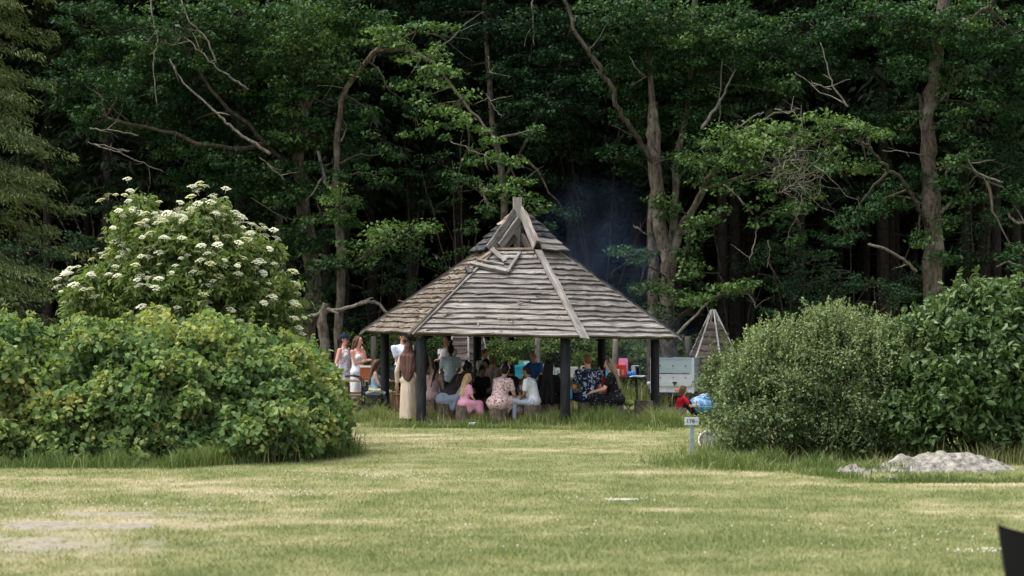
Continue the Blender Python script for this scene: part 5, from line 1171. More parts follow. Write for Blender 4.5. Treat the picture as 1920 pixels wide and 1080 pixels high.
item('cardboard_box', 'low white box under the red and white box', 'box', 1144, 1161, 692, TE, T2, .22, 'white_card', extra=patch('teal_card', .1, .5, .3, .5))
item('cyan_bag', 'small turquoise bag left of the gifts behind the long haired woman', 'bag', 1132, 1143, 688, TE, T2, .15, 'cyan_plastic', taper=.8, extra=lid('cyan_plastic', .02, -.02))
item('appliance_box', 'grey and black box at the right of the gifts', 'box', 1184, 1199, 685, TE + .1, T2, .15, 'pale_grey', extra=patch('dark_card', .45, 1, .05, .95, nxt=patch('white_card', .6, .9, .1, .8)))
base = np.array((GX(1183, TE), TE - .1, T2)); root = thing('ribbon_bow', 'blue rosette of ribbon in front of the grey box', 'bow', base); rng = rs(9)
for k in range(9):
    a_ = k * .7; mb = MB(); P = [(0, 0, .05), (.07 * math.cos(a_), .05 * math.sin(a_), .10 + .01 * (k % 3)), (.10 * math.cos(a_ + .3), .07 * math.sin(a_ + .3), .05), (.02, 0, .03)]; mb.tube(P, [.012, .022, .02, .01], 5); obj('ribbon_loop', mb.mesh('ribbon_loop', MATS['blue_ribbon'], True), root)
mb = MB(); mb.ball((0, 0, .02), (.05, .04, .022)); obj('ribbon_knot', mb.mesh('ribbon_knot', MATS['blue_ribbon'], True), root)
mb = MB(); rng = rs(3)
for k in range(4): mb.box((-.16 + .02 * k, -.11, .004 + k * .008), (.14 + .02 * k, .10, .010 + k * .008), Matrix.Rotation(.15 * k, 4, 'Z'))
tagp = obj('paper_sheets', mb.mesh('paper_sheets', MATS['white_card']), None, (GX(1192, TE), TE - .17, T2), label='loose white papers at the right end of the black table', cat='papers')
# left table things
item('wooden_box', 'reddish brown box with a pale lid on the picnic table', 'box', 676, 697, 687, 39.9, .75, .25, 'tan_wood_box', extra=lid('cream_lid', .02, .006))
item('tool_case', 'dark case on the picnic table between the man and the woman in the headscarf', 'case', 732, 752, 692, 39.8, .75, .3, 'dark_card', extra=lid('dark_card', .03, .005))
item('storage_crate', 'pale grey crate at the left end of the picnic table', 'crate', 618, 634, 684, 39.8, .75, .3, 'pale_grey', extra=lid('cream_lid', .03, .008))
# low plank table inside the shelter
base = np.array((GX(1020, 37.9), 37.9, 0)); root = thing('low_table', 'low plank table in the middle of the shelter behind the seated people', 'table', base)
for k in range(3): board('table_plank', root, (-.70, -.14 + .14 * k, .57), (.75, -.14 + .14 * k, .57), .13, .035, 'table_wood', rs(k + 7))
for x_ in (-.45, .5):
    for y_ in (-.1, .1): board('leg', root, (x_, y_, 0), (x_, y_, .55), .06, .06, 'under_wood', up=(1, 0, 0))
def cup(label, x, y, z, r=.035, h=.11, rot=(0, 0, 0), matn='white_plastic'):
    mb = MB(); n = 14; pr = [(r * .75, 0), (r, h), (r * .93, h), (r * .7, .006)]
    v = [(q[0] * math.cos(2 * PI * j / n), q[0] * math.sin(2 * PI * j / n), q[1]) for q in pr for j in range(n)]; f = [(i * n + j, i * n + (j + 1) % n, (i + 1) * n + (j + 1) % n, (i + 1) * n + j) for i in range(3) for j in range(n)] + [tuple(range(n))[::-1], tuple(3 * n + j for j in range(n))]
    mb.add(v, f); return obj('plastic_cup', mb.mesh('plastic_cup', MATS[matn], True), None, (x, y, z), rot, label=label, cat='cup')
cup('white plastic cup standing on the low table beside the boy in white', GX(975, 37.9), 37.9, .588)
gx, gy = pxg(880, 801); cup('white plastic cup lying on the lawn in front of the girl in pink', gx, gy, .05, .05, .13, (R(90), 0, R(70)))
gx, gy = pxg(645, 862)
bottle('small blue water bottle beside the shorts of the man in the floral shirt', 1070, 36.2, .48, .035, .19, 'cyan_plastic', 'white_plastic')
base = np.array((GX(977, 37.0), 37.0, 0)); root = thing('black_bucket', 'black fire bucket standing behind the boy in the white shirt', 'bucket', base); mb = MB(); mb.lathe([(.13, 0), (.15, .02), (.175, .34), (.185, .35), (.165, .35), (.14, .05)], 16); obj('bucket_shell', mb.mesh('bucket_shell', MATS['plastic_black'], True), root); mb = MB(); mb.tube([(.18 * math.cos(t_), 0, .34 + .05 * math.sin(t_)) for t_ in np.linspace(0, PI, 9)], .005, 5); obj('handle', mb.mesh('handle', MATS['steel_grey']), root)
obj('bucket_stand', None, None) if False else None
# green stool
col('lime_fabric', (.42, .52, .14), rough=.8)
base = np.array((GX(1178, 39.6), 39.6, 0)); root = thing('camping_stool', 'small lime green folding stool behind the long haired woman', 'stool', base)
mb = MB(); mb.ball((0, 0, .26), (.13, .12, .07), 12, 7); obj('seat', mb.mesh('seat', MATS['lime_fabric'], True), root)
for s_ in (-1, 1):
    mb = MB(); mb.tube([(s_ * .11, -.09, 0), (-s_ * .09, .09, .24)], .009, 5); obj('leg', mb.mesh('leg', MATS['steel_black']), root); mb = MB(); mb.tube([(s_ * .11, .09, 0), (-s_ * .09, -.09, .24)], .009, 5); obj('leg', mb.mesh('leg', MATS['steel_black']), root)
# pram
col('pram_fabric', (.05, .055, .065), rough=.8); col('pram_grey', (.22, .26, .30), rough=.7); col('yellow_trim', (.72, .42, .03), rough=.6)
base = ground_at(697, 38.6); base[2] = 0; root = thing('pushchair', 'black pushchair with a grey and yellow seat parked beside the picnic table', 'pushchair', base)
s_ = F_PX / 38.6
for y_ in (-.24, .24):
    mb = MB(); mb.tube([(-.52, y_, .86), (-.40, y_, .88), (-.27, y_, .85), (-.19, y_, .76), (-.19, y_, .55), (-.17, y_, .16)], .016, 7); obj('side_frame', mb.mesh('side_frame', MATS['steel_black'], True), root)
    mb = MB(); mb.tube([(-.19, y_, .55), (.34, y_, .16)], .013, 6); mb.tube([(.25, y_, .5), (-.17, y_, .16)], .013, 6); obj('cross_frame', mb.mesh('cross_frame', MATS['steel_black'], True), root)
    for x_, r_ in ((-.17, .13), (.34, .11)):
        mb = MB(); mb.lathe([(r_ * .7, -.02), (r_, -.018), (r_, .018), (r_ * .7, .02)], 16); wh = obj('wheel', mb.mesh('wheel', MATS['tyre_rubber'], True), root, (x_, y_, r_), (R(90), 0, 0)); mb = MB(); mb.lathe([(.015, -.024), (r_ * .68, -.012), (r_ * .68, .012), (.015, .024)], 12); obj('rim', mb.mesh('rim', MATS['steel_grey'], True), wh)
mb = MB(); mb.tube([(-.52, -.24, .86), (-.55, -.1, .865), (-.55, .1, .865), (-.52, .24, .86)], .019, 7); obj('handlebar', mb.mesh('handlebar', MATS['plastic_black'], True), root)
mb = MB(); mb.box((-.17, -.21, .40), (.32, .21, .47)); mb.box((-.20, -.21, .44), (-.13, .21, .66)); mb.box((.28, -.2, .30), (.34, .2, .44)); obj('seat', mb.mesh('seat', MATS['pram_fabric']), root)
mb = MB(); mb.box((-.10, -.225, .475), (.30, .20, .52)); mb.tube([(-.1, -.2, .5), (.1, -.23, .56), (.3, -.2, .5)], .04, 8); obj('seat_pad', mb.mesh('seat_pad', MATS['pram_grey']), root)
mb = MB(); mb.tube([(-.05, -.235, .585), (.1, -.24, .575), (.25, -.235, .555)], .018, 6); obj('grab_bar', mb.mesh('grab_bar', MATS['yellow_trim'], True), root)
mb = MB(); mb.box((-.14, -.2, .17), (.28, .2, .19)); mb.box((-.14, -.2, .19), (.28, -.185, .29)); mb.box((-.14, .185, .19), (.28, .2, .29)); mb.box((-.14, -.2, .19), (-.125, .2, .29)); obj('basket', mb.mesh('basket', MATS['pram_fabric']), root)

# ================================================================ log seats
barkmat('log_bark', (.06, .045, .035), (.20, .155, .12), scale=(10, 10, 3)); barkmat('log_end', (.20, .14, .09), (.36, .28, .20), scale=(12, 12, 12), bump=.4)
def stump(label, px, D, r, h, seed, group=None):
    rng = rs(seed); base = ground_at(px, D); root = thing('log_seat', label, 'log seat', base, group=group)
    n = 18; k = r * (1 + .07 * rng.randn(n)); mb = MB(); v = []
    for z_, s_ in ((-.06, 1.08), (.03, 1.05), (h * .5, 1.0), (h, .97)):
        for j in range(n): v.append((k[j] * s_ * math.cos(2 * PI * j / n) + rng.randn() * .003, k[j] * s_ * math.sin(2 * PI * j / n), z_ + (rng.randn() * .004 if z_ > 0 else 0)))
    mb.add(v, [(i * n + j, i * n + (j + 1) % n, (i + 1) * n + (j + 1) % n, (i + 1) * n + j) for i in range(3) for j in range(n)]); obj('bark', mb.mesh('bark', MATS['log_bark']), root)
    mb = MB(); mb.add([(k[j] * .97 * math.cos(2 * PI * j / n), k[j] * .97 * math.sin(2 * PI * j / n), h - .004) for j in range(n)] + [(0, 0, h + .004)], [(j, (j + 1) % n, n) for j in range(n)]); obj('cut_face', mb.mesh('cut_face', MATS['log_end']), root)
LOGS = 'log seats round the fire place'
for a_ in (('reddish log seat under the woman in the polka dot dress', 1153, 35.75, .155, .42, 1), ('wide dark log standing left of the right hand post', 1206, 37.5, .20, .40, 2), ('log seat under the girl in the pink dress', 868, 35.9, .15, .36, 3), ('log seat under the boy in grey joggers', 998, 35.75, .17, .38, 4), ('log seat under the woman in the pink floral dress', 934, 35.75, .19, .36, 5),
           ('log seat under the woman with very long black hair', 1030, 36.4, .18, .38, 6), ('broad log seat under the man in the floral shirt', 1104, 36.1, .22, .42, 7), ('log seat under the bent figure in grey blue clothes', 838, 36.4, .2, .40, 8), ('log seat under the bare backed girl with the ponytail', 812, 37.2, .17, .42, 9), ('log seat of the woman in the dark olive dress', 842, 38.0, .18, .44, 10),
           ('log seat under the man in grey clothes', 916, 38.9, .17, .42, 11), ('log seat under the child with lowered head in black', 899, 38.6, .16, .4, 12), ('log seat under the boy in the black shirt', 960, 37.7, .15, .40, 13), ('log seat under the child in red and blue', 1133, 38.3, .15, .40, 14), ('log seat under the small child in pink', 1050, 38.9, .14, .36, 15)): stump(*a_, group=LOGS)
base = ground_at(1256, 37.6); root = thing('fallen_log', 'grey log lying in the grass beside the right hand post', 'log', base); rng = rs(17)
mb = MB(); P = [(-.30, .05, .13), (-.1, .02, .14), (.1, 0, .13), (.32, -.05, .12)]; mb.tube(P, [.135, .14, .13, .125], 12); obj('bark', mb.mesh('bark', MATS['log_bark'], True), root)

# ================================================================ number sign
plain('sign_paint', (.50, .54, .58), .5, var=.05, vscale=20); plain('sign_post_paint', (.27, .33, .38), .6, bump=.3, var=.15); plain('sign_black', (.015, .015, .018), .5)
base = ground_at(1296, 27.1); root = thing('number_sign', 'small pale sign reading 178- on a blue grey post in the grass', 'sign', base)
mb = MB(); mb.box((-.03, -.03, -.2), (.03, .03, .50)); mb.box((-.026, -.033, -.2), (.026, .033, .497)); obj('post', mb.mesh('post', MATS['sign_post_paint']), root, (0, 0, 0), (0, R(1.5), 0))
mb = MB(); mb.box((-.105, -.055, .465), (.105, -.036, .582)); mb.box((-.101, -.059, .469), (.101, -.032, .578)); obj('sign_plate', mb.mesh('sign_plate', MATS['sign_paint']), root)
cu = bpy.data.curves.new('lettering', 'FONT'); cu.body = '178\u2013'; cu.size = .080; cu.align_x = 'CENTER'; cu.align_y = 'CENTER'; cu.offset = .0007; cu.space_character = 1.08; cu.extrude = .001
to = bpy.data.objects.new('lettering_curve', cu); COL.objects.link(to); bpy.context.view_layer.update()
me = bpy.data.meshes.new_from_object(to.evaluated_get(bpy.context.evaluated_depsgraph_get())); me.materials.clear(); me.materials.append(MATS['sign_black']); bpy.data.objects.remove(to)
obj('lettering', me, root, (0, -.0605, .522), (R(90), 0, 0))

# ================================================================ ground pieces
m, t, o = newmat('sand_soil'); tc = N(t, 'ShaderNodeTexCoord'); n = N(t, 'ShaderNodeTexNoise', i_Scale=9.0, i_Detail=9.0, i_Roughness=.8); L(t, tc.outputs['Object'], n.inputs['Vector'])
r_ = ramp(t, [(.40, (.08, .072, .06)), (.47, (.20, .185, .165)), (.56, (.34, .315, .26)), (.75, (.43, .395, .325))]); L(t, n.outputs['Fac'], r_.inputs['Fac']); b = N(t, 'ShaderNodeBsdfPrincipled', i_Roughness=.95); L(t, r_.outputs[0], b.inputs['Base Color'])
bu = N(t, 'ShaderNodeBump', i_Strength=.9, i_Distance=.03); L(t, n.outputs['Fac'], bu.inputs['Height']); L(t, bu.outputs[0], b.inputs['Normal']); L(t, b.outputs[0], o.inputs['Surface'])
def heap(label, px, py, rx, ry, h, seed):
    x0, y0 = pxg(px, py); n = 90; u = np.linspace(-1, 1, n); X, Y = np.meshgrid(u, u); rr = np.sqrt(X ** 2 + Y ** 2); 
    prof = np.clip(1 - rr ** 1.6, 0, 1) ** 1.1; Z = h * prof * (.75 + .5 * fbm(X * 2 + seed, Y * 2, 2)) + (fbm(X * 6 + seed, Y * 6, 4) - .5) * .15 * np.minimum(1, prof * 3); Z += (fbm(X * 22, Y * 22 + seed, 2) - .5) * .025 - .02
    V = np.stack([X.ravel() * rx, Y.ravel() * ry, Z.ravel()], 1); I = (np.arange(n - 1)[:, None] * n + np.arange(n - 1)[None]).ravel()
    keep = (rr.ravel()[I] < 1.02); I = I[keep]
    me = fast_mesh('sand_heap', V, np.stack([I, I + 1, I + n + 1, I + n], 1), MATS['sand_soil'], smooth=True); o = obj('sand_heap', me, None, (x0, y0, float(gz(x0, y0))), label=label, cat='sand heap')
    return o
HP = heap('long low heap of pale sand and grey soil in front of the laurel', 1765, 882, 1.08, .42, .27, 5); heap('little heap of pale sand left of the long one', 1600, 889, .28, .22, .125, 9)
rng = rs(66)
for k in range(14):
    px, py = rng.uniform(1640, 1880), rng.uniform(862, 890); x, y = pxg(px, py + 12); mb = MB(); r_ = rng.uniform(.02, .045); mb.ball((0, 0, 0), (r_, r_ * .8, r_ * .6), 7, 5); 
    obj('soil_clod', mb.mesh('soil_clod', MATS['sand_soil']), HP, (x - HP.location.x, y - .25 - HP.location.y, .03), (rng.rand() * 3, rng.rand() * 3, 0))
x, y = pxg(1165, 937); mb = MB(); v = [(.20 * math.cos(a_) * (1 + .08 * math.sin(3 * a_)), .09 * math.sin(a_) * (1 + .1 * math.cos(2 * a_)), z_) for z_ in (-.04, .014) for a_ in np.linspace(0, 2 * PI, 17)[:-1]]
mb.add(v, [(j, (j + 1) % 16, 16 + (j + 1) % 16, 16 + j) for j in range(16)] + [tuple(range(16))[::-1], tuple(16 + j for j in range(16))]); plain('concrete_buff', (.45, .41, .35), .9, bump=.5); obj('flat_stone', mb.mesh('flat_stone', MATS['concrete_buff']), None, (x, y, float(gz(x, y))), label='flat pale stone let into the lawn in the middle', cat='stone')
tall('tall_grass', [seg((1580, 902), (1930, 905), .08, 1600, .04, .14, .35), seg((1570, 880), (1700, 884), .12, 700, .08, .22, .4)], 27, 'grass tufts growing into the edge of the sand heap')
# white tub, blue bag and paper by the right bush
plain('tub_white', (.62, .62, .6), .5); base = ground_at(1322, 28.3); root = thing('plastic_tub', 'white plastic tub tipped over under the small leaved bush', 'tub', base); mb = MB(); mb.lathe([(.12, 0), (.16, .02), (.19, .2), (.205, .21), (.18, .2), (.15, .03)], 18); obj('tub_shell', mb.mesh('tub_shell', MATS['tub_white'], True), root, (.06, 0, .10), (R(62), R(-20), 0)).scale = (.8, .8, .8)
m, t, o = newmat('blue_print'); tc = N(t, 'ShaderNodeTexCoord'); n = N(t, 'ShaderNodeTexNoise', i_Scale=11.0, i_Detail=2.0); L(t, tc.outputs['Object'], n.inputs['Vector']); r_ = ramp(t, [(.46, (.07, .18, .38)), (.52, (.14, .29, .47)), (.58, (.28, .38, .47))]); L(t, n.outputs['Fac'], r_.inputs['Fac']); b = N(t, 'ShaderNodeBsdfPrincipled', i_Roughness=.7); L(t, r_.outputs[0], b.inputs['Base Color']); L(t, b.outputs[0], o.inputs['Surface'])
base = ground_at(1316, 39.6); root = thing('bean_bag', 'large light blue patterned bag on the grass in front of the boy in red', 'bag', base); mb = MB(); mb.ball((0, 0, .19), (.32, .28, .21), 18, 10); mb.ball((.10, 0, .34), (.2, .2, .12), 12, 7); obj('cover', mb.mesh('cover', MATS['blue_print'], True), root); mb = MB(); mb.tube([(.32 * math.cos(a_), .28 * math.sin(a_), .17) for a_ in np.linspace(0, 2 * PI, 25)], .008, 5); obj('piping', mb.mesh('piping', MATS['cyan_plastic'], True), root)
x, y = pxg(1277, 784); mb = MB(); mb.add([(-.12, -.08, .03), (.1, -.1, .05), (.14, .08, .04), (-.08, .1, .07), (0, 0, .09)], [(0, 1, 4), (1, 2, 4), (2, 3, 4), (3, 0, 4), (3, 2, 1, 0)]); obj('crumpled_paper', mb.mesh('crumpled_paper', MATS['white_card']), None, (x, y, 0), label='crumpled white paper on the grass beside the number sign', cat='paper')

# ================================================================ black chair close to the camera
m, t, o = newmat('black_weave'); tc = N(t, 'ShaderNodeTexCoord'); b = N(t, 'ShaderNodeBsdfPrincipled', i_Roughness=.45); b.inputs['Base Color'].default_value = (.007, .007, .010, 1); b.inputs['Specular IOR Level'].default_value = .15
w1 = N(t, 'ShaderNodeTexWave', i_Scale=34.0, i_Distortion=.4); w1.bands_direction = 'X'; w2 = N(t, 'ShaderNodeTexWave', i_Scale=34.0, i_Distortion=.4); w2.bands_direction = 'Z'
for w_ in (w1, w2): L(t, tc.outputs['Object'], w_.inputs['Vector'])
mu = N(t, 'ShaderNodeMath', operation='MULTIPLY'); L(t, w1.outputs['Fac'], mu.inputs[0]); L(t, w2.outputs['Fac'], mu.inputs[1]); bu = N(t, 'ShaderNodeBump', i_Strength=1.0, i_Distance=.006); L(t, mu.outputs[0], bu.inputs['Height']); L(t, bu.outputs[0], b.inputs['Normal']); L(t, b.outputs[0], o.inputs['Surface'])
CD = 9.6; base = np.array((GX(1869, CD) + .30, CD, 0)); root = thing('woven_chair', 'black woven garden chair close to the camera at the lower right corner', 'chair', base)
def shell(name, rows, matn, th=.03):
    """rows of (list of points) make a curved sheet with thickness along +y"""
    mb = MB(); n = len(rows[0]); k = len(rows); v = [p for r_ in rows for p in r_] + [(p[0], p[1] + th, p[2]) if name == 'backrest' else (p[0], p[1], p[2] - th) for r_ in rows for p in r_]; off = n * k
    f = [(i * n + j, i * n + j + 1, (i + 1) * n + j + 1, (i + 1) * n + j) for i in range(k - 1) for j in range(n - 1)]; f += [tuple(off + q for q in reversed(a)) for a in list(f)]
    ring = [j for j in range(n)] + [i * n + n - 1 for i in range(1, k)] + [(k - 1) * n + j for j in range(n - 2, -1, -1)] + [i * n for i in range(k - 2, 0, -1)]
    f += [(ring[i], off + ring[i], off + ring[(i + 1) % len(ring)], ring[(i + 1) % len(ring)]) for i in range(len(ring))]
    mb.add(v, f); return obj(name, mb.mesh(name, MATS[matn]), root)
rows = []
for t_ in np.linspace(0, 1, 8):
    z_ = .42 + .5 * t_; hw = .205 + .095 * t_; dip = .055 * t_ ** 2
    rows.append([(hw * u, .02 + .07 * u * u - .10 * t_, z_ - dip * (1 - u * u)) for u in np.linspace(-1, 1, 11)])
shell('backrest', rows, 'black_weave')
shell('seat', [[(.24 * u, y_, .43 - .015 * (1 - u * u)) for u in np.linspace(-1, 1, 7)] for y_ in np.linspace(0.04, .48, 5)], 'black_weave', .06)
for x_ in (-.2, .2):
    for y_ in (.07, .44): mb = MB(); mb.tube([(x_, y_, .38), (x_ * 1.08, y_, 0)], .02, 8); obj('leg', mb.mesh('leg', MATS['black_weave'], True), root)
for x_ in (): mb = MB(); mb.tube([(x_, .03, .66), (x_, .3, .66), (x_, .44, .6), (x_ * .8, .46, .42)], .022, 8); obj('armrest', mb.mesh('armrest', MATS['black_weave'], True), root)

# ================================================================ smoke
m, t, o = newmat('wood_smoke'); tc = N(t, 'ShaderNodeTexCoord'); n = N(t, 'ShaderNodeTexNoise', i_Scale=1.3, i_Detail=3.0, i_Distortion=.6); L(t, tc.outputs['Object'], n.inputs['Vector'])
gr = N(t, 'ShaderNodeVectorMath', operation='LENGTH'); mp = N(t, 'ShaderNodeMapping'); L(t, tc.outputs['Generated'], mp.inputs['Vector']); mp.inputs['Location'].default_value = (-1, -1, -1); mp.inputs['Scale'].default_value = (2, 2, 2); L(t, mp.outputs[0], gr.inputs[0])
fo = N(t, 'ShaderNodeMapRange'); fo.inputs['From Min'].default_value = .95; fo.inputs['From Max'].default_value = .2; L(t, gr.outputs['Value'], fo.inputs['Value'])
nr = N(t, 'ShaderNodeMapRange'); nr.inputs['From Min'].default_value = .35; nr.inputs['From Max'].default_value = .75; L(t, n.outputs['Fac'], nr.inputs['Value'])
mu = N(t, 'ShaderNodeMath', operation='MULTIPLY'); L(t, fo.outputs[0], mu.inputs[0]); L(t, nr.outputs[0], mu.inputs[1]); m2 = N(t, 'ShaderNodeMath', operation='MULTIPLY'); m2.inputs[1].default_value = .11; L(t, mu.outputs[0], m2.inputs[0])
vs = N(t, 'ShaderNodeVolumePrincipled'); vs.inputs['Color'].default_value = (.38, .60, 1.0, 1); vs.inputs['Anisotropy'].default_value = .2; L(t, m2.outputs[0], vs.inputs['Density']); L(t, vs.outputs[0], o.inputs['Volume'])
def puff(label, px, py, D, r_, rot=0):
    mb = MB(); mb.ball((0, 0, 0), r_, 16, 10); obj('smoke', mb.mesh('smoke', m, True), None, tuple(W(px, py, D)), (0, rot, 0), kind='stuff', label=label, cat='smoke')
puff('blue smoke drifting off the burnt peak to the right', 1110, 490, 41.2, (2.0, 1.2, 2.3), R(12))
puff('thin blue smoke at the eave near the twin stemmed oak', 1235, 650, 41.2, (1.2, .9, 1.0))
# ================================================================ people
import bmesh
TS = bpy.data.scenes.new('scratch')
def fuse(mb, mats, voxel=.018, smooth=2, name='body'):
    """melt overlapping closed pieces into one continuous skin"""
    me = mb.mesh(name + '_raw', mats); o = bpy.data.objects.new('raw', me); TS.collection.objects.link(o)
    r = o.modifiers.new('r', 'REMESH'); r.mode = 'VOXEL'; r.voxel_size = voxel; r.use_smooth_shade = True
    s = o.modifiers.new('s', 'SMOOTH'); s.iterations = smooth; s.factor = .5
    vl = TS.view_layers[0]; vl.update()
    m2 = bpy.data.meshes.new_from_object(o.evaluated_get(vl.depsgraph))
    bpy.data.objects.remove(o); bpy.data.meshes.remove(me)
    n = len(m2.vertices); V = np.zeros(n * 3, np.float32); m2.vertices.foreach_get('co', V)
    k = len(m2.polygons); Lp = np.zeros(len(m2.loops), np.int32); m2.loops.foreach_get('vertex_index', Lp)
    bpy.data.meshes.remove(m2)
    return V.reshape(-1, 3), Lp.reshape(-1, 4)
def cap(mb, a, b, ra, rb, n=10):
    """closed tapered capsule"""
    a, b = np.array(a, float), np.array(b, float); d = b - a; L_ = np.linalg.norm(d)
    if L_ < 1e-5: mb.ball(a, max(ra, rb), n, 6); return
    d = d / L_; pts, rr = [], []
    for t_ in (-.92, -.6, -.2): pts.append(a + d * ra * t_); rr.append(ra * math.sqrt(1 - t_ * t_))
    for t_ in (.25, .5, .75): pts.append(a + d * L_ * t_); rr.append(ra + (rb - ra) * t_)
    for t_ in (.2, .6, .92): pts.append(b + d * rb * t_); rr.append(rb * math.sqrt(1 - t_ * t_))
    mb.tube([tuple(p) for p in pts], rr, n)
def rotm(axis, a): return np.array(Matrix.Rotation(a, 3, axis))
def clothmat(name, kind, cols, scale=14.0, rough=.85):
    m, t, o = newmat(name); tc = N(t, 'ShaderNodeTexCoord'); b = N(t, 'ShaderNodeBsdfPrincipled', i_Roughness=rough); b.inputs['Specular IOR Level'].default_value = .15
    if kind == 'plain':
        n = N(t, 'ShaderNodeTexNoise', i_Scale=5.0, i_Detail=3.0); L(t, tc.outputs['Object'], n.inputs['Vector']); c = cols[0]; r = ramp(t, [(.3, [x * .88 for x in c]), (.7, [min(1, x * 1.1) for x in c])]); L(t, n.outputs['Fac'], r.inputs['Fac']); L(t, r.outputs[0], b.inputs['Base Color'])
    elif kind == 'floral':
        last = None
        for k, c in enumerate(cols[1:]):
            n = N(t, 'ShaderNodeTexNoise', i_Scale=scale * (1 + .17 * k), i_Detail=2.0, i_Distortion=1.2); mp = N(t, 'ShaderNodeMapping'); mp.inputs['Location'].default_value = (3.1 * k, 1.7 * k, 5.2 * k); L(t, tc.outputs['Object'], mp.inputs['Vector']); L(t, mp.outputs[0], n.inputs['Vector'])
            r = ramp(t, [(.56, (0, 0, 0)), (.60, (1, 1, 1))]); L(t, n.outputs['Fac'], r.inputs['Fac']); mx = N(t, 'ShaderNodeMixRGB'); mx.inputs[2].default_value = (*c, 1)
            if last is None: mx.inputs[1].default_value = (*cols[0], 1)
            else: L(t, last, mx.inputs[1])
            L(t, r.outputs[0], mx.inputs[0]); last = mx.outputs[0]
        L(t, last, b.inputs['Base Color'])
    elif kind == 'dots':
        v = N(t, 'ShaderNodeTexVoronoi', i_Scale=scale, i_Randomness=.6); L(t, tc.outputs['Object'], v.inputs['Vector']); r = ramp(t, [(.12, cols[1]), (.16, cols[0])]); L(t, v.outputs['Distance'], r.inputs['Fac']); L(t, r.outputs[0], b.inputs['Base Color'])
    elif kind == 'check':
        last = None
        for dr in ('X', 'Z'):
            w_ = N(t, 'ShaderNodeTexWave', i_Scale=scale); w_.bands_direction = dr; L(t, tc.outputs['Object'], w_.inputs['Vector'])
            r = ramp(t, [(.45, cols[0]), (.55, cols[1])]); L(t, w_.outputs['Fac'], r.inputs['Fac'])
            if last is None: last = r.outputs[0]
            else: mx = N(t, 'ShaderNodeMixRGB', i_Fac=.5); L(t, last, mx.inputs[1]); L(t, r.outputs[0], mx.inputs[2]); last = mx.outputs[0]
        L(t, last, b.inputs['Base Color'])
    mpf = N(t, 'ShaderNodeMapping'); mpf.inputs['Scale'].default_value = (1.3, 1.3, .28); L(t, tc.outputs['Object'], mpf.inputs['Vector']); n = N(t, 'ShaderNodeTexNoise', i_Scale=10.0, i_Detail=2.0, i_Distortion=.6); L(t, mpf.outputs[0], n.inputs['Vector']); bu = N(t, 'ShaderNodeBump', i_Strength=.7, i_Distance=.035); L(t, n.outputs['Fac'], bu.inputs['Height']); L(t, bu.outputs[0], b.inputs['Normal'])
    L(t, b.outputs[0], o.inputs['Surface']); return name
plain('eye_white', (.7, .68, .65), .3); plain('eye_dark', (.02, .015, .012), .3); plain('lip', (.38, .12, .10), .5)
SK = {'fair': (.60, .36, .27), 'pink': (.62, .31, .24), 'tan': (.42, .25, .17), 'brown': (.22, .125, .08), 'dark': (.085, .048, .033)}
for k_, c_ in SK.items(): plain('skin_' + k_, c_, .5, var=.06)
HC = {'black': (.008, .007, .007), 'darkbrown': (.03, .018, .012), 'brown': (.09, .05, .03), 'lightbrown': (.20, .12, .07), 'blond': (.42, .29, .15), 'ash': (.20, .15, .10), 'ginger': (.18, .085, .045)}
for k_, c_ in HC.items(): woodmat('hair_' + k_, [x * .55 for x in c_], c_, [min(1, x * 1.5) for x in c_], scale=(40, 40, 4), crack=.6, rough=.6)
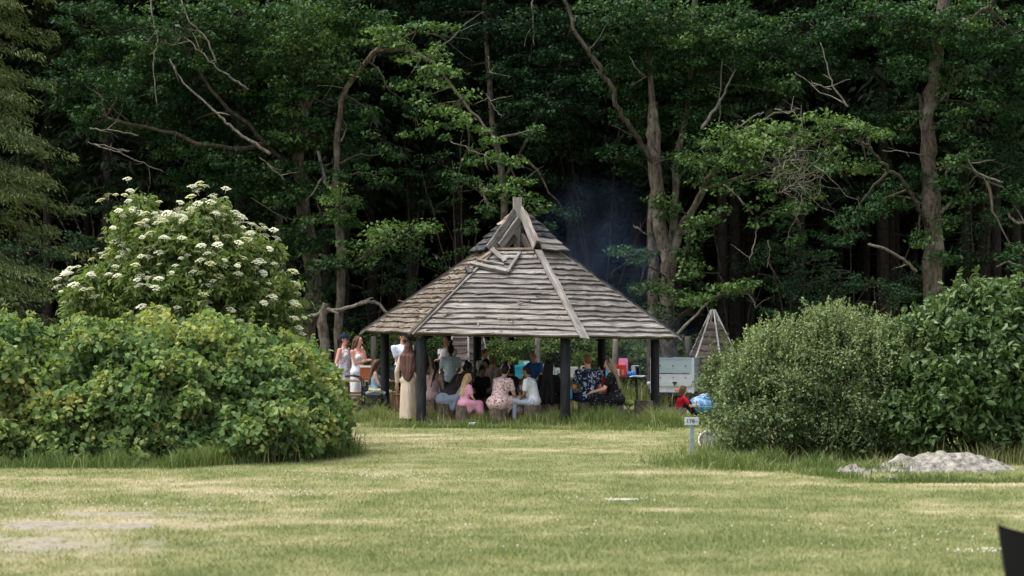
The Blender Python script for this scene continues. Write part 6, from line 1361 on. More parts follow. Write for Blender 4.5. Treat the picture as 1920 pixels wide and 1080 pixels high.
def person(label, px, D, H, yaw, pose='stand', seat=.42, lean=0, side=0, head=(0, 0), arms=('down', 'down'), skin='fair', hair=('short', 'brown'), top=None, bottom=None, dress=None, sleeve='short', hem='knee', fem=False, broad=1.0, legs=None, extra=(), shoe='plastic_black', seed=0, knees=.10, feet=0.0, scarf=None, tall_knee=None, z=None, px_is='hip'):
    """forward is local -Y. head = (yaw, pitch down) in degrees"""
    k = H / 1.7; rng = rs(seed + int(px)); base = ground_at(px, D); base[2] = 0 if z is None else z
    root = thing('person', label, 'person', base, R(yaw))
    la, sa = R(lean), R(side)
    s = unit(np.array((math.sin(sa), -math.sin(la), math.cos(la) * math.cos(sa)))); lat = unit(np.array((math.cos(sa), 0, -math.sin(sa)))); fw = unit(np.cross(s, lat)); fw = fw if fw[1] < 0 else -fw
    kid = max(0, 1.55 - H); hb = 1 + kid * .38; sw = (.165 if fem else .185) * k * (.5 + .5 * broad) * (1 - .12 * (kid > .1)); 
    ft = np.array((0., -1, 0))
    if pose == 'stand': hip = np.array((0, 0, .53 * H))
    elif pose == 'sit': hip = np.array((0, .0, seat + .085 * k))
    else: hip = np.array((0, 0, .10 * k))
    hx = .085 * k * (1 + .2 * (broad - 1)); Th, Sh = .245 * H * 1.0, .245 * H
    legsP = []
    for sd_ in (-1, 1):
        h_ = hip + np.array((sd_ * hx, 0, -.02 * k))
        if pose == 'stand': kn = np.array((sd_ * (hx + .01), -.015, .275 * H)); an = np.array((sd_ * (hx + .02), .01 + .03 * sd_, .045 * H))
        elif pose == 'sit':
            kz = max(seat + .06 * k, min(.30 * H, seat + .2)); dz = kz - h_[2]; kn = np.array((sd_ * (hx + knees * k), -math.sqrt(max(.01, Th ** 2 - dz ** 2)), kz)); an = np.array((sd_ * (hx + knees * k * 1.1), kn[1] - feet * k + .04 * sd_, .045 * H + .02))
        else: kn = np.array((sd_ * (hx + knees * k), -.26 * k, .42 * k)); an = np.array((sd_ * (hx + knees * k * .6), -.50 * k, .06 * k))
        legsP.append((h_, kn, an))
    sh_c = hip + s * .46 * k; nk = hip + s * .53 * k
    hp = R(head[1]) + la * .45; hyaw = R(head[0]); hd = unit(np.array((math.sin(sa) * .5, -math.sin(hp), math.cos(hp)))); hc = nk + hd * .155 * k * (1 + (hb - 1) * .5)
    Rh = rotm('Z', hyaw) @ rotm('X', hp)
    AR = {'down': (.10, .03, -.52), 'lap': (-.06, .30, -.38), 'table': (-.04, .40, -.26), 'cross': (-.26, .20, -.20), 'chin': (-.16, .17, .03), 'fwd': (-.02, .44, -.10), 'low': (.0, .30, -.50), 'hip': (.10, .1, -.42), 'knee': (.02, .42, -.34), 'up': (-.1, .34, .04), 'back': (.12, -.1, -.50), 'eat': (-.08, .30, -.08)}
    armP = []
    for sd_, nm in zip((-1, 1), arms):
        o3 = AR[nm] if isinstance(nm, str) else nm; S_ = sh_c + lat * sd_ * sw; T_ = S_ + (lat * sd_ * o3[0] + fw * o3[1] + s * o3[2]) * k
        a1, a2 = .285 * k, .255 * k; v = T_ - S_; dd = min(np.linalg.norm(v), (a1 + a2) * .985); v = unit(v); T_ = S_ + v * dd; ca = (a1 ** 2 + dd ** 2 - a2 ** 2) / (2 * a1 * dd); ca = max(-1, min(1, ca)); pole = lat * sd_ * .55 - s * .8 - fw * .35; pole = unit(pole - v * np.dot(pole, v)); E_ = S_ + v * a1 * ca + pole * a1 * math.sqrt(1 - ca * ca); armP.append((S_, E_, T_))
    def tors(mb, g=0.0, fat=broad):
        cap(mb, hip + lat * .06 * k, hip - lat * .06 * k, (.115 * fat) * k + g, (.115 * fat) * k + g); cap(mb, hip, hip + s * .22 * k, .125 * k * fat + g, .115 * k * fat + g); cap(mb, hip + s * .2 * k, hip + s * .36 * k, .115 * k * fat + g, .13 * k * fat + g)
        cap(mb, sh_c - lat * (sw - .09 * k) - s * .07 * k, sh_c + lat * (sw - .09 * k) - s * .07 * k, .085 * k + g, .085 * k + g)
        for q in (-1, 1): cap(mb, sh_c + s * .03 * k, sh_c + lat * q * (sw - .015 * k) - s * .02 * k, .055 * k + g, .047 * k + g)
        if fem:
            for q in (-1, 1): mb.ball(hip + s * .33 * k + lat * q * .07 * k + fw * .085 * k, .062 * k + g, 8, 6)
    def arm(mb, frac_u=1, frac_f=1, g=0.0):
        for S_, E_, T_ in armP:
            cap(mb, S_, S_ + (E_ - S_) * frac_u, .052 * k + g, .043 * k + g + (.006 if frac_u < 1 else 0))
            if frac_f > 0: cap(mb, E_, E_ + (T_ - E_) * frac_f, .042 * k + g, .029 * k + g)
    # body
    mb = MB(); tors(mb); arm(mb)
    cap(mb, nk - s * .05 * k, hc - hd * .03 * k, .056 * k, .050 * k)
    hr = np.array((.073, .092, .105)) * k * hb; mb.ball(hc + hd * .02 * k, hr, 14, 10, Rh); mb.ball(hc + Rh @ np.array((0, -.03 * k, -.055 * k)), np.array((.052, .058, .055)) * k * hb, 10, 8, Rh)
    for h_, kn, an in legsP:
        cap(mb, h_, kn, .082 * k * (.6 + .4 * broad), .055 * k); cap(mb, kn, kn + (an - kn) * .35, .052 * k, .055 * k); cap(mb, kn + (an - kn) * .35, an, .054 * k, .034 * k); cap(mb, an - (0, 0, .02 * k), an + (0, -.13 * k, -.035 * k), .036 * k, .028 * k)
    for S_, E_, T_ in armP: d = unit(T_ - E_); cap(mb, T_, T_ + d * .055 * k, .027 * k, .034 * k)
    V, Fq = fuse(mb, MATS['skin_' + skin], .0165 if H > 1.3 else .014)
    out = MB(); out.add(V, [tuple(q) for q in Fq.tolist()], 0)
    for sd_, (S_, E_, T_) in zip((-1, 1), armP):   # fingers and thumb
        d = unit(T_ - E_); a_ = unit(np.cross(d, np.array((0, 0, 1.)) + fw * .2)); b_ = np.cross(a_, d); cu = -unit(np.array((0, 0, 1.)) * .6 + s * .4)
        P0 = T_ + d * .075 * k
        for j, ln in enumerate((.062, .072, .068, .052)):
            o3 = P0 + a_ * (j - 1.5) * .018 * k; q1 = o3 + (d * .9 + cu * .35) * ln * .55 * k; q2 = q1 + (d * .5 + cu * .85) * ln * .5 * k; out.tube([tuple(o3 - d * .02 * k), tuple(q1), tuple(q2)], [.010 * k, .009 * k, .006 * k], 5, 0)
        th = T_ + d * .035 * k - a_ * sd_ * .028 * k; out.tube([tuple(T_ + d * .02 * k), tuple(th), tuple(th + (d * .7 - a_ * sd_ * .35 + cu * .3) * .05 * k)], [.012 * k, .011 * k, .007 * k], 5, 0)
    fc = hc + hd * .0
    FP = lambda x, y, z_: fc + Rh @ (np.array((x, y, z_)) * k * hb)
    out.add(*(lambda m_: (m_.verts(), m_.f))((lambda q: (q.tube([tuple(FP(0, -.088, .025)), tuple(FP(0, -.102, -.004)), tuple(FP(0, -.108, -.018)), tuple(FP(0, -.085, -.026))], [.007 * k, .011 * k, .014 * k, .008 * k], 6), q)[1])(MB())), 0)
    for sd_ in (-1, 1):
        out.ball(FP(sd_ * .074, .0, .0), np.array((.010, .020, .030)) * k * hb, 7, 5, Rh, 0); out.ball(FP(sd_ * .030, -.079, .018), np.array((.014, .008, .009)) * k * hb, 6, 4, Rh, 1); out.ball(FP(sd_ * .030, -.0865, .018), .0055 * k * hb, 6, 4, None, 2); out.tube([tuple(FP(sd_ * .048, -.078, .037)), tuple(FP(sd_ * .03, -.088, .042)), tuple(FP(sd_ * .014, -.089, .038))], .0035 * k, 4, 2)
    out.tube([tuple(FP(-.026, -.082, -.047)), tuple(FP(0, -.091, -.050)), tuple(FP(.026, -.082, -.047))], [.003 * k, .006 * k, .003 * k], 5, 3)
    obj('body', out.mesh('body', [MATS['skin_' + skin], MATS['eye_white'], MATS['eye_dark'], MATS['lip']], True), root)
    def cloth(name, mb, matn, vox=.018, sm=2):
        V, Fq = fuse(mb, MATS[matn], vox, sm)
        me = fast_mesh(name, V, Fq, MATS[matn], smooth=True); return obj(name, me, root)
    def skirt(mb, g=.022):
        hemz = {'mini': .36, 'knee': .28, 'mid': .17, 'ankle': .05}[hem] * H
        if pose == 'stand':
            prof = [(.115 * k * broad + g, hip[2] + .10 * k), (.15 * k * broad + g, hip[2] - .02), (.165 * k * broad + g, hip[2] - .16 * k), ((.20 if hem != 'ankle' else .19) * k * broad + g, hemz + .02), ((.205 if hem != 'ankle' else .20) * k * broad + g, hemz)]
            n = 22; v = []; 
            for i_, (r_, z_) in enumerate(reversed(prof)):
                wv = .10 * max(0, (3 - i_)) / 3
                for j in range(n): a_ = 2 * PI * j / n; rr_ = r_ * (1 + wv * math.sin(5 * a_ + seed)); v.append((rr_ * math.cos(a_), rr_ * math.sin(a_) * .82, z_))
            mb.add(v, [(i_ * n + j, i_ * n + (j + 1) % n, (i_ + 1) * n + (j + 1) % n, (i_ + 1) * n + j) for i_ in range(len(prof) - 1) for j in range(n)] + [tuple(range(n))[::-1], tuple((len(prof) - 1) * n + j for j in range(n))])
        else:
            mb.ball(hip + np.array((0, .03 * k, -.02 * k)), np.array((.19, .16, .13)) * k * broad + g * .5, 12, 8)
            def hull(items):
                t_ = MB()
                for c_, r_ in items: t_.ball(c_, r_, 8, 6)
                bm = bmesh.new(); [bm.verts.new(tuple(q_)) for q_ in t_.verts()]; res = bmesh.ops.convex_hull(bm, input=bm.verts); bmesh.ops.delete(bm, geom=list({*res['geom_interior'], *res['geom_unused']}), context='VERTS'); bm.verts.index_update()
                mb.add([tuple(q_.co) for q_ in bm.verts], [[q_.index for q_ in f_.verts] for f_ in bm.faces]); bm.free()
            hm_ = []
            for h_, kn, an in legsP: tt = np.clip((kn[2] - hemz) / max(.05, kn[2] - an[2]), .15, 1); hm_.append(kn + (an - kn) * tt)
            hull([(h_ + np.array((0, .02, 0)), .105 * k * broad + g * .5) for h_, kn, an in legsP] + [(kn, .072 * k + g * .5) for h_, kn, an in legsP])
            hull([(kn + np.array((0, .02, -.01)), .068 * k + g * .5) for h_, kn, an in legsP] + [((h_ + kn) / 2, .08 * k) for h_, kn, an in legsP] + [(e_ + lat * sg * .04 * k, .07 * k + g) for e_, sg in zip(hm_, (-1, 1))])
            hull([(hip + lat * sg * .10 * k, .10 * k * broad) for sg in (-1, 1)] + [(hip + lat * sg * .13 * k + np.array((0, -.05 * k, (-.27 if hem in ('mid', 'ankle') else -.20) * k)), .06 * k) for sg in (-1, 1)] + [((legsP[q_][0] + legsP[q_][1]) / 2 + np.array((0, 0, -.12 * k)), .06 * k) for q_ in (0, 1)])
            for h_, kn, an in legsP:
                cap(mb, h_, kn, .10 * k + g * .6, .078 * k + g * .5); m_ = (h_ + kn) / 2; cap(mb, (m_[0] * .0, m_[1], m_[2]), m_, .085 * k, .085 * k)
                t_ = np.clip((kn[2] - hemz) / max(.05, kn[2] - an[2]), .1, 1); e_ = kn + (an - kn) * t_; cap(mb, kn, e_, .078 * k + g * .5, .088 * k + g)
            k0, k1 = legsP[0][1], legsP[1][1]; cap(mb, k0, k1, .075 * k, .075 * k); e0 = k0 + (legsP[0][2] - k0) * t_; e1 = k1 + (legsP[1][2] - k1) * t_; cap(mb, (k0 + k1) / 2, (e0 + e1) / 2, .09 * k, .09 * k); cap(mb, e0, e1, .07 * k, .07 * k)
            # cloth hanging at the sides of the seat
            cap(mb, hip + lat * .10 * k + np.array((0, 0, -.03)), hip + lat * .12 * k + np.array((0, 0, -.24 * k)), .09 * k, .06 * k); cap(mb, hip - lat * .10 * k + np.array((0, 0, -.03)), hip - lat * .12 * k + np.array((0, 0, -.24 * k)), .09 * k, .06 * k)
    SL = {'none': (0, 0), 'strap': (0, 0), 'cap': (.3, 0), 'short': (.62, 0), 'long': (1, .93)}
    def upper(mb, g=.02):
        fat = broad
        cap(mb, hip + lat * .06 * k, hip - lat * .06 * k, .115 * fat * k + g, .115 * fat * k + g); cap(mb, hip, hip + s * .22 * k, .125 * k * fat + g, .118 * k * fat + g); cap(mb, hip + s * .2 * k, hip + s * (.36 if sleeve != 'strap' else .31) * k, .118 * k * fat + g, .13 * k * fat + g)
        if sleeve != 'strap':
            cap(mb, sh_c - lat * (sw - .09 * k) - s * .07 * k, sh_c + lat * (sw - .09 * k) - s * .07 * k, .085 * k + g, .085 * k + g)
            if sleeve != 'none':
                for q in (-1, 1): cap(mb, sh_c + s * .025 * k, sh_c + lat * q * (sw - .015 * k) - s * .02 * k, .05 * k + g, .047 * k + g)
        if fem:
            for q in (-1, 1): mb.ball(hip + s * .33 * k + lat * q * .07 * k + fw * .085 * k, .062 * k + g, 8, 6)
        u_, f_ = SL[sleeve]
        if u_ > 0: arm(mb, u_, f_, g * .8)
    if dress:
        mb = MB(); upper(mb); skirt(mb); cloth('dress', mb, dress, .019)
    if top:
        mb = MB(); upper(mb, .022); cloth('shirt', mb, top, .019)
    if bottom:
        mb = MB(); kind, matn = bottom
        if kind == 'skirt': skirt(mb)
        else:
            cap(mb, hip + lat * .07 * k, hip - lat * .07 * k, .118 * k * broad + .012, .118 * k * broad + .012)
            for h_, kn, an in legsP:
                e_ = h_ + (kn - h_) * (.85 if kind == 'shorts' else 1); cap(mb, h_, e_, .090 * k * (.6 + .4 * broad) + .012, .068 * k + .01)
                if kind == 'trousers': cap(mb, kn, an + (0, 0, .01), .064 * k, .052 * k)
        cloth('skirt' if kind == 'skirt' else kind, mb, matn, .018)
    if sleeve == 'strap' and (dress or top):
        mb = MB()
        for sd_ in (-1, 1): q = lat * sd_ * .085 * k; mb.tube([tuple(hip + s * .37 * k + q + fw * .12 * k), tuple(sh_c + q + s * .072 * k), tuple(hip + s * .37 * k + q - fw * .12 * k)], .009, 4)
        obj('shoulder_strap', mb.mesh('shoulder_strap', MATS[dress or top]), root)
    # hair
    st, hcn = hair; hm = 'hair_' + hcn if scarf is None else scarf; mb = MB(); Q = lambda x, y, z_: hc + Rh @ (np.array((x, y, z_)) * k * hb)
    if st != 'bald' and st != 'scarf':
        mb.ball(Q(0, .020, .034), np.array((.084, .096, .100)) * k * hb, 14, 10, Rh); mb.ball(Q(0, .045, -.01), np.array((.076, .068, .085)) * k * hb, 12, 8, Rh)
        for j in range(7): mb.ball(Q(rng.uniform(-.06, .06), rng.uniform(-.02, .08), .06 + rng.uniform(0, .05)), .030 * k * hb, 6, 5)
    if st == 'crop': pass
    bk = -fw
    if st in ('long', 'verylong', 'bob'):
        Ln = {'long': .34, 'verylong': .60, 'bob': .10}[st]
        for q in (-.055, 0, .055):
            p0, p1 = Q(q, .06, .02), nk + lat * q * 1.2 * k + bk * .085 * k - s * .02 * k; cap(mb, p0, p1, .055 * k, .05 * k)
            if st != 'bob': cap(mb, p1, nk + lat * q * (1.35 if st == 'long' else 2.3) * k + bk * .135 * k - s * Ln * k, .052 * k, .032 * k if st == 'long' else .06 * k)
        for q in (-1, 1): cap(mb, Q(q * .066, .0, .03), Q(q * .07, .02, -.09), .035 * k, .03 * k)
    if st == 'pony': cap(mb, Q(0, .09, .05), Q(0, .15, -.02), .035 * k, .04 * k); cap(mb, Q(0, .15, -.02), nk + bk * .15 * k - s * .12 * k, .038 * k, .015 * k)
    if st == 'longpony': cap(mb, Q(0, .09, .04), Q(0, .14, -.04), .04 * k, .045 * k); cap(mb, Q(0, .14, -.04), nk + bk * .13 * k - s * .34 * k, .042 * k, .02 * k)
    if st == 'bun': mb.ball(Q(0, .10, .085), .045 * k * hb, 10, 7)
    if st == 'topbun': mb.ball(Q(0, .03, .155), .042 * k * hb, 10, 7)
    if st == 'curly':
        for j in range(26): d = unit(rng.randn(3)); d[1] = abs(d[1]) * .9 + .05; d[2] = max(-.5, d[2]); mb.ball(Q(*(d * np.array((.085, .09, .10)) + (0, .02, .03))), .032 * k * hb, 6, 5)
    if st == 'bald': mb.ball(Q(0, .028, .018), np.array((.0765, .082, .098)) * k * hb, 14, 10, Rh)
    if st == 'scarf':
        mb.ball(Q(0, .018, .022), np.array((.094, .104, .118)) * k * hb, 16, 12, Rh); cap(mb, Q(0, .03, -.05), nk, .085 * k, .095 * k); cap(mb, nk - lat * .07 * k - s * .03 * k, nk + lat * .07 * k - s * .03 * k, .105 * k, .105 * k)
        t_ = MB(); bm = bmesh.new()
        t_.ball(hc - s * .02 * k, .088 * k, 8, 6)
        for q, z_ in ((-.13, .05), (.13, .05), (-.15, .22), (.12, .20), (-.03, .50), (.04, .44)): t_.ball(nk + lat * q * k + bk * (.05 + .12 * z_) * k - s * z_ * k, .06 * k, 7, 5)
        [bm.verts.new(tuple(q_)) for q_ in t_.verts()]; res = bmesh.ops.convex_hull(bm, input=bm.verts); bmesh.ops.delete(bm, geom=list({*res['geom_interior'], *res['geom_unused']}), context='VERTS'); bm.verts.index_update(); mb.add([tuple(q_.co) for q_ in bm.verts], [[q_.index for q_ in f_.verts] for f_ in bm.faces]); bm.free()
        for q in (-.11, -.03, .06, .12): cap(mb, nk + lat * q * k + bk * .10 * k - s * .02 * k, nk + lat * q * .7 * k + bk * .15 * k - s * (.46 - abs(q)) * k, .05 * k, .022 * k)
        cap(mb, nk + fw * .06 * k, nk + fw * .12 * k - s * .22 * k, .09 * k, .08 * k)
    V, Fq = fuse(mb, MATS[hm], .0135, 1 if st != 'scarf' else 2)
    obj('headscarf' if st == 'scarf' else 'hair', fast_mesh('hair', V, Fq, MATS[hm], smooth=True), root)
    if pose != 'x' and shoe:
        for h_, kn, an in legsP: mb = MB(); mb.ball(an + (0, -.065 * k, -.045 * k - .0), np.array((.046, .125, .040)) * k, 10, 6); mb.box(tuple(an + (-.04 * k, -.18 * k, -.088 * k)), tuple(an + (.04 * k, .06 * k, -.06 * k))); obj('shoe', mb.mesh('shoe', MATS[shoe], True), root)
    for e in extra:
        if e[0] == 'cap':
            mb = MB(); n = 14; v = []
            for i_, ph in enumerate(np.linspace(0, PI / 2 * .98, 6)):
                for j in range(n): a_ = 2 * PI * j / n; v.append(tuple(Q(.092 * math.cos(ph) * math.cos(a_), .012 + .108 * math.cos(ph) * math.sin(a_), .055 + .092 * math.sin(ph))))
            mb.add(v, [(i_ * n + j, i_ * n + (j + 1) % n, (i_ + 1) * n + (j + 1) % n, (i_ + 1) * n + j) for i_ in range(5) for j in range(n)] + [tuple(5 * n + j for j in range(n))]); hat = obj('cap', mb.mesh('cap', MATS[e[1]], True), root)
            mb = MB(); v = []
            for z_ in (.052, .060):
                for a_ in np.linspace(PI + .35, 2 * PI - .35, 9): v.append(tuple(Q(.080 * math.cos(a_), -.065 + .11 * math.sin(a_) * .9, z_ - .012)))
                v += [tuple(Q(.085, -.04, z_)), tuple(Q(-.085, -.04, z_))]
            m_ = 11; mb.add(v, [tuple(range(m_))[::-1], tuple(m_ + j for j in range(m_))] + [(j, (j + 1) % m_, m_ + (j + 1) % m_, m_ + j) for j in range(m_)]); obj('brim', mb.mesh('brim', MATS[e[1]]), hat)
        if e[0] == 'glasses':
            mb = MB()
            for q in (-1, 1): mb.tube([tuple(FP(q * .032 + .022 * math.cos(a_), -.098, .018 + .017 * math.sin(a_))) for a_ in np.linspace(0, 2 * PI, 11)], .003, 4); mb.tube([tuple(FP(q * .054, -.096, .022)), tuple(FP(q * .080, 0, .022))], .003, 4)
            mb.tube([tuple(FP(-.01, -.099, .022)), tuple(FP(.01, -.099, .022))], .003, 4); obj('glasses', mb.mesh('glasses', MATS['eye_dark']), root)
        if e[0] == 'band':
            mb = MB(); mb.tube([tuple(Q(.088 * math.cos(a_), -.005 + .02, .045 + .098 * math.sin(a_))) for a_ in np.linspace(-.1, PI + .1, 13)], [.014] * 13, 6); obj('hairband', mb.mesh('hairband', MATS[e[1]], True), root)
        if e[0] == 'beard': mb = MB(); mb.ball(Q(0, -.045, -.062), np.array((.052, .05, .04)) * k, 10, 7, Rh); obj('beard', mb.mesh('beard', MATS[e[1]], True), root)
        if e[0] == 'cape':   # garment pulled over the back
            mb = MB(); cap(mb, hip + s * .12 * k, hip + s * .4 * k, .19 * k, .17 * k); cap(mb, sh_c - lat * sw * .7, sh_c + lat * sw * .7, .12 * k, .12 * k); cloth('cape', mb, e[1], .02)
        if e[0] == 'handprop':
            S_, E_, T_ = armP[e[1]]; mb = MB(); mb.lathe([(.025, -.05), (.035, .05)], 10, tuple(T_ + unit(T_ - E_) * .09 * k)); obj('held_cup', mb.mesh('held_cup', MATS[e[2]], True), None) if False else None
        if e[0] == 'stripe':
            mb = MB()
            for h_, kn, an in legsP: o3 = np.array((.0, 0, .0)); mb.tube([tuple(h_ + lat * e[2] * .10 * k), tuple(kn + lat * e[2] * .078 * k), tuple(an + lat * e[2] * .056 * k)], .012, 5)
            obj('side_stripe', mb.mesh('side_stripe', MATS[e[1]], True), root)
    return root
clothmat('dress_blue_floral', 'floral', [(.55, .60, .66), (.10, .18, .32), (.55, .16, .14), (.62, .6, .55)], 15); clothmat('cloth_white', 'plain', [(.66, .67, .70)]); clothmat('cloth_polo', 'plain', [(.60, .64, .74)]); clothmat('cloth_lightblue', 'plain', [(.30, .42, .52)]); clothmat('cloth_navy', 'plain', [(.012, .02, .05)])
clothmat('cloth_beige', 'plain', [(.52, .42, .33)]); clothmat('scarf_brown', 'plain', [(.115, .062, .052)]); clothmat('scarf_dark', 'plain', [(.04, .03, .03)]); clothmat('cloth_salmon', 'plain', [(.62, .28, .25)]); clothmat('tee_print', 'floral', [(.66, .62, .64), (.05, .05, .08)], 7); clothmat('shirt_check', 'check', [(.36, .55, .74), (.70, .77, .83)], 9.0)
clothmat('cloth_olive', 'plain', [(.035, .04, .035)]); clothmat('cloth_dustyrose', 'plain', [(.36, .25, .26)]); clothmat('cloth_greyblue', 'plain', [(.30, .35, .45)]); clothmat('cloth_charcoal', 'plain', [(.045, .038, .038)]); clothmat('cloth_pink', 'plain', [(.72, .33, .46)]); clothmat('cloth_black', 'plain', [(.010, .010, .012)]); clothmat('cloth_grey', 'plain', [(.17, .165, .16)])
clothmat('dress_pink_floral', 'floral', [(.68, .46, .45), (.20, .06, .09), (.10, .10, .10), (.72, .6, .58)], 22); clothmat('dress_white_leaf', 'floral', [(.62, .6, .55), (.10, .12, .10)], 20); clothmat('dress_mauve', 'floral', [(.34, .26, .24), (.12, .13, .12), (.5, .4, .38)], 18); clothmat('joggers_grey', 'plain', [(.34, .38, .46)]); clothmat('tee_mint', 'plain', [(.42, .60, .50)])
clothmat('shirt_navy_floral', 'floral', [(.010, .014, .035), (.42, .48, .58)], 17); clothmat('dress_dots', 'dots', [(.008, .008, .010), (.5, .5, .48)], 20); clothmat('cloth_red', 'plain', [(.52, .02, .035)]); clothmat('cloth_vest', 'plain', [(.10, .07, .06)]); clothmat('cloth_orange', 'plain', [(.75, .14, .04)]); clothmat('cloth_blue', 'plain', [(.04, .14, .42)]); clothmat('cloth_pinkband', 'plain', [(.62, .25, .48)])
# --- standing left
person('woman in navy cap, glasses and sleeveless blue floral dress at the far left', 645, 40.9, 1.73, 60, fem=True, skin='pink', hair=('pony', 'darkbrown'), dress='dress_blue_floral', sleeve='none', hem='knee', extra=(('cap', 'cloth_navy'), ('glasses',)), head=(5, 5), seed=1)
person('woman in a white strapless dress, one hand on her chin, beside the picnic table', 671, 40.7, 1.69, 45, fem=True, skin='pink', hair=('bob', 'brown'), dress='cloth_white', sleeve='strap', hem='mid', arms=('cross', 'chin'), head=(20, 8), seed=2)
person('brown haired girl in a pale blue strappy top sitting at the picnic table', 702, 38.95, 1.42, 100, 'sit', seat=.46, fem=True, lean=2, skin='fair', hair=('long', 'brown'), top='cloth_lightblue', sleeve='strap', bottom=('shorts', 'cloth_white'), arms=('lap', 'lap'), head=(10, 15), seed=3, shoe=None)
person('bearded man in a white polo shirt with folded arms under the left eave', 755, 40.4, 1.80, 30, broad=1.22, skin='pink', hair=('short', 'darkbrown'), top='cloth_polo', bottom=('shorts', 'cloth_navy'), arms=('cross', 'cross'), extra=(('cap', 'cloth_navy'), ('beard', 'hair_brown')), head=(15, 8), seed=4)
person('woman in a brown headscarf and long beige coat standing with her back to the camera', 766, 36.2, 1.60, 168, fem=True, skin='tan', hair=('scarf', 'black'), scarf='scarf_brown', dress='cloth_beige', sleeve='long', hem='ankle', arms=('hip', 'down'), head=(0, 6), seed=5, broad=.9)
person('person in a dark scarf and beige sleeves mostly hidden behind the front left post', 787, 37.6, 1.60, 190, fem=True, skin='tan', hair=('scarf', 'black'), scarf='scarf_dark', dress='cloth_beige', sleeve='long', hem='ankle', seed=6)
person('dark haired woman in a white print top with folded arms facing left', 839, 40.3, 1.70, -25, fem=True, broad=1.12, skin='pink', hair=('pony', 'darkbrown'), top='tee_print', sleeve='short', bottom=('trousers', 'cloth_navy'), arms=('cross', 'cross'), head=(-10, 8), seed=7, extra=())
person('boy in a blue and white checked shirt standing with his back to the camera', 845, 39.5, 1.50, 188, skin='brown', hair=('short', 'black'), top='shirt_check', bottom=('trousers', 'cloth_navy'), arms=('lap', 'lap'), seed=8)
# --- seated left
person('dark skinned woman in an olive dress bending to the right over the table', 842, 38.0, 1.66, 75, 'sit', seat=.44, lean=38, fem=True, skin='dark', hair=('bun', 'black'), dress='cloth_olive', sleeve='none', hem='mid', arms=('low', 'low'), head=(0, 20), seed=9)
person('bare backed girl with long dark ponytail and dusty pink shorts', 811, 37.2, 1.50, 160, 'sit', seat=.42, lean=14, fem=True, skin='tan', hair=('longpony', 'black'), top='cloth_dustyrose', sleeve='strap', bottom=('shorts', 'cloth_dustyrose'), arms=('lap', 'knee'), head=(30, 10), seed=10)
person('figure bent double under a dark cape with grey blue skirts on a log', 835, 36.4, 1.62, 98, 'sit', seat=.40, lean=55, fem=True, broad=1.1, skin='brown', hair=('scarf', 'black'), scarf='scarf_dark', dress='cloth_greyblue', sleeve='long', hem='ankle', arms=('low', 'low'), head=(0, 10), extra=(('cape', 'cloth_charcoal'),), seed=11, feet=.05)
person('small blonde girl in a pink dress sitting on a log with her back half turned', 871, 35.9, 1.18, 125, 'sit', seat=.36, lean=8, fem=False, skin='fair', hair=('long', 'blond'), dress='cloth_pink', sleeve='short', hem='mid', arms=('lap', 'lap'), head=(0, 14), seed=12, shoe=None, feet=-.03)
person('child in black with a dark bun, head lowered, beside the girl in pink', 900, 38.6, 1.40, 10, 'sit', seat=.40, lean=26, skin='brown', hair=('topbun', 'black'), top='cloth_black', sleeve='short', bottom=('trousers', 'cloth_black'), arms=('lap', 'lap'), head=(0, 24), seed=13)
person('young man in grey clothes sitting behind the circle and looking down', 917, 38.9, 1.62, -15, 'sit', seat=.42, lean=18, skin='brown', hair=('short', 'black'), top='cloth_grey', sleeve='long', bottom=('trousers', 'cloth_grey'), arms=('lap', 'lap'), head=(0, 26), seed=14)
person('girl with a hairband in a white leaf print dress standing behind the rear left post', 908, 39.9, 1.40, 20, fem=False, skin='fair', hair=('short', 'brown'), dress='dress_white_leaf', sleeve='short', hem='knee', arms=('table', 'table'), head=(25, 18), extra=(('band', 'cloth_dustyrose'),), seed=15)
person('small child with short light brown hair in a sleeveless mauve dress, back to the camera', 925, 38.6, 1.27, 172, fem=False, skin='tan', hair=('curly', 'lightbrown'), dress='dress_mauve', sleeve='none', hem='knee', arms=('hip', 'lap'), seed=16)
# --- seated middle
person('heavy woman in a pink floral dress and pink hair ribbon sitting with her back turned', 934, 35.75, 1.62, 140, 'sit', seat=.36, lean=20, fem=True, broad=1.28, skin='tan', hair=('topbun', 'black'), dress='dress_pink_floral', sleeve='short', hem='mid', arms=('table', 'lap'), head=(20, 12), extra=(('band', 'cloth_pinkband'),), seed=17, feet=-.02)
person('boy in a black shirt sitting beyond the woman in pink floral', 960, 37.7, 1.35, 215, 'sit', seat=.40, lean=6, skin='brown', hair=('short', 'black'), top='cloth_black', sleeve='short', bottom=('shorts', 'cloth_black'), arms=('lap', 'lap'), head=(0, 10), seed=18)
person('boy in a white shirt with mint sleeves and grey joggers with a black side stripe', 1001, 35.75, 1.50, -112, 'sit', seat=.38, lean=14, skin='brown', hair=('short', 'black'), top='cloth_white', sleeve='short', bottom=('trousers', 'joggers_grey'), arms=('lap', 'lap'), head=(0, 12), seed=19, extra=(('stripe', 'cloth_black', -1),), knees=.03, feet=.05, broad=1.05)
person('woman all in black with very long black hair sitting beside the front right post', 1028, 36.4, 1.62, 160, 'sit', seat=.38, lean=6, fem=True, skin='tan', hair=('verylong', 'black'), top='cloth_black', sleeve='long', bottom=('trousers', 'cloth_black'), arms=('lap', 'table'), seed=20, broad=1.1, knees=.2)
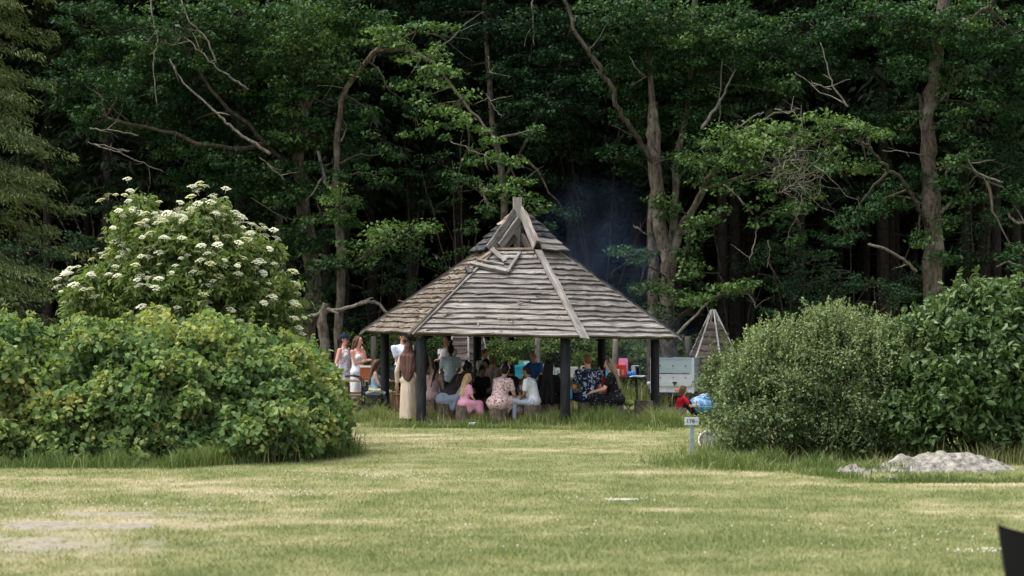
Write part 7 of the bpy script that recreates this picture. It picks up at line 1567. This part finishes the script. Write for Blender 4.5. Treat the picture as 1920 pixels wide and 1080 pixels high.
person('blond boy in a blue top bending over the long table', 1004, 40.6, 1.34, -20, fem=False, lean=14, skin='fair', hair=('short', 'blond'), top='cloth_blue', sleeve='short', bottom=('shorts', 'cloth_navy'), arms=('lap', 'lap'), head=(-15, 26), seed=21)
person('small child in pink sitting on the far side of the low table', 1050, 38.9, 1.05, 0, 'sit', seat=.36, skin='fair', hair=('short', 'brown'), top='cloth_pink', sleeve='short', bottom=('shorts', 'cloth_pink'), arms=('lap', 'lap'), seed=22, lean=20)
person('toddler in a pale pink top behind the boy in the white shirt', 985, 38.6, .95, 30, 'sit', seat=.36, skin='fair', hair=('short', 'lightbrown'), top='cloth_pinkband', sleeve='short', bottom=('shorts', 'cloth_grey'), arms=('lap', 'lap'), seed=30)
# --- seated right
person('short haired man in a navy floral shirt and navy shorts seen from behind', 1104, 36.1, 1.84, 196, 'sit', seat=.42, lean=6, broad=1.18, skin='pink', hair=('bald', 'ginger'), top='shirt_navy_floral', sleeve='short', bottom=('shorts', 'cloth_navy'), arms=('lap', 'lap'), seed=23, knees=.16, feet=-.12, head=(10, 8))
person('woman with long ash blonde hair in a black polka dot dress sitting on a log', 1153, 35.75, 1.68, -98, 'sit', seat=.42, lean=9, fem=True, skin='fair', hair=('long', 'ash'), dress='dress_dots', sleeve='short', hem='mid', arms=('table', 'table'), head=(0, 8), seed=24, knees=.04, extra=(('band', 'cloth_olive'),), shoe=None, broad=1.05)
person('child in red and blue half hidden behind the long haired woman', 1133, 38.3, 1.30, -60, 'sit', seat=.40, lean=10, skin='tan', hair=('short', 'black'), top='cloth_red', sleeve='short', bottom=('shorts', 'cloth_blue'), arms=('lap', 'lap'), seed=25)
person('brown haired boy in a red shirt sitting on the ground at the right', 1272, 38.6, 1.22, 105, 'ground', lean=14, skin='fair', hair=('bob', 'brown'), top='cloth_red', sleeve='short', bottom=('trousers', 'cloth_black'), arms=('fwd', 'fwd'), head=(0, 6), seed=26)
person('small child in bright orange half hidden behind the small leaved bush', 1354, 40.8, .98, -30, skin='fair', hair=('short', 'brown'), top='cloth_orange', sleeve='long', bottom=('trousers', 'cloth_black'), arms=('down', 'lap'), extra=(('cap', 'cloth_orange'),), seed=27)
bpy.data.scenes.remove(TS)
